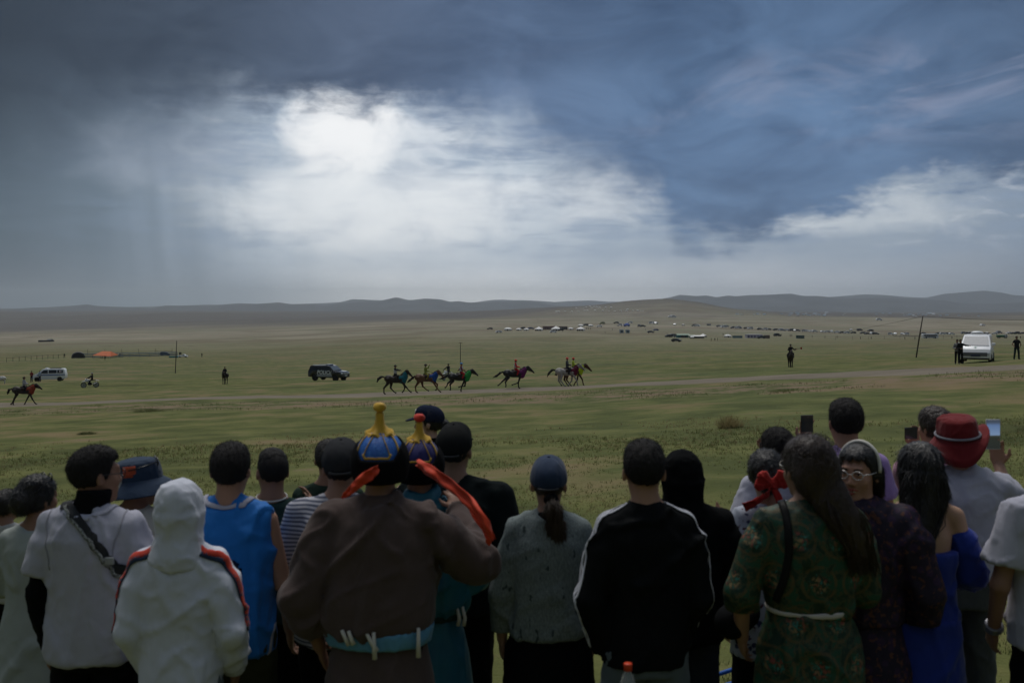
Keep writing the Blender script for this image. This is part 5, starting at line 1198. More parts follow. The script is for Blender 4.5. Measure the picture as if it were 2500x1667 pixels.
def tent_kit():         # open white pavilion, one metre wide
    r = MB(); r.lathe([(0.50, 0.20), (0.52, 0.18), (0.50, 0.225), (0.28, 0.32), (0.10, 0.42), (0.015, 0.50), (0.0, 0.505)], n=8, smooth=False); w = MB(); w.lathe([(0.47, 0.0), (0.47, 0.20)], n=8, smooth=False)
    o = [("canopy", wm(r, "canopy", CANV)), ("wall", wm(w, "wall", CANV))]
    for x in (-0.26, 0.0, 0.26): d = MB(); d.box((x, -0.46 + abs(x) * 0.2, 0.085), (0.16, 0.05, 0.17)); o.append(("opening", wm(d, "opening", DOORM)))
    return o
C4 = lambda x, y: (1180 + x / 5.113, 740 + y / 5.113)
C5 = lambda x, y: (1580 + x / 5.113, 740 + y / 5.113)
C6 = lambda x, y: (2040 + x / 5.113, 740 + y / 5.113)
words_g = ["leftmost ger of the row across the valley", "small ger second from the left in the row", "small ger third from the left in the row", "larger pavilion left of the red-brown building", "large pavilion in front of the red-brown building", "small ger right of the red-brown building", "ger behind the row beside a dark car", "rightmost ger at the back of the row", "large open pavilion with people at the row's right end"]
for i, (x, y, w) in enumerate(((308, 345, 100), (443, 342, 72), (537, 344, 74), (695, 346, 108), (910, 346, 122), (1093, 333, 70), (1218, 292, 70), (1340, 292, 66), (1220, 346, 112))):
    u, v = C4(x, y); p_ = uv(u, v, 350); s_ = w / 5.113 / F * p_.y; k_ = 'tent' if i in (3, 4, 8) else 'ger'
    put(kit(k_, tent_kit if k_ == 'tent' else ger_kit), "pavilion" if k_ == 'tent' else "ger", p_ + Vector((0, s_ * 0.5, 0)), R(random.uniform(-20, 20)), s_, "white " + words_g[i], "tent", "white tents of the camp across the valley")
def block(name, u, v, wpx, hpx, depth, m_w, m_r, label, cat, roof='flat', openings=0, m_o=None, lo=350, rz=0.0):
    p_ = uv(u, v, lo); k_ = p_.y / F; w, hh = wpx * k_, hpx * k_; o = empty(name, p_ + Vector((0, depth / 2, 0)), rz)
    wallh = hh * (0.70 if roof == 'gable' else 0.94)
    mb = MB(); mb.box((0, 0, wallh / 2 - 0.2), (w, depth, wallh + 0.4)); mb.build("wall", m_w, o)
    mb = MB()
    if roof == 'gable':
        e = 0.3; mb.add([(-w / 2 - e, -depth / 2 - e, wallh), (w / 2 + e, -depth / 2 - e, wallh), (w / 2 + e, depth / 2 + e, wallh), (-w / 2 - e, depth / 2 + e, wallh), (-w / 2 - e, 0, hh), (w / 2 + e, 0, hh)], [(0, 1, 5, 4), (2, 3, 4, 5), (1, 2, 5), (3, 0, 4), (0, 3, 2, 1)])
    else: mb.box((0, 0, hh * 0.97), (w + 0.4, depth + 0.4, hh * 0.06))
    mb.build("roof", m_r, o)
    for i in range(openings): x = (i + 0.5) / openings * w - w / 2; mb = MB(); mb.box((x, -depth / 2 - 0.03, wallh * 0.45), (w / openings * 0.45, 0.12, wallh * 0.65)); mb.build("window" if openings > 2 else "doorway", m_o or DOORM, o)
    tag(o, label, cat); return o
MM = lambda n, c: mat(n, c, 0.8, 0.15, 0.6)
u, v = C4(820, 332); block("long_building", u, v, 150 / 5.113, 42 / 5.113, 8, MM("red_brown_brick", (0.15, 0.065, 0.055)), MM("brown_roof", (0.10, 0.07, 0.065)), "low red-brown building behind the white pavilions", "building", openings=5, m_o=MM("pale_window", (0.22, 0.19, 0.19)))
u, v = C4(1000, 331); block("long_building", u, v, 100 / 5.113, 40 / 5.113, 8, MM("grey_brown_wall", (0.13, 0.115, 0.105)), MM("brown_roof", (0.10, 0.07, 0.065)), "low grey-brown building right of the large pavilion", "building", openings=4)
u, v = C4(1728, 374); block("container", u, v, 10, 8.5, 2.6, MM("pale_blue_panel", (0.36, 0.42, 0.46)), MM("pale_blue_roof", (0.45, 0.5, 0.53)), "pale blue cabin, left one of a pair", "cabin", openings=1, m_o=MM("glass_dark", (0.05, 0.08, 0.10)))
u, v = C4(1803, 374); block("container", u, v, 9.6, 8.5, 2.6, MM("pale_blue_panel2", (0.30, 0.38, 0.43)), MM("pale_blue_roof", (0.45, 0.5, 0.53)), "pale blue cabin, right one of a pair", "cabin", openings=1, m_o=MM("glass_dark", (0.05, 0.08, 0.10)))
u, v = C4(1790, 292); p_ = uv(u, v, 350); BT = mat("blue_canvas", (0.025, 0.060, 0.26), 0.8)
def bt_kit():
    r = MB(); r.lathe([(0.55, 0.25), (0.52, 0.30), (0.10, 0.52), (0.0, 0.53)], n=8, smooth=False); w = MB(); w.lathe([(0.48, 0.02), (0.48, 0.25)], n=8, smooth=False); d = MB(); d.box((0, -0.46, 0.08), (0.30, 0.06, 0.16)); return [("canopy", wm(r, "canopy", BT)), ("wall", wm(w, "wall", BT)), ("door_flap", wm(d, "door_flap", CANV))]
put(bt_kit(), "tent", p_, 0, 80 / 5.113 / F * p_.y, "bright blue tent standing alone among parked cars", "tent")
u, v = C5(455, 432); block("tent", u, v, 29, 9.5, 7, MM("teal_canvas", (0.02, 0.15, 0.17)), MM("sage_roof", (0.28, 0.36, 0.28)), "teal walled tent with pale sage roof", "tent", 'gable', 1)
u, v = C5(562, 434); block("tent", u, v, 14, 7.5, 6, MM("sage_canvas", (0.30, 0.34, 0.28)), MM("sage_roof2", (0.36, 0.40, 0.32)), "small sage green tent beside the teal one", "tent", 'gable')
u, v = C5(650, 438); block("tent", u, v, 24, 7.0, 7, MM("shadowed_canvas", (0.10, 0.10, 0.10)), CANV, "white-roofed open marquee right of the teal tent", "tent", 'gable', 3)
u, v = C5(712, 425); p_ = uv(u, v, 350); put(kit('tent', tent_kit), "pavilion", p_ + Vector((0, 4, 0)), 0.3, 90 / 5.113 / F * p_.y, "white peaked pavilion behind the open marquee", "tent")
u, v = C5(1017, 430); p_ = uv(u, v, 350); put(kit('ger', ger_kit), "ger", p_ + Vector((0, 3, 0)), 0, 95 / 5.113 / F * p_.y, "single white ger beside a low teal screen", "tent")
u, v = C5(1127, 434); block("screen", u, v, 24, 5.5, 0.3, MM("pale_teal_screen", (0.12, 0.20, 0.22)), MM("pale_teal_top", (0.16, 0.24, 0.26)), "low teal windbreak screen right of the single ger", "screen")
u, v = C5(1345, 437); block("shop_building", u, v, 38, 9.0, 6, MM("white_mauve_wall", (0.42, 0.40, 0.46)), MM("white_mauve_roof", (0.5, 0.48, 0.52)), "white and mauve booth with dark windows", "building", openings=5, m_o=MM("purple_panel", (0.10, 0.08, 0.20)))
u, v = C5(1505, 441); block("shed", u, v, 10, 8, 4, MM("brown_shed", (0.13, 0.09, 0.07)), MM("brown_roof", (0.10, 0.07, 0.065)), "small brown shed right of the mauve booth", "shed")
u, v = C5(1917, 441); block("container", u, v, 18, 7.5, 2.6, MM("green_container_wall", (0.030, 0.075, 0.062)), MM("green_container_roof", (0.05, 0.10, 0.09)), "dark green container right of the mounted rider", "container", openings=3, m_o=MM("grey_panel", (0.10, 0.14, 0.14)))
u, v = C5(772, 280); block("cabin", u, v, 9.5, 4.5, 3, MM("grey_cabin_wall", (0.24, 0.24, 0.24)), MM("grey_cabin_roof", (0.3, 0.3, 0.3)), "grey cabin standing alone on the far plain", "cabin")
# parked cars: one small shared kit, painted three ways
def car_kit(paint, tall):
    zt = 1.75 if tall else 1.48
    mb = MB(); prof = [(-2.2, 0.35), (-2.25, 0.9), (-2.05, 1.0), (-1.75 if tall else -1.45, zt - 0.06), (-1.3 if tall else -0.9, zt), (0.35, zt), (0.6, zt - 0.07), (1.15, 1.0), (2.05, 0.90), (2.22, 0.62), (2.15, 0.33)]; mb.prism(prof, -0.88, 0.88, lambda x, z: 1.0 - max(0, z - 0.95) * 0.28)
    g_ = MB()
    for s_ in (-1, 1):
        f_ = lambda z: s_ * (0.88 * (1.0 - max(0, z - 0.95) * 0.28) + 0.012)
        pts = [(-1.85 if tall else -1.5, 1.03), (-1.62 if tall else -1.15, zt - 0.14), (0.35, zt - 0.12), (0.90, 1.03)]; g_.add([(x, f_(z), z) for x, z in pts] + [(x, f_(z) - s_ * 0.05, z) for x, z in pts], [(0, 1, 2, 3), (7, 6, 5, 4), (0, 1, 5, 4), (1, 2, 6, 5), (2, 3, 7, 6), (3, 0, 4, 7)])
    out = [("body", wm(mb, "body", paint)), ("side_glass", wm(g_, "side_glass", GLASS))]
    wsm = MB(); wsm.add([(1.13, -0.78, 1.05), (1.13, 0.78, 1.05), (0.66, 0.70, zt - 0.09), (0.66, -0.70, zt - 0.09), (1.16, -0.78, 1.06), (1.16, 0.78, 1.06), (0.69, 0.70, zt - 0.07), (0.69, -0.70, zt - 0.07)], [(0, 1, 2, 3), (4, 5, 6, 7), (0, 1, 5, 4), (1, 2, 6, 5), (2, 3, 7, 6), (3, 0, 4, 7)]); out.append(("windshield", wm(wsm, "windshield", GLASS)))
    for x in (-1.35, 1.35):
        for s_ in (-1, 1): w_ = MB(); w_.lathe([(0.0, -0.11), (0.33, -0.11), (0.33, 0.11), (0.0, 0.11)], (x, s_ * 0.80, 0.33), 12, 'y', False); out.append(("wheel", wm(w_, "wheel", BLK)))
    return out
PAINT = {'w': WHITEP, 'd': mat("dark_car_paint", (0.018, 0.020, 0.024), 0.3, 0.05, spec=0.5), 's': mat("silver_car_paint", (0.26, 0.28, 0.30), 0.35, 0.05, spec=0.5), 'b': mat("blue_car_paint", (0.06, 0.10, 0.22), 0.35, spec=0.5), 'o': mat("olive_car_paint", (0.28, 0.30, 0.10), 0.4)}
CW = {'w': "white car in the distant rows of parked vehicles", 'd': "dark car in the distant rows of parked vehicles", 's': "silver car in the distant rows of parked vehicles", 'b': "blue car in the distant rows of parked vehicles", 'o': "yellow-green car parked above the camp of white tents"}
CG = {'w': "white parked cars", 'd': "dark parked cars", 's': "silver parked cars", 'b': "blue parked cars", 'o': "yellow-green parked car"}
cars = [(C4, 1705, 286, 'w'), (C4, 1830, 252, 'w'), (C4, 1660, 255, 'd'), (C4, 1482, 262, 'o'), (C4, 1448, 300, 'w'), (C4, 1275, 285, 'd'), (C4, 490, 328, 'd'), (C4, 595, 327, 'b'), (C4, 875, 370, 'w'), (C4, 965, 346, 'd'), (C4, 82, 330, 'd'), (C4, 190, 370, 'w'), (C4, 1945, 297, 'd'), (C4, 1990, 297, 'd'), (C4, 2105, 258, 'w'), (C4, 2150, 260, 'w'), (C4, 2090, 372, 'd'), (C4, 2150, 345, 'b')]
for x, y, c in ((60, 258, 'w'), (105, 260, 'w'), (300, 180, 'w'), (330, 180, 'w'), (345, 277, 'w'), (450, 284, 'd'), (590, 290, 'd'), (620, 292, 'w'), (900, 298, 's'), (955, 306, 'w'), (985, 298, 's'), (1075, 316, 'd'), (1130, 318, 'w'), (1150, 318, 's'), (1240, 322, 'd'), (1285, 326, 'w'), (1385, 332, 'd'), (1410, 333, 'd'), (1470, 337, 'w'), (1515, 338, 'd'), (1610, 343, 'd'), (1665, 345, 'w'), (1690, 347, 's'), (1745, 347, 'w'), (1800, 350, 'd'), (1840, 351, 'w'), (1875, 352, 'd'), (1965, 358, 'w'), (1990, 358, 'w'), (2050, 361, 'w'), (2095, 363, 'w'), (2195, 366, 'w'), (2245, 367, 'w'), (2300, 368, 'w'), (1425, 442, 'd'), (270, 425, 'd'), (310, 425, 's'), (565, 443, 's'), (365, 484, 'd'), (1625, 415, 'd')): cars.append((C5, x, y, c))
for x, y, c in ((15, 374, 'w'), (80, 377, 'd'), (140, 379, 'w'), (220, 379, 'd'), (190, 347, 's'), (300, 347, 'd'), (340, 382, 'd'), (395, 391, 'd'), (470, 391, 'w'), (505, 394, 'd'), (435, 353, 'd'), (690, 397, 'w'), (740, 396, 'w'), (830, 396, 's'), (880, 398, 'w'), (1090, 390, 'd'), (1280, 390, 'd'), (1335, 393, 'w'), (1380, 390, 's'), (1450, 393, 'w'), (1600, 384, 's'), (1640, 384, 'd'), (1690, 385, 's'), (1775, 377, 'w'), (1885, 386, 'w'), (1985, 389, 'w'), (2040, 378, 's'), (2160, 385, 'w'), (2225, 386, 'd'), (2260, 386, 'd'), (2335, 387, 'd'), (1835, 285, 'w'), (545, 218, 'w')): cars.append((C6, x, y, c))
for i, (cf, x, y, c) in enumerate(cars):
    u, v = cf(x, y); p_ = uv(u, v, 350); tall = (i * 7) % 3 == 0
    put(kit(('car', c, tall), lambda: car_kit(PAINT[c], tall)), "parked_car", p_, R(random.choice((0, 180, 20, 160, 200, -25, 75))), random.uniform(1.15, 1.35) * max(1.0, p_.y / 900), CW[c], "car", CG[c])["order"] = u
# bus and green truck
u, v = C6(1178, 440); p_ = uv(u, v, 350); o = empty("coach", p_, R(4)); L_ = 39 / F * p_.y
mb = MB(); mb.prism([(-L_ / 2, 0.4), (-L_ / 2, 3.0), (-L_ / 2 + 0.2, 3.2), (L_ / 2 - 0.5, 3.2), (L_ / 2 - 0.1, 2.9), (L_ / 2, 1.2), (L_ / 2, 0.4)], -1.25, 1.25); mb.build("body", WHITEP, o, 0.05)
for i in range(6): mb = MB(); x = -L_ / 2 + 0.9 + i * (L_ - 1.6) / 6; mb.box((x + 0.6, -1.26, 2.15), ((L_ - 1.6) / 6 - 0.12, 0.06, 0.95)); mb.build("window", GLASS, o)
mb = MB(); mb.box((-0.3, -1.26, 1.2), (L_ * 0.7, 0.05, 0.6)); mb.build("stripe", mat("blue_grey_stripe", (0.06, 0.08, 0.13), 0.5), o); wheels(o, (-L_ * 0.28, L_ * 0.30), 1.25, 0.5, 0.3); tag(o, "white coach parked beyond the leaning utility pole", "bus")
u, v = C6(2075, 437); p_ = uv(u, v, 350); o = empty("truck", p_, R(3)); L_ = 25 / F * p_.y
mb = MB(); mb.box((-L_ * 0.14, 0, 1.5), (L_ * 0.68, 2.3, 1.3)); mb.build("cargo_bed", mat("green_tarp", (0.02, 0.13, 0.06), 0.8), o, 0.04); mb = MB(); mb.prism([(L_ * 0.24, 0.6), (L_ * 0.24, 2.5), (L_ * 0.44, 2.5), (L_ * 0.50, 1.6), (L_ * 0.50, 0.6)], -1.1, 1.1); mb.build("cab", mat("pale_grey_cab", (0.42, 0.43, 0.44), 0.4), o, 0.04)
mb = MB(); mb.box((L_ * 0.36, -1.11, 1.95), (L_ * 0.13, 0.05, 0.6)); mb.build("cab_window", GLASS, o); mb = MB(); mb.box((0, 0, 0.7), (L_ * 0.95, 0.9, 0.25)); mb.build("chassis", DARKP, o); wheels(o, (-L_ * 0.30, L_ * 0.36), 1.15, 0.48, 0.3); tag(o, "green-bedded truck with a pale cab right of the white van", "truck")
u, v = C6(900, 416); block("barrier", u, v, 70, 1.4, 0.4, MM("pale_barrier", (0.34, 0.34, 0.31)), MM("pale_barrier_top", (0.4, 0.4, 0.36)), "long pale barrier left of the coach", "barrier")
# people far off
def tiny():
    q = SDF(); q.ell((0, 0, 1.62), (0.10, 0.11, 0.13), None, 0.03); q.loft([(0.85, 0, 0, 0.17, 0.12), (1.2, 0, 0, 0.19, 0.13), (1.42, 0, 0, 0.20, 0.12), (1.5, 0, 0, 0.08, 0.07)], 0.04)
    for g in (-1, 1): q.cap((g * 0.09, 0, 0.9), (g * 0.12, 0, 0.05), 0.09, 0.06, 0.03); q.cap((g * 0.20, 0, 1.4), (g * 0.27, 0.03, 0.9), 0.06, 0.045, 0.03)
    me = q.mesh("person", 0.045); me.materials.append(mat("dark_clothes", (0.025, 0.025, 0.028), 0.9)); return me
TP = tiny()
for i, (cf, x, y) in enumerate(((C5, 250, 395), (C5, 948, 405), (C5, 800, 476), (C5, 845, 472), (C5, 878, 472), (C5, 1785, 420), (C5, 1805, 420), (C5, 1650, 415), (C5, 1672, 415), (C5, 2060, 433), (C5, 2220, 440), (C6, 310, 452), (C6, 445, 452), (C6, 865, 455), (C6, 990, 455), (C6, 1453, 447), (C6, 2310, 443), (C6, 20, 440), (C4, 1290, 330), (C4, 1310, 332), (C4, 1335, 332), (C4, 1180, 348), (C4, 1240, 349), (C4, 1613, 342), (C4, 990, 360), (C4, 1520, 380), (C4, 180, 378), (C4, 2025, 342))):
    u, v = cf(x, y); p_ = uv(u, v, 350); one("person", TP, p_, random.uniform(0, 6), 1.05 * max(1, p_.y / 800), "tiny dark standing figure far across the valley", "person", "distant standing figures")["order"] = u
# ger camp on the brown hill
hg = ((910, 110), (940, 112), (1018, 110), (1105, 110), (1157, 66), (1190, 106), (1250, 65), (1262, 100), (1285, 55), (1300, 99), (1330, 49), (1355, 63), (1380, 49), (1395, 96), (1415, 53), (1452, 61), (1490, 101), (1525, 58), (1570, 106), (1595, 60), (1640, 105), (1718, 103), (1788, 103), (1800, 81), (1868, 98), (1925, 100), (1965, 101), (1995, 101))
for x, y in hg:
    u, v = C4(x, y); p_ = uv(u, v, 1800); put(kit('ger', ger_kit)[:4], "ger", p_, random.uniform(-0.5, 0.5), (24 + random.uniform(-5, 8)) / 5.113 / F * p_.y, "tiny white ger of the camp on the brown hillside", "tent", "gers on the brown hillside")["order"] = u
# far town below the blue range
def house_kit(wc, rc):
    w = MB(); w.box((0, 0, 0.2), (1, 0.7, 0.5)); r = MB(); r.add([(-0.55, -0.4, 0.45), (0.55, -0.4, 0.45), (0.55, 0.4, 0.45), (-0.55, 0.4, 0.45), (-0.55, 0, 0.68), (0.55, 0, 0.68)], [(0, 1, 5, 4), (2, 3, 4, 5), (1, 2, 5), (3, 0, 4), (0, 3, 2, 1)]); return [("wall", wm(w, "wall", wc)), ("roof", wm(r, "roof", rc))]
hk = [house_kit(MM("town_white", (0.55, 0.55, 0.55)), MM("town_blue_roof", (0.22, 0.36, 0.50))), house_kit(MM("town_cream", (0.45, 0.42, 0.38)), MM("town_grey_roof", (0.30, 0.30, 0.32))), house_kit(MM("town_pale", (0.5, 0.52, 0.55)), MM("town_white_roof", (0.62, 0.64, 0.66)))]
hl = ["blue-roofed house in the far town below the mountains", "grey-roofed house in the far town below the mountains", "white-roofed house in the far town below the mountains"]
rs = random.Random(3)
for i in range(84):
    u = rs.choice((rs.uniform(1790, 2060), rs.uniform(1880, 2500), rs.uniform(1920, 2020), rs.uniform(2200, 2300))); v = rs.uniform(764.5, 771.5) + (u - 1900) * 0.003; p_ = uv(u, v, 2200); k_ = rs.choice((0, 0, 1, 2)); s_ = rs.uniform(3.0, 7.5) / F * p_.y
    put(hk[k_], "house", p_, rs.uniform(-0.4, 0.4), (s_, s_ * 0.6, s_ * 0.55), hl[k_], "house", ("blue", "grey", "white")[k_] + "-roofed houses of the far town")["order"] = u
# every far repeat is singled out by its place in its row
_ones = ["", "first", "second", "third", "fourth", "fifth", "sixth", "seventh", "eighth", "ninth", "tenth", "eleventh", "twelfth", "thirteenth", "fourteenth", "fifteenth", "sixteenth", "seventeenth", "eighteenth", "nineteenth"]
_tens = {2: ("twentieth", "twenty"), 3: ("thirtieth", "thirty"), 4: ("fortieth", "forty"), 5: ("fiftieth", "fifty")}
def ordinal(i): return _ones[i] if i < 20 else (_tens[i // 10][0] if i % 10 == 0 else _tens[i // 10][1] + "-" + _ones[i % 10])
_rows = {}
for o in COL.objects:
    if "order" in o: _rows.setdefault(o["label"], []).append(o)
for lb, os_ in _rows.items():
    for i, o in enumerate(sorted(os_, key=lambda q_: q_["order"])):
        if len(os_) > 1: o["label"] = lb + ", " + ordinal(i + 1) + " from the left"
        del o["order"]
# corral, shed and canopy on the left
Z = lambda x, y: (x / 3.92, 800 + y / 3.92)
u, v = Z(708, 292); p_ = uv(u, v, 250); w_ = 122 / 3.92 / F * p_.y; o = empty("arched_tent", p_ + Vector((0, 4, 0)), R(24))
prof = [(w_ / 2 * math.cos(a), w_ * 0.46 * math.sin(a) ** 0.8 if 0 < a < math.pi - 1e-6 else 0.0) for a in np.linspace(0, math.pi, 11)]; mb = MB(); mb.prism(prof, -4, 2); mb.build("cover", mat("charcoal_tarp", (0.055, 0.058, 0.062), 0.7, 0.2, 1), o); mb = MB(); mb.prism([(x * 0.8, z * 0.86) for x, z in prof], -4.06, -3.9); mb.build("front_panel", mat("dark_canvas", (0.026, 0.026, 0.028)), o)
mb = MB(); mb.prism([(x * 1.015, z * 1.015 + 0.02) for x, z in prof if x > 0.05], -1.0, 2.05); mb.build("grey_cover", mat("slate_tarp", (0.17, 0.20, 0.22), 0.6), o); tag(o, "arched charcoal tent at the end of the corral", "tent")
u, v = Z(980, 292); p_ = uv(u, v, 250); k_ = p_.y / F; w_ = 185 / 3.92 * k_; o = empty("canopy", p_ + Vector((0, 3, 0)), R(-8)); hh = 64 / 3.92 * k_
ORG = mat("orange_tarp", (0.52, 0.13, 0.045), 0.7, 0.12, 0.8); mb = MB(); mb.add([(-w_ / 2, -3, hh * 0.42), (w_ / 2, -3, hh * 0.30), (w_ / 2, 3, hh * 0.42), (-w_ / 2, 3, hh * 0.5), (-w_ * 0.18, 0, hh), (w_ * 0.30, 0, hh), (-w_ / 2, -3, hh * 0.40), (w_ / 2, -3, hh * 0.28), (w_ / 2, 3, hh * 0.40), (-w_ / 2, 3, hh * 0.48)], [(0, 1, 5, 4), (2, 3, 4, 5), (1, 2, 5), (3, 0, 4), (6, 7, 1, 0), (8, 9, 3, 2), (7, 8, 2, 1), (9, 6, 0, 3)]); mb.build("roof", ORG, o)
for x, y in ((-0.45, -2.8), (0.0, -2.8), (0.45, -2.8), (-0.45, 2.8), (0.45, 2.8)): mb = MB(); mb.tube([(x * w_, y, -0.2), (x * w_, y, hh * 0.4)], 0.07, 6); mb.build("leg", SILV, o)
tag(o, "orange canopy on posts beside the blue corral", "canopy")
def fence(u0, u1, v0, v1, m_, label, gap, hgt, rails=(0.9, 0.5), panel=False, lo=250):
    a, b = uv(u0, v0, lo), uv(u1, v1, lo); L_ = (b - a).length; n = max(2, int(L_ / gap)); o = empty("fence", a); pm = MB(); pm.box((0, 0, hgt / 2 - 0.1), (0.10, 0.10, hgt + 0.2)); pme = wm(pm, "post", TIMB if not panel else m_); P_ = []
    for i in range(n + 1):
        t = i / n; x = a.x + (b.x - a.x) * t; y = a.y + (b.y - a.y) * t; z = gz(x, y); P_.append(Vector((x - a.x, y - a.y, z - a.z))); link("post", pme, None, o, P_[-1])
    for r_ in rails: mb = MB(); mb.tube([tuple(q_ + Vector((0, 0.0, hgt * r_))) for q_ in P_], 0.05 if not panel else 0.16, 5, smooth=False); mb.build("rail", m_, o)
    tag(o, label, "fence"); return o
BLF = mat("faded_blue_paint", (0.060, 0.115, 0.20), 0.7, 0.2, 1); fence(202, 300, 874, 873, BLF, "blue rail fence between the arched tent and the canopy", 4.0, 1.9, (0.95, 0.55, 0.25), True); fence(268, 433, 873, 869, BLF, "long blue corral fence right of the orange canopy", 4.0, 1.8, (0.95, 0.55, 0.25), True); fence(214, 420, 866, 863, TIMB, "row of thin posts at the back of the corral", 7.0, 2.6, (0.5,))
fence(16, 155, 884, 874, TIMB, "dark post fence leading left from the arched tent", 5.0, 1.7, (0.85,))
fence(2040, 2400, 830, 826, TIMB, "thin post line on the plain by the leaning pole", 16.0, 2.2, (0.9,), lo=350)
u, v = Z(1580, 266); p_ = uv(u, v, 250); put(car_kit(PAINT['d'], True), "parked_car", p_, R(8), 94 / 3.92 / F * p_.y / 4.45, "dark off-roader parked at the corral", "car")
u, v = Z(1752, 284); p_ = uv(u, v, 250); pk = empty("pickup_truck", p_, R(0)); s_ = 88 / 3.92 / F * p_.y / 5.0; pk.scale = (s_,) * 3
mb = MB(); mb.prism([(-2.5, 0.4), (-2.5, 1.05), (-0.2, 1.05), (-0.1, 1.7), (0.9, 1.7), (1.4, 1.1), (2.4, 1.0), (2.5, 0.4)], -0.9, 0.9); mb.build("body", WHITEP, pk, 0.04); mb = MB(); mb.box((0.4, -0.91, 1.38), (0.9, 0.04, 0.42)); mb.build("window", GLASS, pk); wheels(pk, (-1.6, 1.55), 0.92, 0.36, 0.24); tag(pk, "white pickup truck with people in its bed at the corral", "pickup truck")
for i, x in enumerate((-1.9, -1.2)): one("person", TP, p_ + Vector((x * s_, 0, 0.75 * s_)), 0, 1.0, ("left" if i == 0 else "right") + " one of two figures standing in the pickup bed", "person")
for x, y, l in ((618, 285, "dark figure left of the arched tent"), (1148, 280, "dark figure inside the corral right of the canopy"), (1005, 308, "dark figure seated under the front of the orange canopy"), (1932, 282, "dark figure far right of the pickup truck")): u, v = Z(x, y); p_ = uv(u, v, 250); one("person", TP, p_, 0, 1.0, l, "person")
u, v = Z(1660, 286); p_ = uv(u, v, 250); block("screen", u, v, 22, 3.5, 0.3, mat("cyan_tarp", (0.03, 0.22, 0.28), 0.7), mat("cyan_tarp2", (0.04, 0.26, 0.32), 0.7), "cyan tarpaulin at the corral beside the pickup", "tarpaulin", lo=250)
u, v = Z(425, 136); block("farmstead", u, v, 30, 4.0, 8, MM("dark_farm_wall", (0.035, 0.035, 0.035)), MM("dark_farm_roof", (0.05, 0.05, 0.052)), "dark low farmstead on the far left plain", "building", lo=350); u, v = Z(465, 134); block("shed", u, v, 8, 6.5, 6, MM("grey_farm_wall", (0.06, 0.065, 0.07)), MM("grey_farm_roof", (0.12, 0.13, 0.14)), "taller shed beside the dark farmstead", "shed", 'gable', lo=350)
# ---------------------------------------------------------------- grass
def grass_mat(n, c):
    if n in _mats: return _mats[n]
    m = bpy.data.materials.new(n); m.use_nodes = True; t = NT(m.node_tree); t.n.clear(); _mats[n] = m
    P = t.node('ShaderNodeNewGeometry').outputs['Position']; k = t.m('ADD', 0.65, t.m('MULTIPLY', t.noise(P, 0.8, 3), 0.7)); cc = t.vm('SCALE', t.xyz(*c), scale=k)
    d = t.node('ShaderNodeBsdfDiffuse'); tr = t.node('ShaderNodeBsdfTranslucent'); t.put(d.inputs[0], cc); t.put(tr.inputs[0], cc); mx = t.node('ShaderNodeMixShader'); mx.inputs[0].default_value = 0.5
    t.l.new(d.outputs[0], mx.inputs[1]); t.l.new(tr.outputs[0], mx.inputs[2]); o = t.node('ShaderNodeOutputMaterial'); t.l.new(mx.outputs[0], o.inputs[0]); return m
def blades(N, dmin, dmax, hmin, hmax, m_, name, seed, label, mask=None, spread=0.05, nb=4):
    g = np.random.default_rng(seed); d = np.exp(g.uniform(math.log(dmin), math.log(dmax), N)); u = g.uniform(-150, 2650, N); x = (u - 1250) / F * d; P = np.stack([x, d, 0 * d], -1)
    if mask is not None: k = mask(P, g); P = P[k]
    N = len(P); P[:, 2] = ground(P[:, 0], P[:, 1]) - 0.01
    P = np.repeat(P, nb, 0); M = len(P); a = g.uniform(0, 6.283, M); r = g.uniform(0, spread, M); sc = np.clip(P[:, 1] / 14, 1, 2.6)
    P[:, 0] += np.cos(a) * r * sc; P[:, 1] += np.sin(a) * r * sc; hh = g.uniform(hmin, hmax, M) * np.clip(sc, 1, 1.7); w = 0.005 * sc; b = g.uniform(0, 6.283, M); lean = g.uniform(0.2, 0.9, M)[:, None] * hh[:, None]
    side = np.stack([np.cos(b), np.sin(b), 0 * b], -1) * w[:, None]; tip = P + np.stack([0 * hh, 0 * hh, hh], -1) + lean * np.stack([np.sin(b * 3), np.cos(b * 3), 0 * b], -1) * 0.7
    V = np.stack([P - side, P + side, tip], 1).reshape(-1, 3); Q = np.arange(M * 3).reshape(-1, 3)
    o = link(name, mesh_np(name, V, Q, False), m_); tag(o, label, "grass", kind="stuff"); return o
msk = lambda t: (lambda P, g: vnoise(P, 0.35) + 0.6 * vnoise(P + 5, 1.1) + g.uniform(-0.5, 0.5, len(P)) > t)
blades(30000, 5.2, 26, 0.020, 0.055, grass_mat("short_green_grass", (0.140, 0.155, 0.058)), "short_grass", 1, "short grazed green grass on the slope below the crowd", msk(-0.2))
blades(22000, 5.2, 30, 0.020, 0.060, grass_mat("dry_straw_grass", (0.270, 0.215, 0.115)), "dry_grass", 2, "dry straw-coloured grass mixed into the turf", msk(0.15), 0.06)
blades(3200, 38, 64, 0.03, 0.08, grass_mat("dark_weed_green", (0.105, 0.115, 0.050)), "weeds", 3, "dark weeds along the eroded belt below the track", lambda P, g: (np.abs(P[:, 1] - (52 - 0.24 * P[:, 0])) < 6) & (vnoise(P, 0.5) > 0.15), 0.25, 6)
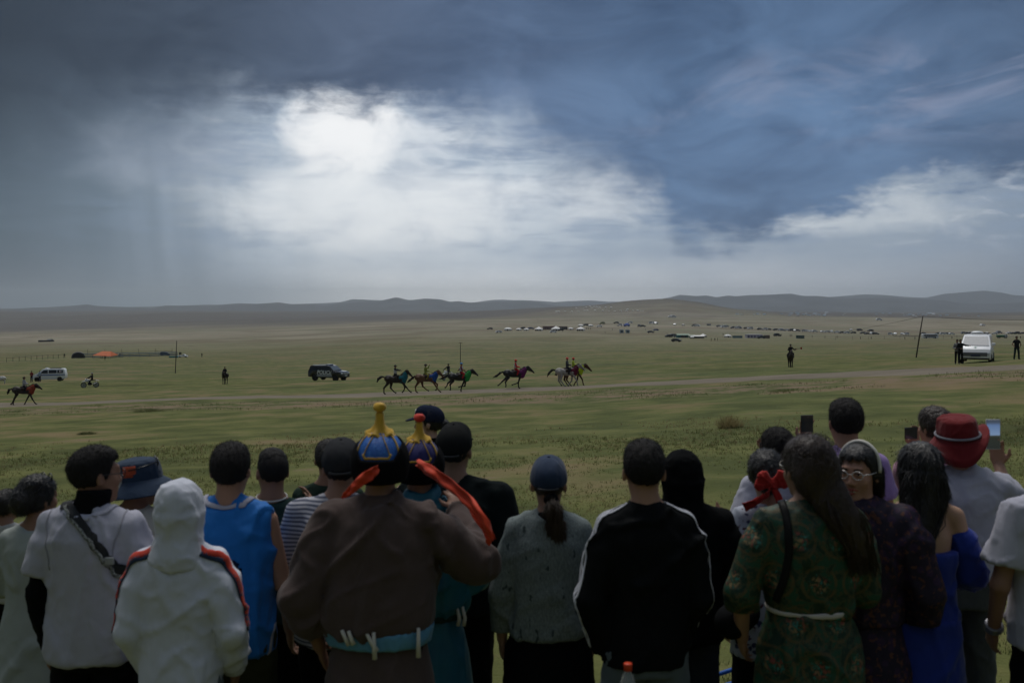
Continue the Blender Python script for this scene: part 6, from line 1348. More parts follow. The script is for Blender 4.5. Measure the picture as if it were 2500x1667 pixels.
def clump(u, v, w, hgt, n, m_, label, seed):
    p_ = uv(u, v, 9, 90); g = np.random.default_rng(seed); a = g.uniform(0, 6.283, n); r = np.sqrt(g.uniform(0, 1, n)) * w / 2; B = np.stack([np.cos(a) * r, np.sin(a) * r * 0.6, 0 * r - 0.02], -1); hh = hgt * g.uniform(0.45, 1.0, n) * (1 - 0.45 * (r / (w / 2)) ** 2)
    out = np.stack([np.cos(a) * r * 0.5 + g.normal(0, 0.06, n), np.sin(a) * r * 0.4 + g.normal(0, 0.05, n), hh], -1); ww = 0.006; s_ = np.stack([np.cos(a + 1.57) * ww, np.sin(a + 1.57) * ww, 0 * a], -1); mid = B + out * 0.55 + np.stack([0 * hh, 0 * hh, hh * 0.08], -1)
    V = np.stack([B - s_, B + s_, mid + s_ * 0.8, mid - s_ * 0.8, B + out], 1).reshape(-1, 3); i = np.arange(n)[:, None] * 5; Q = np.concatenate([i + [0, 1, 2], i + [0, 2, 3], i + [3, 2, 4]], 1).reshape(-1, 3)
    o = link("grass_clump", mesh_np("grass_clump", V, Q, False), m_, None, p_); tag(o, label, "grass clump"); return o
cl0 = clump(1782, 1044, 0.62, 0.46, 420, grass_mat("feather_grass", (0.27, 0.225, 0.11)), "tall feathery grass clump alone on the open turf", 5); cl1 = clump(1782, 1045, 0.5, 0.12, 260, grass_mat("dark_weed_green", (0.105, 0.115, 0.050)), "dark green base of the tall feathery grass clump", 6)
cl1.parent = cl0; cl1.location = (0, 0, 0); cl1.name = "leafy_base"
for k_ in ("label", "category"): del cl1[k_]
clump(213, 1060, 0.55, 0.14, 500, grass_mat("dark_weed_green", (0.105, 0.115, 0.050)), "low dark weed clump on the turf at the left", 7); clump(370, 1005, 1.7, 0.26, 500, grass_mat("dark_weed_green", (0.105, 0.115, 0.050)), "ragged dark weed patch beside the track on the left", 8)
clump(1920, 955, 1.5, 0.2, 300, grass_mat("dark_weed_green", (0.105, 0.115, 0.050)), "dark weed patch on the eroded belt at the right", 9)

# ================================================================== the crowd watching from the slope
def cloth(name, col, rough=0.9, var=0.10, bump=0.25, bs=180.0, **k): return mat(name, col, rough, var, 9.0, bump, bs, wrinkle=0.55, spec=0.2 if max(col) > 0.06 else 0.08, sheen=0.12 if max(col) > 0.06 else 0.0, **k)
BLACKC = cloth("black_cloth", (0.0055, 0.006, 0.007)); DARKC = cloth("charcoal_cloth", (0.016, 0.017, 0.019))
WHITEC = cloth("white_cotton", (0.41, 0.41, 0.48)); JEANS = cloth("grey_blue_denim", (0.10, 0.125, 0.14)); OLIVE = cloth("olive_cloth", (0.045, 0.046, 0.022))
NAVY = cloth("navy_cloth", (0.018, 0.030, 0.062)); REDC = cloth("red_cloth", (0.50, 0.055, 0.025)); GOLD = cloth("gold_braid", (0.46, 0.28, 0.035), 0.55)
SHOE = mat("dark_shoe", (0.02, 0.018, 0.017), 0.5)
DOWN = lambda g, sw=0.17: {'e': (g * (sw + 0.06), -0.03, 1.125), 'w': (g * (sw + 0.055), 0.04, 0.885)}
FRONT = lambda g, sw=0.17: {'e': (g * (sw + 0.055), 0.02, 1.135), 'w': (g * 0.09, 0.24, 1.08), 'hd': (-g * 0.9, 0.4, 0.1), 'hn': (0, -1, 0)}
def finish(root, label, group=None): tag(root, label, "person", group); return root

# -- woman cut by the left edge
r, H = place(14, 5.9, 1199); p = Person(H, fem=True, head=(-25, 0, 0), L=FRONT(-1, .15), Rr=FRONT(1, .15))
p.body(r, SKIN2, 0.014, False); p.hair(r, HAIR, 'full')
p.top(r, cloth("pale_grey_knit", (0.42, 0.42, 0.40)), sleeve='long', collar=0.0); p.legs(r, BLACKC); p.shoes(r, SHOE)
finish(r, "black-haired person in pale top cut off by the left edge")

# -- woman in a pale mint tunic, hair pinned up
r, H = place(92, 4.75, 1166); p = Person(H, 1.08, fem=True, head=(-34, 2, 0), L=FRONT(-1, .16), Rr=DOWN(1, .15))
p.body(r, SKIN2, 0.011)
def up_(q):
    q.ell(p.hp(0, -0.105, 0.005), V3(0.062, 0.055, 0.075) * p.k, p.HR, 0.03); q.ell(p.hp(0.02, -0.04, 0.105), V3(0.06, 0.06, 0.035) * p.k, p.HR, 0.03)
p.hair(r, HAIR, 'full', extra=up_, A=0.005)
mint = cloth("mint_linen", (0.34, 0.37, 0.345))
p.top(r, mint, "tunic", st=((0.52, 0, 0.24, 0.19), (0.84, 0, 0.20, 0.15), (0.95, 0, 0.18, 0.135), (1.05, 0, 0.158, 0.12), (1.16, 0, 0.152, 0.115), (1.28, 0, 0.162, 0.122), (1.37, -0.004, 0.162, 0.118), (1.43, -0.01, 0.14, 0.095), (1.47, -0.014, 0.09, 0.075)),
      hem=0.52, sleeve='long', sr=(0.062, 0.060, 0.058), disp=folds(0.015, 6.5, 0.22, 0.006, 16, 3.0))
p.legs(r, BLACKC); p.shoes(r, SHOE)
sg = MB()
for g in (-1, 1):
    sg.tube([p.hp(g * 0.035 + 0.028 * math.cos(a), 0.052 - 0.006 * math.cos(a), 0.122 + 0.020 * math.sin(a)) for a in np.linspace(0, 6.283, 13)], 0.003, 5, False)
    sg.tube([p.hp(g * 0.06, 0.045, 0.122), p.hp(g * 0.088, -0.02, 0.095), p.hp(g * 0.088, -0.07, 0.06)], 0.003, 5)
sg.build("sunglasses", mat("sunglass_frame", (0.012, 0.010, 0.010), 0.25, spec=0.6), r)
hc = SDF(); hc.ell(p.hp(-0.05, -0.135, -0.005), V3(0.008, 0.010, 0.022) * p.k, p.HR, 0.004); hc.build("hair_clip", mat("pearl_clip", (0.45, 0.44, 0.40), 0.4), r, 0.004)
finish(r, "woman with pinned-up black hair in a pale mint tunic")

# -- man in the white T-shirt with the strap across his back
r, H = place(226, 4.15, 1092, -4); p = Person(H, 1.04, head=(-46, 0, 0), head_off=(0.01, 0, 0), L=DOWN(-1, .165), Rr=FRONT(1, .165))
p.body(r, SKIN2, 0.011)
p.hair(r, HAIR_S, 'short', top=0.004)
sh = p.top(r, WHITEC, "t_shirt", hem=0.855, off=0.012, sr=(0.068, 0.068, 0.05), frac=0.72, disp=folds(0.011, 6.0, 0.28, 0.004, 15, 1.0))
p.legs(r, BLACKC)
p.shoes(r, SHOE)
nk = SDF(); nk.loft([(1.455 * p.k, 0, -0.016, 0.085, 0.080), (1.50 * p.k, 0.004, -0.012, 0.070, 0.070), (1.575 * p.k, 0.012, -0.004, 0.070, 0.074)], 0.01); nk.build("neck_gaiter", BLACKC, r, 0.009, folds(0.006, 6, 3.0, 0.002, 20))
us_ = SDF()
for g in (-1, 1):
    us_ = SDF(); e0 = p.S[g] + (p.E[g] - p.S[g]) * 0.55; us_.chain([e0, p.E[g], p.W[g]], [0.052 * p.k, 0.047 * p.k, 0.036 * p.k], 0.02); us_.build("undersleeve", BLACKC, r, 0.012, folds(0.004, 12, 1, 0.003, 20))
p.glasses(r, mat("dark_glasses", (0.012, 0.012, 0.014), 0.3, spec=0.5))
Vs, Fs = strip_on(bvh_of(sh), [(-0.105, 0.0, 1.505 * p.k), (-0.08, -0.06, 1.475 * p.k), (0.0, -0.095, 1.462 * p.k), (0.08, -0.06, 1.475 * p.k), (0.105, 0.0, 1.505 * p.k)], 0.018, 30, 0.004, 3); sheet("neckband", Vs, Fs, WHITEC, r, 0.003)
for g in (-1, 1):
    Vs, Fs = strip_on(bvh_of(sh), [tuple(p.S[g] + V3(-g * 0.01, 0.02, 0.08)), tuple(p.S[g] + V3(-g * 0.005, -0.08, 0.02)), tuple(p.S[g] + V3(-g * 0.02, -0.10, -0.08)), tuple(p.S[g] + V3(-g * 0.035, -0.09, -0.16))], 0.006, 24, 0.002, 3); sheet("shoulder_seam", Vs, Fs, cloth("seam_thread", (0.30, 0.30, 0.34)), r, 0.002)
finish(r, "man in glasses wearing a white T-shirt with a strap across his back")
b = bvh_of(sh)
sp = [local(r, 172, 1240, 4.12), local(r, 200, 1290, 4.0), local(r, 250, 1352, 4.0), local(r, 305, 1412, 4.0), local(r, 350, 1462, 4.05), local(r, 385, 1505, 4.2)]
fr_ = [(-0.10, 0.02, 1.50 * p.k), (-0.085, -0.05, 1.48 * p.k)]
bag = empty("shoulder_bag", r.location, r.rotation_euler.z)
Vs, Fs = strip_on(b, fr_ + sp, 0.040, 60, 0.006, 5)
stp = sheet("strap", Vs, Fs, mat("dark_webbing", (0.018, 0.020, 0.022), 0.6, 0.2, 60, 0.5, 400), bag, 0.003)
def lettering(t, co):
    n = t.noise(co, 140.0, 2, 0.5); return t.mix(t.step(n, 0.50, 0.58), (0.26, 0.27, 0.25), (0.05, 0.055, 0.055))
Vs, Fs = strip_on(b, [np.array(q) + V3(-0.013, 0, -0.009) for q in sp], 0.013, 60, 0.0095, 3)
sheet("woven_stripe", Vs, Fs, pmat("woven_lettering", lettering), stp, 0.002)
bk = MB(); c_ = b.find_nearest(Vector(local(r, 268, 1373, 4.0))); bk.box(tuple(c_[0] + c_[1] * 0.012), (0.05, 0.014, 0.030), 0); bo = bk.build("buckle", mat("grey_buckle", (0.28, 0.29, 0.28), 0.4), bag, 0.004)
bb = SDF(); bb.cap((0.16, 0.18, 0.98), (-0.02, 0.22, 0.96), 0.075, 0.075, 0.02, ((0, 1, 0), 0.6)); bb.build("pouch", BLACKC, bag, 0.014)
tag(bag, "dark shoulder bag whose lettered webbing strap crosses the white T-shirt", "bag")

# -- man in the patched navy bucket hat
r, H = place(330, 4.9, 1113, 0); p = Person(H - 0.02, 1.02, head=(-62, 0, 0), head_off=(0.015, 0.01, -0.01), L=FRONT(-1), Rr=FRONT(1))
p.body(r, SKIN2, 0.011); p.hair(r, HAIR_S, 'crop'); p.top(r, cloth("cream_shirt", (0.56, 0.54, 0.47)), collar=0.02); p.legs(r, DARKC); p.shoes(r, SHOE)
q = SDF(); q.loft([(0, 0, 0, 0.100, 0.118), (0.05, 0, 0, 0.098, 0.115), (0.095, 0, 0, 0.086, 0.100), (0.108, 0, 0, 0.06, 0.07)], 0.02)
hb = empty("bucket_hat", (0, 0, 0), 0, r)
hm = Matrix(p.HR.tolist()).to_4x4(); hm.translation = Vector(p.hp(0, -0.01, 0.02)); hb.matrix_local = hm @ Matrix.Rotation(R(5), 4, 'X')
navyhat = cloth("navy_canvas", (0.022, 0.040, 0.072))
q.build("crown", navyhat, hb, 0.007, folds(0.004, 12, 0.6, 0.002, 30))
bm2 = MB(); bm2.lathe([(0.100, 0.012), (0.135, -0.014), (0.170, -0.050), (0.172, -0.056), (0.165, -0.052), (0.130, -0.020), (0.098, 0.004)], n=40)
bo = bm2.build("brim", navyhat, hb); bo.scale = (1, 1.14, 1)
def patch(name, a0, a1, z0, z1, m_, rr=0.1035):
    V = []; Fq = []
    for i, a in enumerate(np.linspace(a0, a1, 9)):
        for z in np.linspace(z0, z1, 4):
            rad = (rr + 0.0015) if z > 0.005 else rr + 0.0015 + (0.005 - z) * 1.15
            V.append((rad * math.sin(a), rad * 1.16 * math.cos(a), z + (0.006 if z < 0.005 else 0)))
    for i in range(8):
        for k in range(3): a = i * 4 + k; Fq.append((a, a + 1, a + 5, a + 4))
    return sheet(name, V, Fq, m_, hb, 0.004)
patch("patch", 1.70, 2.25, 0.035, 0.088, cloth("rust_patch", (0.40, 0.075, 0.035)), 0.096)
patch("patch", 2.30, 3.05, -0.030, 0.035, cloth("grey_patch", (0.30, 0.31, 0.29)), 0.103)
sgl = MB()
for g in (-1, 1):
    sgl.tube([(g * 0.034 + 0.027 * math.cos(a), 0.095, 0.085 + 0.02 * math.sin(a)) for a in np.linspace(0, 6.283, 13)], 0.0035, 5, False)
    sgl.tube([(g * 0.06, 0.095, 0.088), (g * 0.102, 0.02, 0.08), (g * 0.100, -0.05, 0.07)], 0.003, 5)
sgl.build("sunglasses", mat("sunglass_frame", (0.012, 0.010, 0.010)), hb)
finish(r, "person in a navy bucket hat with rust and grey patches")

# -- youth in the white hoodie with the hood up
def hood(p, root, m, parent=None, pt=0.0, wide=1.0, A=0.005):
    k = p.k; q = SDF()
    q.ell(p.hp(0, -0.015, 0.030), V3(0.100 * wide, 0.122, 0.108) * k, p.HR, 0.03)
    q.ell(p.hp(0, -0.045, 0.095 + pt), V3(0.050, 0.055, 0.030) * k, p.HR, 0.06)
    q.loft([(1.40 * k, 0, -0.035 * k, 0.125 * k * wide, 0.095 * k), (1.455 * k, 0, -0.035 * k, 0.118 * k * wide, 0.105 * k), (1.53 * k, 0, -0.02 * k, 0.098 * k * wide, 0.105 * k), (1.62 * k, 0, -0.015 * k, 0.097 * k * wide, 0.112 * k)], 0.04)
    a = p.hp(0, 0.125, -0.01); q.ell(a, V3(0.068, 0.060, 0.100) * k, p.HR, 0.015, 'sub')
    return q.build("hood", m, parent or root, 0.009, lambda V: folds(A, 9, 1.4, 0.003, 22, 2.0)(V) + 0.004 * np.exp(-((V[:, 0]) / 0.012) ** 2))
r, H = place(441, 3.85, 1157, 2); p = Person(H - 0.035, 0.94, sh=0.160, head=(-8, 6, 0), L={'e': (-0.205, -0.05, 1.13), 'w': (-0.15, 0.10, 0.90)}, Rr={'e': (0.225, -0.055, 1.14), 'w': (0.20, 0.12, 0.90)})
p.body(r, SKIN2, 0.011); HOOD = cloth("white_fleece", (0.59, 0.61, 0.68), 0.95, 0.06, 0.3, 120)
sh = p.top(r, HOOD, "hoodie", hem=0.80, off=0.010, sleeve='long', sr=(0.066, 0.060, 0.052), cuff=0.80, disp=folds(0.011, 6.5, 0.40, 0.006, 14, 5.0), h=0.0115, sh_r=0.046)
hood(p, r, HOOD); p.legs(r, JEANS); p.shoes(r, SHOE)
b = bvh_of(sh)
for g in (-1, 1):
    pts = [(g * 0.075, -0.06, 1.49 * p.k), (g * 0.13, -0.07, 1.47 * p.k), (g * 0.195, -0.05, 1.43 * p.k), (g * 0.245, -0.05, 1.33 * p.k), (g * 0.285, -0.05, 1.22 * p.k), (g * 0.300, -0.06, 1.15 * p.k)]
    for nm, off, w, m_ in (("navy_stripe", -0.014, 0.020, NAVY), ("red_stripe", 0.010, 0.026, cloth("red_stripe_tape", (0.50, 0.05, 0.03)))):
        Vs, Fs = strip_on(b, [np.array(q_) + V3(g * off, 0, off * 0.8) for q_ in pts], w, 40, 0.004, 4)
        sheet(nm, Vs, Fs, m_, r, 0.003)
Vs, Fs = strip_on(b, [(-0.18, -0.2, 0.835 * p.k), (-0.09, -0.2, 0.832 * p.k), (0.0, -0.2, 0.83 * p.k), (0.09, -0.2, 0.832 * p.k), (0.18, -0.2, 0.835 * p.k)], 0.006, 30, 0.002, 3); sheet("hem_seam", Vs, Fs, cloth("seam_thread", (0.30, 0.30, 0.34)), r, 0.002)
for g in (-1, 1):
    q = SDF(); e = p.E[g] + (p.W[g] - p.E[g]) * 0.82; q.cap(e - unit(p.W[g] - p.E[g]) * 0.03, e + unit(p.W[g] - p.E[g]) * 0.03, 0.052 * p.k, 0.050 * p.k, 0.01, endcut=True); q.build("cuff", HOOD, r, 0.01)
finish(r, "youth in a white hoodie, hood up, red and navy sleeve stripes")

# -- man in the blue sports jersey
r, H = place(562, 4.25, 1081, 0); p = Person(H, 1.03, head=(0, 0, 0), L=FRONT(-1), Rr=FRONT(1))
p.body(r, SKIN, 0.0105); p.hair(r, HAIR_S, 'short', A=0.003)
def arm_holes(q):
    q.cut(lambda X, Y, Z: np.abs(X) - (p.sw * p.k + 0.022 + 0.35 * np.clip(1.30 * p.k - Z, 0, 0.2)) + 0 * Y)
BLUEJ = cloth("royal_blue_mesh", (0.012, 0.155, 0.50), 0.7, 0.06)
sh = p.top(r, BLUEJ, "jersey", hem=0.80, off=0.018, sleeve='none', disp=folds(0.011, 6.5, 0.25, 0.005, 15, 8.0), wear=arm_holes, sh_r=0.052)
p.legs(r, OLIVE, r=(0.105, 0.085, 0.075)); p.shoes(r, SHOE); b = bvh_of(sh)
Vs, Fs = strip_on(b, [(-0.10, 0.0, 1.52 * p.k), (-0.075, -0.05, 1.485 * p.k), (0.0, -0.08, 1.475 * p.k), (0.075, -0.05, 1.485 * p.k), (0.10, 0.0, 1.52 * p.k)], 0.022, 30, 0.004, 3); sheet("neckband", Vs, Fs, WHITEC, r, 0.003)
for nm, pts, w in (("numeral_seven", [(-0.075, -0.2, 1.235 * p.k), (0.085, -0.2, 1.235 * p.k)], 0.045), ("numeral_seven", [(0.068, -0.2, 1.225 * p.k), (0.035, -0.2, 1.13 * p.k), (0.0, -0.2, 1.03 * p.k)], 0.048)):
    Vs, Fs = strip_on(b, pts, w, 24, 0.003, 4); sheet(nm, Vs, Fs, cloth("navy_print", (0.010, 0.022, 0.06)), r, 0.002)
for g in (-1, 1):
    Vs, Fs = strip_on(b, [(g * 0.22, -0.02, 0.98 * p.k), (g * 0.21, -0.05, 0.90 * p.k), (g * 0.19, -0.06, 0.81 * p.k)], 0.018, 16, 0.003, 3); sheet("side_piping", Vs, Fs, WHITEC, r, 0.002)
finish(r, "short-haired man in a sleeveless royal blue jersey numbered seven")

# -- man with shaved sides in dark green
r, H = place(664, 4.85, 1096, 8); p = Person(H, 1.0, head=(22, 2, 0), L=FRONT(-1), Rr={'e': (0.26, 0.10, 1.20), 'w': (0.19, 0.36, 1.36), 'hd': (-0.3, 0.5, 0.8), 'hn': (-1, 0, 0)})
p.body(r, SKIN2, 0.011); p.hair(r, HAIR_S, 'crop', A=0.002)
q = SDF(); q.ell(p.hp(0, -0.005, 0.070), V3(0.072, 0.088, 0.064) * p.k, p.HR, 0.02); q.build("hair", HAIR_S, r, 0.0065, fuzz(0.003))
sh = p.top(r, cloth("bottle_green_cloth", (0.022, 0.042, 0.038)), disp=folds(seed=12.0)); p.legs(r, BLACKC); p.shoes(r, SHOE)
q = MB(); q.tube([(0.073 * math.cos(a), -0.014 + 0.072 * math.sin(a), (1.505 + 0.012 * math.sin(a)) * p.k) for a in np.linspace(0, 6.283, 25)], 0.004, 6, False); q.build("necklace", mat("pale_cord", (0.6, 0.6, 0.56), 0.5), r)
b = bvh_of(sh); Vs, Fs = strip_on(b, [(-0.12, 0.02, 1.49 * p.k), (-0.10, -0.1, 1.44 * p.k), (0.0, -0.15, 1.30 * p.k), (0.10, -0.15, 1.16 * p.k), (0.18, -0.1, 1.05 * p.k)], 0.035, 30, 0.005, 4); sheet("strap", Vs, Fs, cloth("brown_strap", (0.045, 0.028, 0.022)), r)
finish(r, "man with shaved sides in a dark green top and pale necklace")

# -- grey-haired man half hidden behind the charcoal cap
r, H = place(803, 5.5, 1074); p = Person(H, 1.0, head=(12, 0, 0), L=FRONT(-1), Rr=FRONT(1))
p.body(r, SKIN2, 0.013, False); p.hair(r, mat("greying_hair", (0.030, 0.028, 0.027), 0.7, 0.6, 120, 0.5, 200), 'short'); p.top(r, cloth("dark_green_shirt", (0.018, 0.032, 0.024)), collar=0.02); p.legs(r, BLACKC); p.shoes(r, SHOE)
finish(r, "greying man half hidden behind the charcoal cap and striped shirt")

# -- man in the charcoal cap and striped T-shirt
r, H = place(826, 4.45, 1074, 0); p = Person(H - 0.01, 1.06, head=(6, 4, 0), head_off=(0.012, 0, 0), L=DOWN(-1, .18), Rr=FRONT(1))
p.body(r, SKIN, 0.011); p.hair(r, HAIR_S, 'crop'); p.cap_hat(r, cloth("charcoal_canvas", (0.030, 0.031, 0.034)))
def stripes(t, co):
    x, y, z = t.sep(co); w = t.m('FRACT', t.m('MULTIPLY', t.m('ADD', z, t.m('MULTIPLY', t.noise(co, 5.0, 2), 0.02)), 58.0))
    return t.mix(t.step(t.m('ABSOLUTE', t.m('SUBTRACT', w, 0.5)), 0.22, 0.28), (0.10, 0.11, 0.15), (0.42, 0.42, 0.46))
STR = pmat("striped_cotton", stripes, 0.9, 0.2, 0.2, 200)
p.top(r, STR, "t_shirt", hem=0.84, off=0.012, sr=(0.072, 0.072, 0.05), frac=0.74, disp=folds(0.006, 6, 0.3, 0.002, 14, 2.0)); p.legs(r, BLACKC); p.shoes(r, SHOE)
finish(r, "man in a charcoal cap and grey and navy striped T-shirt")

# -- men in traditional robes and pointed hats
def hat_finial(root, m_base, m_knob, c, k, tall=1.0):
    mb = MB(); mb.lathe([(0.060 * k, 0.0), (0.056 * k, 0.006), (0.036 * k, 0.014), (0.022 * k, 0.030 * tall), (0.016 * k, 0.055 * tall), (0.017 * k, 0.072 * tall), (0.012 * k, 0.080 * tall)], c, 22)
    f = mb.build("finial", m_base, root)
    vs = f.data.vertices
    for v in vs:
        a = math.atan2(v.co.y - c[1], v.co.x - c[0]); h_ = v.co.z - c[2]
        if h_ < 0.016: v.co.z -= 0.012 * (1 + math.cos(5 * a)); 
    q = SDF(); z = c[2] + 0.098 * tall
    q.ell((c[0], c[1], z), V3(0.024, 0.024, 0.020) * k, None, 0.01)
    for i in range(7):
        a = i * 0.9; q.ell((c[0] + 0.014 * math.cos(a), c[1] + 0.014 * math.sin(a), z + 0.008 * math.sin(i * 2.4)), V3(0.013, 0.013, 0.011) * k, None, 0.004)
    q.build("knot", m_knob, f, 0.004)
def mongol_hat(p, root, crown_m, knob_m, tall=1.0):
    k = p.k; velvet = cloth("black_velvet", (0.006, 0.006, 0.007), 1.0); hat = empty("pointed_hat", (0, 0, 0), 0, root)
    hm = Matrix(p.HR.tolist()).to_4x4(); hm.translation = Vector(p.hp(0, 0, 0)); hat.matrix_local = hm
    q = SDF(); q.ell((0, -0.012, 0.040), V3(0.098, 0.112, 0.108) * k, None, 0.01); q.cut(lambda X, Y, Z: 0.03 - Z + 0 * X + 0 * Y)
    cr = q.build("crown", crown_m, hat, 0.006, lambda V: -0.0025 * (np.abs(np.cos(4 * np.arctan2(V[:, 0], V[:, 1] + 0.012))) > 0.97))
    q = SDF(); q.ell((0, -0.010, 0.022), V3(0.117, 0.130, 0.128) * k, None, 0.01)
    q.ell((0, -0.012, -0.04), V3(0.086, 0.100, 0.06) * k, None, 0.04)
    q.ell((0, -0.012, 0.040), V3(0.094, 0.108, 0.104) * k, None, 0.004, 'sub'); q.ell((0, -0.005, -0.06), V3(0.080, 0.092, 0.12) * k, None, 0.004, 'sub')
    zc = lambda x: 0.050 + np.clip((np.abs(x) - 0.062) / 0.030, 0, 1) ** 1.5 * 0.075
    q.cut(lambda X, Y, Z: Z / k - np.where(Y < 0.02, zc(X / k) + 0 * Y, 0.118 + 0 * X + 0 * Y))
    q.cut(lambda X, Y, Z: (-0.048 - Z / k) + 0 * X + np.clip(Y / k - 0.0, 0, 0.1) * 1.0)
    br = q.build("upturned_brim", velvet, hat, 0.006)
    bt = BVHTree.FromPolygons([tuple(v.co) for v in cr.data.vertices], [tuple(f.vertices) for f in cr.data.polygons])
    def trim(pts, w, nm="gold_trim"):
        Vs, Fs = strip_on(bt, pts, w, 24, 0.003, 3); sheet(nm, Vs, Fs, GOLD, hat, 0.003)
    trim([(x * k, -0.13 * k, (0.060 + max(0, abs(x) - 0.058) * 1.3) * k) for x in np.linspace(-0.075, 0.075, 9)], 0.008)
    for g in (-1, 1):
        trim([(g * 0.083 * k, -0.075 * k, 0.065 * k), (g * 0.079 * k, -0.065 * k, 0.105 * k), (g * 0.052 * k, -0.04 * k, 0.142 * k)], 0.008)
        trim([(g * 0.060 * k, -0.12 * k, 0.062 * k), (g * 0.030 * k, -0.09 * k, 0.12 * k), (g * 0.012 * k, -0.05 * k, 0.15 * k)], 0.003, "seam_cord")
    hat_finial(hat, cloth("yellow_silk", (0.60, 0.36, 0.04), 0.5), knob_m, (0, -0.012 * k, 0.142 * k), k, tall)
    return hat
def robe(p, root, m, seed=0.0, waist=1.03, skirt=True, sr=(0.080, 0.074, 0.062)):
    k = p.k
    up = p.top(root, m, "robe", st=((waist - 0.05, 0, 0.172, 0.135), (waist, 0, 0.20, 0.155), (waist + 0.09, 0, 0.202, 0.158), (1.24, 0, 0.196, 0.146), (1.34, -0.006, 0.188, 0.134), (1.42, -0.012, 0.156, 0.106), (1.475, -0.016, 0.09, 0.08)), hem=waist - 0.045,
               off=0.010, sleeve='long', sr=sr, cuff=1.04, collar=0.055, disp=folds(0.019, 5.0, 0.30, 0.010, 12, seed), sh_r=0.058, k_=0.05)
    if skirt:
        q = SDF(); q.loft([(0.34 * k, 0, 0, 0.27 * k, 0.22 * k), (0.80 * k, 0, 0, 0.215 * k, 0.170 * k), ((waist - 0.03) * k, 0, 0, 0.172 * k, 0.135 * k)], 0.02)
        q.build("robe_skirt", m, root, 0.014, lambda V: folds(0.010, 5, 0.12, 0.003, 14, seed)(V) + 0.006 * np.sign(np.sin(V[:, 0] * 34)) * np.clip((waist * k - V[:, 2]) * 2, 0, 1) * (V[:, 1] < 0))
    return up
r10, H = place(928, 3.95, 1042, 0)
aR = {'abs': 1, 'e': local(r10, 1160, 1372, 4.02), 'w': local(r10, 1122, 1248, 4.28), 'hd': (-0.25, 0.55, 0.55), 'hn': (-0.35, 0.6, -0.7), 'curl': 0.7}
aL = {'e': (-0.295, -0.06, 1.13), 'w': (-0.25, 0.06, 0.90)}
p = Person(H - 0.035, 1.05, sh=0.170, head=(0, 3, 0), L=aL, Rr=aR)
p.body(r10, SKIN2, 0.009)
BROWN = cloth("brown_wool", (0.078, 0.054, 0.048), 0.92, 0.12, 0.35, 220)
rb = robe(p, r10, BROWN, 4.0)
mongol_hat(p, r10, pmat("bright_blue_silk", lambda t, co: t.mix(t.step(t.noise(co, 90.0, 3, 0.6, 1.0), 0.50, 0.58), (0.020, 0.105, 0.40), (0.035, 0.16, 0.50)), 0.45, 0.4, 0.3, 120), cloth("yellow_silk", (0.60, 0.36, 0.04), 0.5))
q = SDF(); q.loft([(0.945 * p.k, 0, 0, 0.205 * p.k, 0.165 * p.k), (1.015 * p.k, 0, 0, 0.214 * p.k, 0.172 * p.k)], 0.01); q.build("sash", cloth("sky_blue_silk", (0.10, 0.27, 0.42), 0.55), r10, 0.012, folds(0.006, 4, 4.0, 0.004, 20))
cream = cloth("cream_cord", (0.55, 0.52, 0.44))
for x, ln, sl in ((-0.125, 0.055, 0.5), (-0.098, 0.050, 0.4), (-0.03, 0.07, 0.6), (0.0, 0.10, 0.05), (0.165, 0.11, 0.0)):
    y = -0.172 * math.sqrt(max(0.05, 1 - (x / 0.235) ** 2)) - 0.012
    mb = MB(); z = 1.035 * p.k; mb.tube([(x, y, z), (x + sl * ln * 0.5, y - 0.006, z - ln * 0.5), (x + sl * ln, y - 0.004, z - ln)], [0.007, 0.008, 0.010], 7); mb.build("tassel", cream, r10)
mb = MB()
p.legs(r10, BLACKC); p.shoes(r10, SHOE)
RIB = cloth("scarlet_silk", (0.62, 0.055, 0.018), 0.6)
ribbon("hat_ribbon", [local(r10, 924, 1143, 3.80), local(r10, 902, 1158, 3.77), local(r10, 872, 1182, 3.76), local(r10, 850, 1203, 3.77), local(r10, 836, 1215, 3.79)], [0.030, 0.044, 0.036, 0.026, 0.010], RIB, r10, 40, (0, 0, 1), thick=0.0015, across=7, wave=0.006)
finish(r10, "man in a brown robe and blue hat with yellow knot, arm around his neighbour")
q = MB()
r, H = place(1030, 4.42, 1068, 0); p = Person(H - 0.02, 1.02, head=(4, 3, 0), head_off=(-0.012, 0, 0.0), L=FRONT(-1), Rr=FRONT(1))
p.body(r, SKIN2, 0.011)
robe(p, r, pmat("teal_silk", lambda t, co: t.mix(t.step(t.noise(co, 3.0, 2), 0.4, 0.6), (0.010, 0.135, 0.185), (0.012, 0.105, 0.165)), 0.55, 0.4), 9.0, sr=(0.080, 0.074, 0.06))
mongol_hat(p, r, cloth("indigo_silk", (0.022, 0.022, 0.115), 0.6), cloth("red_silk_knot", (0.60, 0.045, 0.025), 0.6), 0.95)
q = SDF(); q.loft([(0.962 * p.k, 0, 0, 0.195 * p.k, 0.15 * p.k), (1.02 * p.k, 0, 0, 0.198 * p.k, 0.155 * p.k)], 0.01); q.build("sash", cloth("dark_green_sash", (0.025, 0.045, 0.042)), r, 0.014, folds(0.005, 5, 4.0, 0.003, 20))
for x in (0.16, 0.185):
    mb = MB(); mb.tube([(x, -0.10, 1.03 * p.k), (x + 0.012, -0.115, 0.985 * p.k), (x + 0.006, -0.11, 0.95 * p.k)], [0.006, 0.008, 0.009], 7); mb.build("tassel", cream, r)
p.legs(r, BLACKC); p.shoes(r, SHOE)
a = p.hp(0.0, -0.125, -0.02)
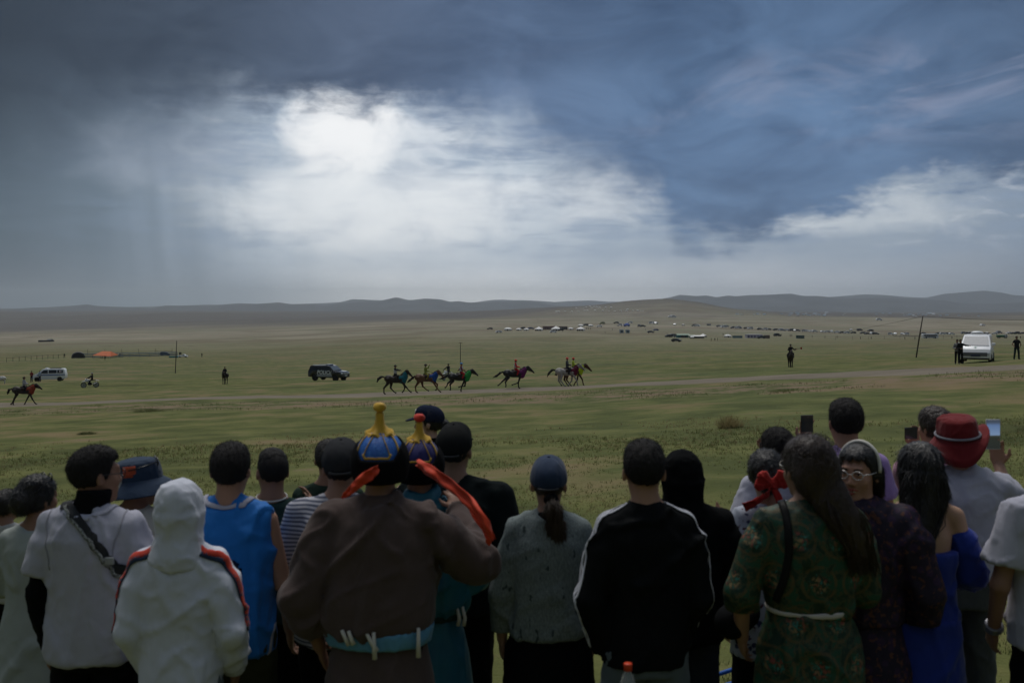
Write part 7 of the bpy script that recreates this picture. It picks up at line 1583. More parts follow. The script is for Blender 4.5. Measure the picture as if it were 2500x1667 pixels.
ribbon("hat_ribbon", [local(r, 1018, 1128, 4.26), local(r, 1042, 1146, 4.16), local(r, 1090, 1176, 4.05), local(r, 1140, 1215, 3.92), local(r, 1180, 1270, 3.82), local(r, 1205, 1318, 3.82)], [0.030, 0.050, 0.050, 0.044, 0.036, 0.018], RIB, r, 50, (0.2, 0, 1), thick=0.0015, across=7, wave=0.008)
ribbon("hat_ribbon", [local(r, 1080, 1178, 4.10), local(r, 1110, 1200, 4.02), local(r, 1150, 1235, 3.93), local(r, 1188, 1300, 3.85), local(r, 1196, 1330, 3.86)], [0.02, 0.034, 0.034, 0.028, 0.012], RIB, r, 40, (0.2, 0, 1), thick=0.0015, across=7, wave=0.008)
finish(r, "man in a teal robe and indigo hat with red knot and trailing ribbons")

# -- woman in uniform cap looking along the course
r, H = place(1049, 7.4, 991, 55); p = Person(H - 0.01, 0.98, fem=True, head=(32, 0, 0), L=FRONT(-1), Rr=FRONT(1))
p.body(r, SKIN3, 0.011, False); p.hair(r, HAIR, 'flat', extra=lambda q: q.ell(p.hp(0, -0.125, -0.012), V3(0.04, 0.04, 0.045) * p.k, p.HR, 0.02)); p.eyes(r)
p.top(r, BLACKC, "jacket", sleeve='long', collar=0.05, hem=0.9); p.legs(r, BLACKC); p.shoes(r, SHOE)
c = p.cap_hat(r, cloth("ink_navy_canvas", (0.012, 0.018, 0.040)))
mb = MB()
for x in (-0.016, 0.010): mb.tube([p.hp(x - 0.008, 0.098, 0.075), p.hp(x, 0.094, 0.108), p.hp(x + 0.010, 0.098, 0.075)], 0.004, 6)
mb.tube([p.hp(-0.03, 0.098, 0.090), p.hp(0.03, 0.098, 0.090)], 0.003, 6)
mb.build("emblem", mat("white_thread", (0.75, 0.75, 0.75), 0.7), c)
finish(r, "woman in a navy cap with white emblem looking to the side")

# -- man in the black cap and black T-shirt
r, H = place(1112, 4.85, 1036, -6); p = Person(H - 0.01, 1.16, sh=0.185, head=(-4, 6, 0), head_off=(-0.006, 0, 0), L=FRONT(-1), Rr=DOWN(1, .215))
p.body(r, SKIN2, 0.011); p.hair(r, HAIR_S, 'crop'); p.cap_hat(r, cloth("black_canvas", (0.013, 0.014, 0.014)))
p.top(r, cloth("black_green_tee", (0.007, 0.0105, 0.011)), "t_shirt", off=0.012, sr=(0.075, 0.072, 0.05), frac=0.8, disp=folds(seed=21.0)); p.legs(r, BLACKC); p.shoes(r, SHOE)
finish(r, "broad man in a black cap and plain black T-shirt")

# -- woman in the grey jacket, ponytail under a navy cap
r, H = place(1340, 4.4, 1118, 0); p = Person(H - 0.008, 0.99, fem=True, sh=0.152, head=(-4, 2, 0), L=DOWN(-1, .168), Rr=DOWN(1, .155))
p.body(r, SKIN, 0.011); p.hair(r, HAIR_T, 'crop', A=0.002); p.cap_hat(r, cloth("faded_navy_canvas", (0.022, 0.038, 0.075)))
def tweed(t, co):
    n = t.noise(t.vm('MULTIPLY', co, (1, 1, 0.35)), 160.0, 3, 0.7); s_ = t.step(t.noise(t.vm('MULTIPLY', co, (1, 1, 0.5)), 42.0, 2, 0.4), 0.66, 0.72)
    return t.mix(s_, t.mix(t.step(n, 0.35, 0.7), (0.135, 0.165, 0.165), (0.235, 0.27, 0.265)), (0.05, 0.065, 0.065))
p.top(r, pmat("grey_tweed", tweed, 0.95, 0.15, 0.4, 160), "jacket", st=((0.92, 0, 0.178, 0.135), (1.05, 0, 0.172, 0.128), (1.16, 0, 0.172, 0.126), (1.28, 0, 0.172, 0.126), (1.37, -0.004, 0.166, 0.118), (1.43, -0.01, 0.135, 0.092), (1.475, -0.014, 0.085, 0.072)), hem=0.93, off=0.012,
      sleeve='long', sr=(0.066, 0.060, 0.055), disp=folds(0.010, 5.5, 0.3, 0.005, 13, 31.0), p=2.5)
q = SDF(); q.loft([(1.435 * p.k, 0, -0.02, 0.112 * p.k, 0.092 * p.k), (1.485 * p.k, 0, -0.018, 0.085 * p.k, 0.080 * p.k), (1.515 * p.k, 0, -0.012, 0.066 * p.k, 0.066 * p.k)], 0.02); q.build("collar", BLACKC, r, 0.009, folds(0.004, 8, 2))
q = SDF(); q.loft([(0.28 * p.k, 0, 0, 0.26 * p.k, 0.20 * p.k), (0.85 * p.k, 0, 0, 0.205 * p.k, 0.145 * p.k), (1.0 * p.k, 0, 0, 0.16 * p.k, 0.12 * p.k)], 0.02); q.build("skirt", BLACKC, r, 0.015, folds(0.010, 6, 0.15))
q = SDF(); q.chain([p.hp(0.015, -0.11, -0.030), p.hp(0.025, -0.145, -0.075), p.hp(0.035, -0.13, -0.155), p.hp(0.045, -0.12, -0.225), p.hp(0.05, -0.115, -0.268)], [0.020, 0.030, 0.036, 0.030, 0.010], 0.02, ((0, 1, 0), 0.65)); q.build("ponytail", HAIR_T, r, 0.006, lambda V: 0.004 * np.sin(V[:, 0] * 420 + 8 * V[:, 2]) + fuzz(0.001)(V), strands=dict(n=2500, length=0.05, lift=0.10, flow=(0, 0, -1), jit=0.15, width=0.002))
q = SDF()
for i in range(9):
    a = i * 0.7; q.ell(p.hp(0.015 + 0.022 * math.cos(a), -0.125 + 0.012 * math.sin(a * 2), -0.040 + 0.018 * math.sin(a)), V3(0.015, 0.013, 0.012), None, 0.006)
q.build("scrunchie", BLACKC, r, 0.005)
p.shoes(r, SHOE)
finish(r, "woman in a grey tweed jacket with a ponytail under a navy cap")

# -- man in the track jacket
r, H = place(1576, 4.0, 1080, 4); p = Person(H, 0.98, sh=0.158, head=(-4, 2, 0), head_off=(-0.005, 0.0, 0), L={'e': (-0.232, -0.05, 1.13), 'w': (-0.165, 0.03, 0.90), 'curl': 0.8}, Rr={'e': (0.205, -0.03, 1.13), 'w': (0.16, 0.12, 0.93)})
p.body(r, SKIN, 0.0085); p.hair(r, HAIR_S, 'short', A=0.004, top=0.008)
TRK = cloth("black_tricot", (0.0055, 0.0065, 0.0072), 0.75)
sh = p.top(r, TRK, "track_jacket", hem=0.86, off=0.004, sleeve='long', sr=(0.062, 0.058, 0.048), collar=0.04, disp=folds(0.016, 6, 0.35, 0.008, 13, 41.0), sh_r=0.050); b = bvh_of(sh)
STW = cloth("white_stripe_tape", (0.55, 0.56, 0.62))
for g in (-1, 1):
    o3 = V3(0.0, 0, 0)
    for j, off in enumerate((-0.017, 0.0, 0.017)):
        pts = [(g * 0.07, 0.02 * 0, 1.50 * p.k), (g * 0.12, 0.0, 1.475 * p.k), tuple(p.S[g] + V3(g * 0.02, 0, 0.062)), tuple(p.S[g] + V3(g * 0.07, 0, 0.0)), tuple((p.S[g] + p.E[g]) / 2 + V3(g * 0.09, 0, 0.02)), tuple(p.E[g] + V3(g * 0.09, 0, 0)), tuple((p.E[g] * 0.5 + p.W[g] * 0.5) + V3(g * 0.09, 0, 0)), tuple(p.W[g] + V3(g * 0.07, 0, 0.02))]
        Vs, Fs = strip_on(b, [np.array(q_) + V3(0, off - 0.012, 0) for q_ in pts], 0.010, 60, 0.003, 3); sheet("white_stripe", Vs, Fs, STW, r, 0.002)
p.legs(r, JEANS); p.shoes(r, SHOE)
finish(r, "man in a black track jacket with white shoulder stripes")

# -- figure with black hood up
r, H = place(1668, 4.6, 1093, -6); p = Person(H - 0.03, 1.02, sh=0.18, head=(-14, 2, 0), L=FRONT(-1), Rr=FRONT(1, .19))
p.body(r, SKIN, 0.013, False); BH = cloth("black_fleece", (0.005, 0.0055, 0.006), 1.0)
p.top(r, BH, "hoodie", hem=0.80, off=0.015, sleeve='long', sr=(0.072, 0.068, 0.056), disp=folds(0.010, 6, 0.4, 0.006, 13, 51.0)); hood(p, r, BH, None, 0.0, 1.02, 0.003); p.legs(r, cloth("indigo_denim", (0.03, 0.036, 0.05))); p.shoes(r, SHOE)
finish(r, "figure with a black hood pulled up beside the track jacket")

# -- girl with the red bow
r, H = place(1872, 4.8, 1102, 12); p = Person(H, 0.96, fem=True, sh=0.155, head=(-22, -4, 0), L=DOWN(-1, .155), Rr=FRONT(1, .15))
p.body(r, SKIN, 0.011); p.hair(r, HAIR, 'full', extra=lambda q: q.ell(p.hp(0.01, -0.10, -0.03), V3(0.05, 0.045, 0.06) * p.k, p.HR, 0.03))
def floral(t, co):
    v = t.vor(t.vm('ADD', co, t.vm('SCALE', t.noise(co, 20, 2, col=True), scale=0.03)), 26.0); n = t.noise(co, 34.0, 3, 0.6)
    c = t.mix(t.step(v, 0.40, 0.30), (0.40, 0.43, 0.50), (0.035, 0.045, 0.11)); return t.mix(t.step(n, 0.58, 0.64), c, (0.10, 0.035, 0.05))
p.top(r, pmat("floral_print", floral), "blouse", sleeve='long', sr=(0.070, 0.068, 0.055), hem=0.70, st=((0.68, 0, 0.19, 0.145),) + Person.FEM[1:], disp=folds(0.008, 6, 0.3)); p.legs(r, BLACKC); p.shoes(r, SHOE)
BOW = cloth("red_bow_cloth", (0.42, 0.022, 0.016), 0.7); bc = p.hp(0.02, -0.155, -0.030)
bow = empty("bow", (0, 0, 0), 0, r)
q = SDF()
for g in (-1, 1):
    q.cap(bc, bc + V3(g * 0.045, -0.005, 0.035), 0.012, 0.032, 0.012, ((0, 1, 0), 0.5)); q.cap(bc, bc + V3(g * 0.060, 0.0, 0.0), 0.010, 0.026, 0.01, ((0, 1, 0), 0.5))
q.ell(bc, V3(0.018, 0.016, 0.02), None, 0.008); q.build("loops", BOW, bow, 0.005, folds(0.004, 22, 1, 0.002, 40))
ribbon("tail", [bc, bc + V3(-0.04, -0.01, -0.05), bc + V3(-0.09, 0.0, -0.085), bc + V3(-0.13, 0.03, -0.105)], [0.02, 0.035, 0.04, 0.04], BOW, bow, 18, (0, -0.4, 1), wave=0.006)
ribbon("tail", [bc, bc + V3(0.02, -0.012, -0.05), bc + V3(0.045, -0.01, -0.11)], [0.02, 0.035, 0.04], BOW, bow, 14, (1, 0, 0.3), wave=0.004)
finish(r, "girl with a red bow in her hair and floral blouse")

# -- man in the white shirt filming, half hidden behind the bow
r, H = place(1898, 5.6, 1048, 0); p = Person(H, 1.0, head=(16, 0, 0), L={'abs': 1, 'e': local(r, 1806, 1290, 5.55), 'w': local(r, 1790, 1272, 5.36), 'hd': (-0.6, -0.2, 0.4), 'hn': (0.3, 0, 1)}, Rr={'abs': 1, 'e': local(r, 1960, 1180, 5.75), 'w': local(r, 1878, 1118, 5.80), 'hd': (-0.35, 0.0, 0.9), 'hn': (-0.3, -1, 0)})
p.body(r, SKIN, 0.011); p.hair(r, HAIR_S, 'full'); p.top(r, WHITEC, "shirt", off=0.012, frac=0.75, collar=0.02, disp=folds(seed=61.0)); p.legs(r, BLACKC); p.shoes(r, SHOE)
finish(r, "man in a white shirt filming from behind the girl with the bow")
def phone(u, v, d, w, h_, rz, label, screen=(0.06, 0.07, 0.08), case=(0.010, 0.010, 0.011), land=False, emit=0.0, rx=0.0, ry=0.0):
    o = empty("phone", ((u - 1250) / F * d, d, -(v - YH) / F * d), R(rz)); o.rotation_euler = (R(rx), R(ry), R(rz))
    if land: w, h_ = h_, w
    mb = MB(); mb.box((0, 0, 0), (w, 0.009, h_)); mb.build("case", mat("phone_case_%g" % case[0], case, 0.35, spec=0.5), o, 0.003)
    mb = MB(); mb.box((0, -0.0052, 0), (w * 0.92, 0.0012, h_ * 0.95))
    m_ = mat("phone_glass_" + "_".join("%g" % c for c in screen), screen, 0.1, 0.2, 30, spec=0.6)
    if emit:
        b_ = m_.node_tree.nodes['Principled BSDF']
        t = NT(m_.node_tree); co = t.node('ShaderNodeTexCoord').outputs['Object']; x, y, z = t.sep(co)
        c = t.ramp(t.m('ADD', t.m('DIVIDE', z, h_), 0.5), [(0.0, (0.010, 0.012, 0.012)), (0.40, (0.012, 0.014, 0.012)), (0.46, (0.03, 0.035, 0.03)), (0.48, (0.10, 0.15, 0.24)), (0.80, (0.06, 0.10, 0.19)), (0.9, (0.03, 0.04, 0.06))])
        t.put(b_.inputs['Emission Color'], c); b_.inputs['Emission Strength'].default_value = emit
    mb.build("screen", m_, o)
    tag(o, label, "phone"); return o
phone(1862, 1090, 5.74, 0.035, 0.05, 8, "small dark camera held up in front of the white-shirted man")
phone(1777, 1258, 5.28, 0.075, 0.15, 0, "pale phone held low at waist height beside the floral blouse", (0.45, 0.47, 0.50), (0.5, 0.5, 0.52), True, 0, 70, 20)

# -- woman in the green brocade robe
r, H = place(1974, 3.95, 1060, 0); p = Person(H - 0.01, 1.06, fem=True, sh=0.162, head=(16, 0, 0), head_off=(-0.005, 0, -0.01), L={'e': (-0.275, -0.03, 1.14), 'w': (-0.235, 0.12, 0.92)}, Rr=FRONT(1, .17))
p.body(r, SKIN, 0.010)
def wild(q):
    q.ell(p.hp(-0.01, -0.05, 0.085), V3(0.078, 0.085, 0.06) * p.k, p.HR, 0.03); q.ell(p.hp(0.015, -0.085, 0.02), V3(0.065, 0.06, 0.085) * p.k, p.HR, 0.03); q.ell(p.hp(-0.04, -0.08, 0.0), V3(0.06, 0.055, 0.09) * p.k, p.HR, 0.03)
    q.chain([p.hp(0.01, -0.10, -0.03), p.hp(0.03, -0.13, -0.10), p.hp(0.065, -0.155, -0.17), p.hp(0.10, -0.165, -0.24), p.hp(0.13, -0.16, -0.30), p.hp(0.145, -0.15, -0.335)], [0.070, 0.060, 0.048, 0.036, 0.022, 0.006], 0.03, ((0, 1, 0), 0.5))
hr_ = p.hair(r, HAIR_B, 'full', extra=wild, A=0.002)
mb = MB(); rs = random.Random(5)
for i in range(90):
    a = rs.uniform(0, 6.283); e = rs.uniform(-0.2, 1.3); d0 = V3(math.cos(a) * math.cos(e), math.sin(a) * math.cos(e), math.sin(e)); p0 = V3(0, -0.04, 0.05) + d0 * V3(0.095, 0.115, 0.10)
    tn = unit(np.cross(d0, V3(rs.uniform(-1, 1), rs.uniform(-1, 1), rs.uniform(-1, 1)))); pts = [p.hp(*(p0 + tn * t_ * 0.05 + d0 * (0.012 * math.sin(t_ * 2.4)) - V3(0, 0, 0.02 * t_ * t_))) for t_ in np.linspace(0, 1.2, 5)]
    mb.tube(pts, [0.0016, 0.0014, 0.0012, 0.001, 0.0006], 3, False)
for i in range(150):
    x0 = rs.uniform(-0.06, 0.10); pts = [p.hp(0.02 + x0 * 0.5, -0.15, -0.08), p.hp(0.055 + x0, -0.185, -0.17), p.hp(0.10 + x0 * 0.8, -0.185, -0.27), p.hp(0.145 + x0 * 0.6 + rs.uniform(-0.03, 0.03), -0.165, -0.345 - rs.uniform(0, 0.05))]
    mb.tube(smooth_path(pts, 9), 0.0014, 3, False)
fw = mb.build("flyaway_strands", HAIR_B, r); fw["kind"] = "stuff"
def brocade(t, co):
    x, y, z = t.sep(co); cc = t.xyz(t.m('MULTIPLY', x, 1.0), t.m('MULTIPLY', y, 0.25), z)
    sc = 6.2; gx = t.m('SUBTRACT', t.m('FRACT', t.m('ADD', t.m('MULTIPLY', x, sc), t.m('MULTIPLY', t.m('FLOOR', t.m('MULTIPLY', z, sc)), 0.5))), 0.5); gz_ = t.m('SUBTRACT', t.m('FRACT', t.m('MULTIPLY', z, sc)), 0.5)
    rr = t.m('SQRT', t.m('ADD', t.m('MULTIPLY', gx, gx), t.m('MULTIPLY', gz_, gz_)))
    n = t.noise(co, 55.0, 4, 0.65, 0.6); n2 = t.noise(co, 22.0, 3, 0.6, 0.8)
    base = t.mix(t.step(n2, 0.4, 0.6), (0.003, 0.022, 0.011), (0.006, 0.054, 0.027))
    ring = t.m('MULTIPLY', t.step(t.m('ABSOLUTE', t.m('SUBTRACT', rr, 0.40)), 0.05, 0.02), t.step(n, 0.36, 0.5))
    scroll = t.step(t.m('ABSOLUTE', t.m('SUBTRACT', n2, 0.5)), 0.035, 0.015)
    c = t.mix(t.m('MULTIPLY', t.m('MAXIMUM', ring, t.m('MULTIPLY', scroll, 0.7)), 0.75), base, (0.095, 0.060, 0.018))
    fl = t.m('MULTIPLY', t.step(rr, 0.26, 0.16), t.step(n, 0.50, 0.57))
    c = t.mix(fl, c, t.mix(t.step(t.noise(co, 30, 1), 0.45, 0.55), (0.22, 0.15, 0.07), (0.20, 0.05, 0.035)))
    return t.mix(t.m('MULTIPLY', t.step(rr, 0.30, 0.22), t.step(n, 0.44, 0.38)), c, (0.03, 0.16, 0.13))
GB = pmat("green_brocade", brocade, 0.6, 0.4, 0.25, 90)
up = p.top(r, GB, "robe", st=((1.06, 0, 0.150, 0.118), (1.12, 0, 0.165, 0.128), (1.20, 0, 0.176, 0.135), (1.30, 0, 0.178, 0.134), (1.37, -0.006, 0.172, 0.125), (1.43, -0.012, 0.145, 0.10), (1.475, -0.016, 0.09, 0.08)), hem=1.06, off=0.002, sleeve='long', sr=(0.070, 0.068, 0.064), cuff=1.0, collar=0.035, disp=folds(0.015, 6, 0.3, 0.007, 14, 71.0))
q = SDF(); q.loft([(0.16 * p.k, 0, 0, 0.27 * p.k, 0.23 * p.k), (0.75 * p.k, 0, 0, 0.215 * p.k, 0.17 * p.k), (0.93 * p.k, 0, 0, 0.195 * p.k, 0.148 * p.k), (1.075 * p.k, 0, 0, 0.150 * p.k, 0.120 * p.k)], 0.02); q.build("robe_skirt", GB, r, 0.014, folds(0.010, 6, 0.12, 0.003, 14, 72.0))
q = SDF(); q.loft([(1.068 * p.k, 0, 0, 0.166 * p.k, 0.137 * p.k), (1.090 * p.k, 0, 0, 0.168 * p.k, 0.139 * p.k)], 0.006); q.build("belt", cloth("pale_belt", (0.50, 0.47, 0.43)), r, 0.008, lambda V: 0.003 * np.sin(V[:, 0] * 30))
b = bvh_of(up)
Vs, Fs = strip_on(b, [(-0.105, 0.03, 1.50 * p.k), (-0.11, -0.08, 1.45 * p.k), (-0.125, -0.15, 1.34 * p.k), (-0.15, -0.15, 1.22 * p.k), (-0.175, -0.10, 1.12 * p.k)], 0.030, 26, 0.006, 4)
hb_ = empty("handbag", r.location); sheet("strap", Vs, Fs, cloth("black_leather_strap", (0.010, 0.010, 0.010), 0.5), hb_, 0.004)
q = SDF(); q.cap((-0.28, 0.12, 0.98 * p.k), (-0.20, 0.25, 0.98 * p.k), 0.07, 0.07, 0.02); q.build("pouch", BLACKC, hb_, 0.014); tag(hb_, "black shoulder bag on the green brocade robe", "bag")
p.glasses(r, mat("pale_glasses", (0.55, 0.52, 0.45), 0.3, spec=0.6)); p.shoes(r, SHOE)
finish(r, "woman in a green brocade robe with long loose brown hair")

# -- woman turning back, white hairband and glasses
r, H = place(2100, 4.28, 1086, -14); p = Person(H, 1.0, fem=True, sh=0.165, head=(140 + 14, -3, 0), head_off=(-0.005, -0.01, 0.0), L=FRONT(-1, .16), Rr={'e': (0.27, -0.03, 1.12), 'w': (0.25, 0.08, 0.88)})
p.body(r, mat("skin_warm", (0.44, 0.235, 0.16), 0.5, 0.1, 14, 0.1, 90), 0.0068)
def parted(q):
    q.cap(p.hp(0.062, -0.03, 0.0), p.hp(0.055, -0.075, -0.10), 0.045 * p.k, 0.035 * p.k, 0.02); q.cap(p.hp(-0.062, -0.03, 0.0), p.hp(-0.055, -0.075, -0.10), 0.042 * p.k, 0.03 * p.k, 0.02)
    q.chain([p.hp(0.02, -0.09, -0.05), p.hp(0.05, -0.09, -0.14), p.hp(0.08, -0.06, -0.22)], [0.05, 0.04, 0.015], 0.02)
p.hair(r, HAIR, 'flat', extra=parted, A=0.003); p.eyes(r); p.glasses(r, mat("silver_wire", (0.75, 0.74, 0.72), 0.25, metal=0.4, spec=0.6))
mb = MB(); mb.tube([p.hp(0.092 * math.cos(a), -0.004 - 0.012 * math.sin(a), 0.028 + 0.112 * math.sin(a)) for a in np.linspace(-0.15, 3.29, 21)], 0.008, 8); mb.build("hairband", mat("ivory_band", (0.66, 0.63, 0.57), 0.5), r)
def purple(t, co):
    n = t.noise(co, 40.0, 3, 0.6, 0.5); v = t.vor(co, 20.0); c = t.mix(t.step(v, 0.45, 0.3), (0.014, 0.008, 0.022), (0.028, 0.012, 0.040)); return t.mix(t.m('MULTIPLY', t.step(n, 0.57, 0.62), 0.8), c, (0.11, 0.04, 0.022))
PB = pmat("plum_brocade", purple, 0.7, 0.3, 0.2, 90)
p.top(r, PB, "robe", st=((0.98, 0, 0.165, 0.128), (1.10, 0, 0.165, 0.125), (1.22, 0, 0.170, 0.13), (1.32, 0, 0.172, 0.13), (1.39, -0.006, 0.162, 0.118), (1.44, -0.012, 0.135, 0.095), (1.475, -0.016, 0.09, 0.08)), hem=0.98, off=0.014, sleeve='long', sr=(0.085, 0.080, 0.070), cuff=1.0, collar=0.045, disp=folds(0.010, 6, 0.3, 0.005, 14, 81.0))
q = SDF(); q.loft([(0.16 * p.k, 0, 0, 0.27 * p.k, 0.23 * p.k), (0.80 * p.k, 0, 0, 0.21 * p.k, 0.165 * p.k), (1.0 * p.k, 0, 0, 0.165 * p.k, 0.13 * p.k)], 0.02); q.build("robe_skirt", PB, r, 0.015, folds(0.010, 6, 0.12))
p.shoes(r, SHOE)
finish(r, "smiling woman in glasses and white hairband turning to look back")

# -- tall man in lavender
r, H = place(2066, 5.35, 974, 0); p = Person(H, 0.98, head=(0, 0, 0), L={'abs': 1, 'e': local(r, 1965, 1170, 5.5), 'w': local(r, 1966, 1082, 5.70), 'hd': (0.03, 0.05, 1), 'hn': (0.2, -1, 0), 'curl': 0.55}, Rr=FRONT(1))
p.body(r, SKIN, 0.0105); p.hair(r, HAIR_S, 'short'); p.top(r, cloth("lavender_cotton", (0.30, 0.21, 0.44)), "shirt", collar=0.03, off=0.010, disp=folds(seed=91.0)); p.legs(r, BLACKC); p.shoes(r, SHOE)
finish(r, "tall short-haired man in a lavender shirt")
phone(1970, 1034, 5.66, 0.072, 0.098, 4, "dark phone raised to the left of the tall man's head", (0.03, 0.05, 0.045))

# -- woman with long black hair and a bare shoulder
r, H = place(2246, 4.35, 1078, 4); p = Person(H, 1.0, fem=True, sh=0.155, head=(2, 0, 0), L=FRONT(-1, .15), Rr={'e': (0.235, 0.0, 1.16), 'w': (0.12, 0.22, 1.05)})
p.body(r, mat("skin_back", (0.40, 0.245, 0.165), 0.5, 0.1, 14, 0.1, 90), 0.009)
def lng(q):
    k = p.k
    q.loft([(1.14 * k, -0.115 * k, -0.115 * k, 0.020 * k, 0.015 * k), (1.24 * k, -0.105 * k, -0.120 * k, 0.046 * k, 0.026 * k), (1.36 * k, -0.070 * k, -0.118 * k, 0.070 * k, 0.036 * k), (1.45 * k, -0.030 * k, -0.080 * k, 0.094 * k, 0.055 * k), (1.53 * k, 0, -0.045 * k, 0.108 * k, 0.080 * k), (1.62 * k, 0, -0.02 * k, 0.095 * k, 0.095 * k)], 0.03)
hr_ = SDF(); hr_.ell(p.hp(0, -0.016, 0.032), V3(0.090, 0.110, 0.096) * p.k, p.HR, 0.02); lng(hr_)
hr_.ell(p.hp(0, 0.11, -0.03), V3(0.07, 0.07, 0.10) * p.k, p.HR, 0.01, 'sub')
hro = hr_.build("hair", HAIR, r, 0.007, lambda V: 0.003 * np.sin(np.arctan2(V[:, 0], -V[:, 1]) * 60 + 9 * vnoise(V, 4)) + fuzz(0.001)(V), strands=dict(n=6000, length=0.07, lift=0.06, flow=(0, 0, -1), jit=0.12, width=0.002))
hb3 = bvh_of(hro); mb = MB(); rs = random.Random(11)
for i in range(70):
    x0 = rs.uniform(-0.10, 0.085); pts = [(x0, -0.11, 1.60 * p.k), (x0 - 0.02, -0.125, 1.46 * p.k), (x0 * 0.8 - 0.075, -0.14, 1.32 * p.k), (x0 * 0.5 - 0.10, -0.145, (1.20 + rs.uniform(-0.04, 0.05)) * p.k)]
    mb.tube([tuple(hb3.find_nearest(Vector(q_))[0] + Vector((0, -0.001, 0))) for q_ in smooth_path(pts, 14)], 0.0018, 3, False)
mb.build("hair_strands", HAIR, r)["kind"] = "stuff"
BLD = cloth("cobalt_jersey", (0.012, 0.030, 0.225), 0.75)
p.top(r, BLD, "dress", st=((0.95, 0, 0.172, 0.130), (1.05, 0, 0.145, 0.112), (1.15, 0, 0.140, 0.110), (1.24, 0, 0.150, 0.118), (1.275, 0, 0.152, 0.118)), hem=0.95, off=0.008, sleeve='none', disp=folds(0.007, 8, 0.6, 0.003, 16, 101.0), sh_r=0.02, wear=lambda q: q.cut(lambda X, Y, Z: Z - (1.285 + np.where(Y > 0.03, 0.07, 0.0) + 0 * X) * p.k))
for g in (-1, 1):
    q = SDF(); s0 = p.S[g] + (p.E[g] - p.S[g]) * 0.42; q.cap(s0 + V3(0, 0, 0.0), p.E[g], 0.066 * p.k, 0.072 * p.k, 0.02); q.cap(p.E[g], p.W[g], 0.068 * p.k, 0.045 * p.k, 0.02); q.build("sleeve", BLD, r, 0.011, folds(0.008, 12, 0.8, 0.004, 22))
q = SDF(); q.loft([(0.12 * p.k, 0, 0, 0.24 * p.k, 0.20 * p.k), (0.80 * p.k, 0, 0, 0.190 * p.k, 0.150 * p.k), (0.98 * p.k, 0, 0, 0.176 * p.k, 0.135 * p.k)], 0.02); q.build("skirt", BLD, r, 0.014, folds(0.010, 6, 0.12, 0.003, 14, 102.0)); p.shoes(r, SHOE)
finish(r, "woman with long straight black hair and cobalt dress baring her shoulder")

# -- man in the red hat filming with a phone
r, H = place(2345, 5.05, 1012, -4); p = Person(H - 0.03, 1.10, head=(-8, 4, 0), head_off=(-0.012, 0, 0), L=FRONT(-1, .18), Rr={'abs': 1, 'e': local(r, 2472, 1222, 5.12), 'w': local(r, 2438, 1136, 5.33), 'hd': (-0.12, 0.02, 1), 'hn': (-0.3, -1, 0), 'curl': 0.6})
p.body(r, SKIN, 0.0085); p.hair(r, HAIR_S, 'short')
p.top(r, WHITEC, "polo_shirt", hem=0.97, off=0.016, sr=(0.075, 0.074, 0.05), frac=0.6, collar=0.035, disp=folds(0.016, 6, 0.35, 0.006, 15, 111.0)); p.legs(r, cloth("grey_green_twill", (0.060, 0.068, 0.066))); p.shoes(r, SHOE)
hb = empty("brimmed_hat", (0, 0, 0), 0, r); hm = Matrix(p.HR.tolist()).to_4x4(); hm.translation = Vector(p.hp(0, -0.008, 0.045)); hb.matrix_local = hm @ Matrix.Rotation(R(-4), 4, 'Y') @ Matrix.Rotation(R(4), 4, 'X')
RH = cloth("crimson_canvas", (0.155, 0.013, 0.015)); q = SDF(); q.loft([(-0.01, 0, 0, 0.100, 0.118), (0.05, 0, 0, 0.098, 0.114), (0.092, 0, 0, 0.090, 0.100), (0.104, 0, 0, 0.07, 0.08)], 0.02); q.build("crown", RH, hb, 0.007, folds(0.005, 10, 1, 0.002, 30))
V = []; Fq = []; n = 48
for i, (rad, z) in enumerate(((0.098, 0.002), (0.112, -0.018), (0.130, -0.042), (0.146, -0.062))):
    for k in range(n):
        a = 2 * math.pi * k / n; lift = max(0, math.cos(a - 0.15)) ** 2 * 0.105 * i / 3 - max(0, math.cos(a + 1.8)) ** 2 * 0.05 * i / 3
        V.append((rad * math.cos(a), rad * 1.15 * math.sin(a), z + lift + 0.004 * math.sin(5 * a)))
for i in range(3):
    for k in range(n): Fq.append((i * n + k, i * n + (k + 1) % n, (i + 1) * n + (k + 1) % n, (i + 1) * n + k))
sheet("brim", V, Fq, RH, hb, 0.006)
mb = MB(); mb.tube([(0.105 * math.cos(a), 0.122 * math.sin(a), 0.014) for a in np.linspace(0, 6.283, 40)], 0.006, 6, False); mb.build("hat_band", cloth("grey_braid", (0.20, 0.20, 0.23)), hb)
finish(r, "man in a crimson brimmed hat and white shirt holding up a phone")
phone(2424, 1060, 5.29, 0.078, 0.160, 4, "phone in white case held upright, its screen showing sky", (0.02, 0.025, 0.03), (0.5, 0.5, 0.5), False, 1.0)

# -- person in pink, half hidden behind the red hat
r, H = place(2283, 6.1, 996, 0); p = Person(H, 1.04, head=(24, 0, 0), L={'abs': 1, 'e': local(r, 2200, 1180, 6.2), 'w': local(r, 2236, 1092, 6.46), 'hd': (-0.15, 0.05, 1), 'hn': (0, -1, 0), 'curl': 0.5}, Rr=FRONT(1))
p.body(r, SKIN, 0.012); p.hair(r, HAIR_B, 'full', A=0.005); p.top(r, cloth("pink_cotton", (0.52, 0.27, 0.36)), "shirt", collar=0.03, off=0.014, sleeve='long', sr=(0.070, 0.066, 0.055), disp=folds(seed=121.0)); p.legs(r, BLACKC); p.shoes(r, SHOE)
finish(r, "brown-haired person in pink half hidden behind the crimson hat")
phone(2224, 1057, 6.42, 0.075, 0.085, 6, "dark phone held sideways by the person in pink", (0.025, 0.03, 0.04), (0.010, 0.010, 0.011), True)

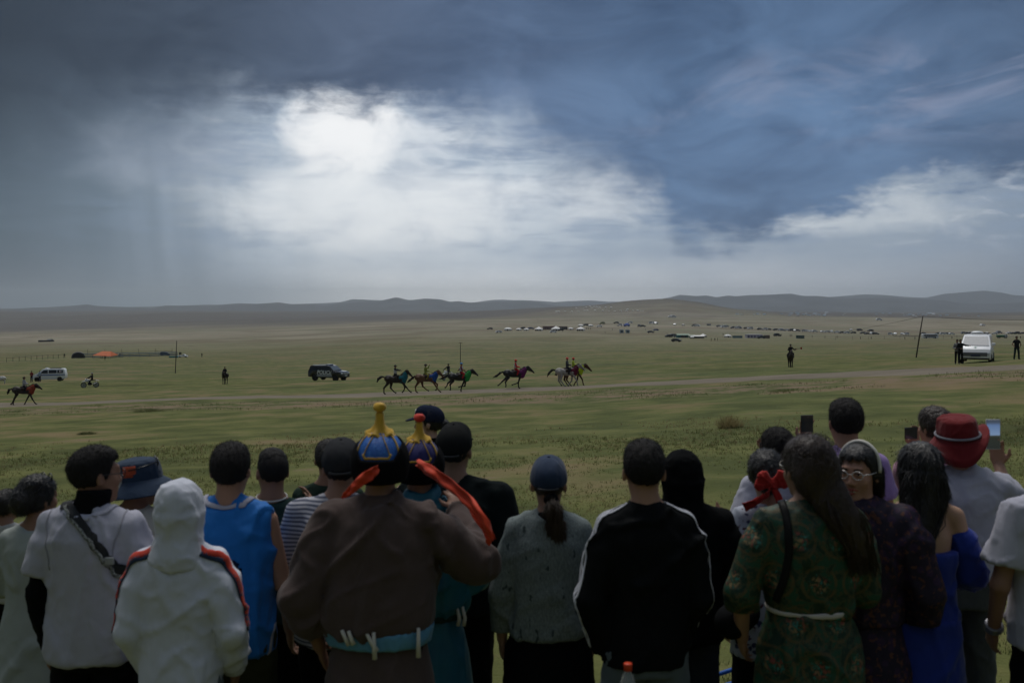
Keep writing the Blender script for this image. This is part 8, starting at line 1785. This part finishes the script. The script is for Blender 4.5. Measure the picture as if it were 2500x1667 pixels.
# -- man in white cut by the right edge
r, H = place(2580, 4.2, 1062, 0); p = Person(H, 1.06, head=(0, 0, 0), L={'e': (-0.25, -0.02, 1.12), 'w': (-0.22, 0.10, 0.90)}, Rr=DOWN(1))
p.body(r, SKIN2, 0.0105); p.hair(r, HAIR_S, 'short'); p.top(r, WHITEC, "t_shirt", off=0.014, sr=(0.074, 0.076, 0.05), frac=0.72, disp=folds(0.015, 7, 0.4, 0.007, 16, 131.0)); p.legs(r, BLACKC); p.shoes(r, SHOE)
q = MB(); w_ = p.W[-1] + (p.E[-1] - p.W[-1]) * 0.04; dv = unit(p.W[-1] - p.E[-1]); q.tube([w_ - dv * 0.014, w_ + dv * 0.014], 0.040, 14); q.build("wrist_watch", mat("watch_metal", (0.25, 0.25, 0.27), 0.3, metal=0.6), r, 0.003)
finish(r, "man in a white T-shirt and wrist watch cut off by the right edge")

# -- bottle on a post behind the track jacket, and a blue cord
pb = Vector(((1533 - 1250) / F * 3.55, 3.55, -(1618 - YH) / F * 3.55))
g0 = gz(pb.x, pb.y); bt = empty("bottle", (pb.x, pb.y, pb.z - 0.235))
mb = MB(); mb.lathe([(0.0, 0.0), (0.028, 0.0), (0.032, 0.008), (0.032, 0.10), (0.030, 0.11), (0.032, 0.12), (0.031, 0.155), (0.020, 0.19), (0.0125, 0.205), (0.0125, 0.212)], n=22)
gl = bpy.data.materials.new("clear_plastic"); gl.use_nodes = True; gb = gl.node_tree.nodes['Principled BSDF']; gb.inputs['Transmission Weight'].default_value = 0.85; gb.inputs['Roughness'].default_value = 0.08; gb.inputs['IOR'].default_value = 1.2; gb.inputs['Base Color'].default_value = (0.82, 0.86, 0.86, 1)
mb.build("flask", gl, bt); mb = MB(); mb.lathe([(0.0, 0.235), (0.0145, 0.235), (0.0155, 0.232), (0.0155, 0.210), (0.0, 0.210)], n=20); mb.build("screw_cap", mat("orange_red_cap", (0.62, 0.06, 0.02), 0.45), bt)
tag(bt, "clear plastic bottle with orange-red cap behind the track jacket", "bottle")
po = empty("wooden_post", (pb.x, pb.y, g0)); hgt = pb.z - 0.236 - g0
mb = MB(); mb.box((0, 0, hgt / 2 - 0.02), (0.11, 0.11, hgt - 0.04)); mb.build("shaft", mat("grey_timber", (0.11, 0.09, 0.07), 0.9, 0.3, 20, 0.5, 60, stretch=(1, 1, 0.1)), po, 0.006)
mb = MB(); mb.box((0, 0, hgt - 0.02), (0.16, 0.16, 0.04)); mb.build("top_board", _mats["grey_timber"], po, 0.005)
tag(po, "weathered wooden post that carries the clear bottle", "post")
def wpt(u, v, d): return ((u - 1250) / F * d, d, -(v - YH) / F * d)
c0 = MB(); c0.tube(smooth_path([wpt(1728, 1652, 5.5), wpt(1760, 1643, 5.5), wpt(1800, 1630, 5.52), wpt(1850, 1618, 5.6)], 14), 0.012, 7); tag(c0.build("blue_cord", cloth("blue_rope", (0.015, 0.10, 0.42), 0.6), None), "blue cord strung at knee height behind the black hood", "cord")
c0 = MB(); c0.tube(smooth_path([wpt(1770, 1672, 5.45), wpt(1800, 1664, 5.45), wpt(1850, 1652, 5.5)], 12), 0.012, 7); tag(c0.build("blue_cord", _mats["blue_rope"], None), "second blue cord just below the first one", "cord")
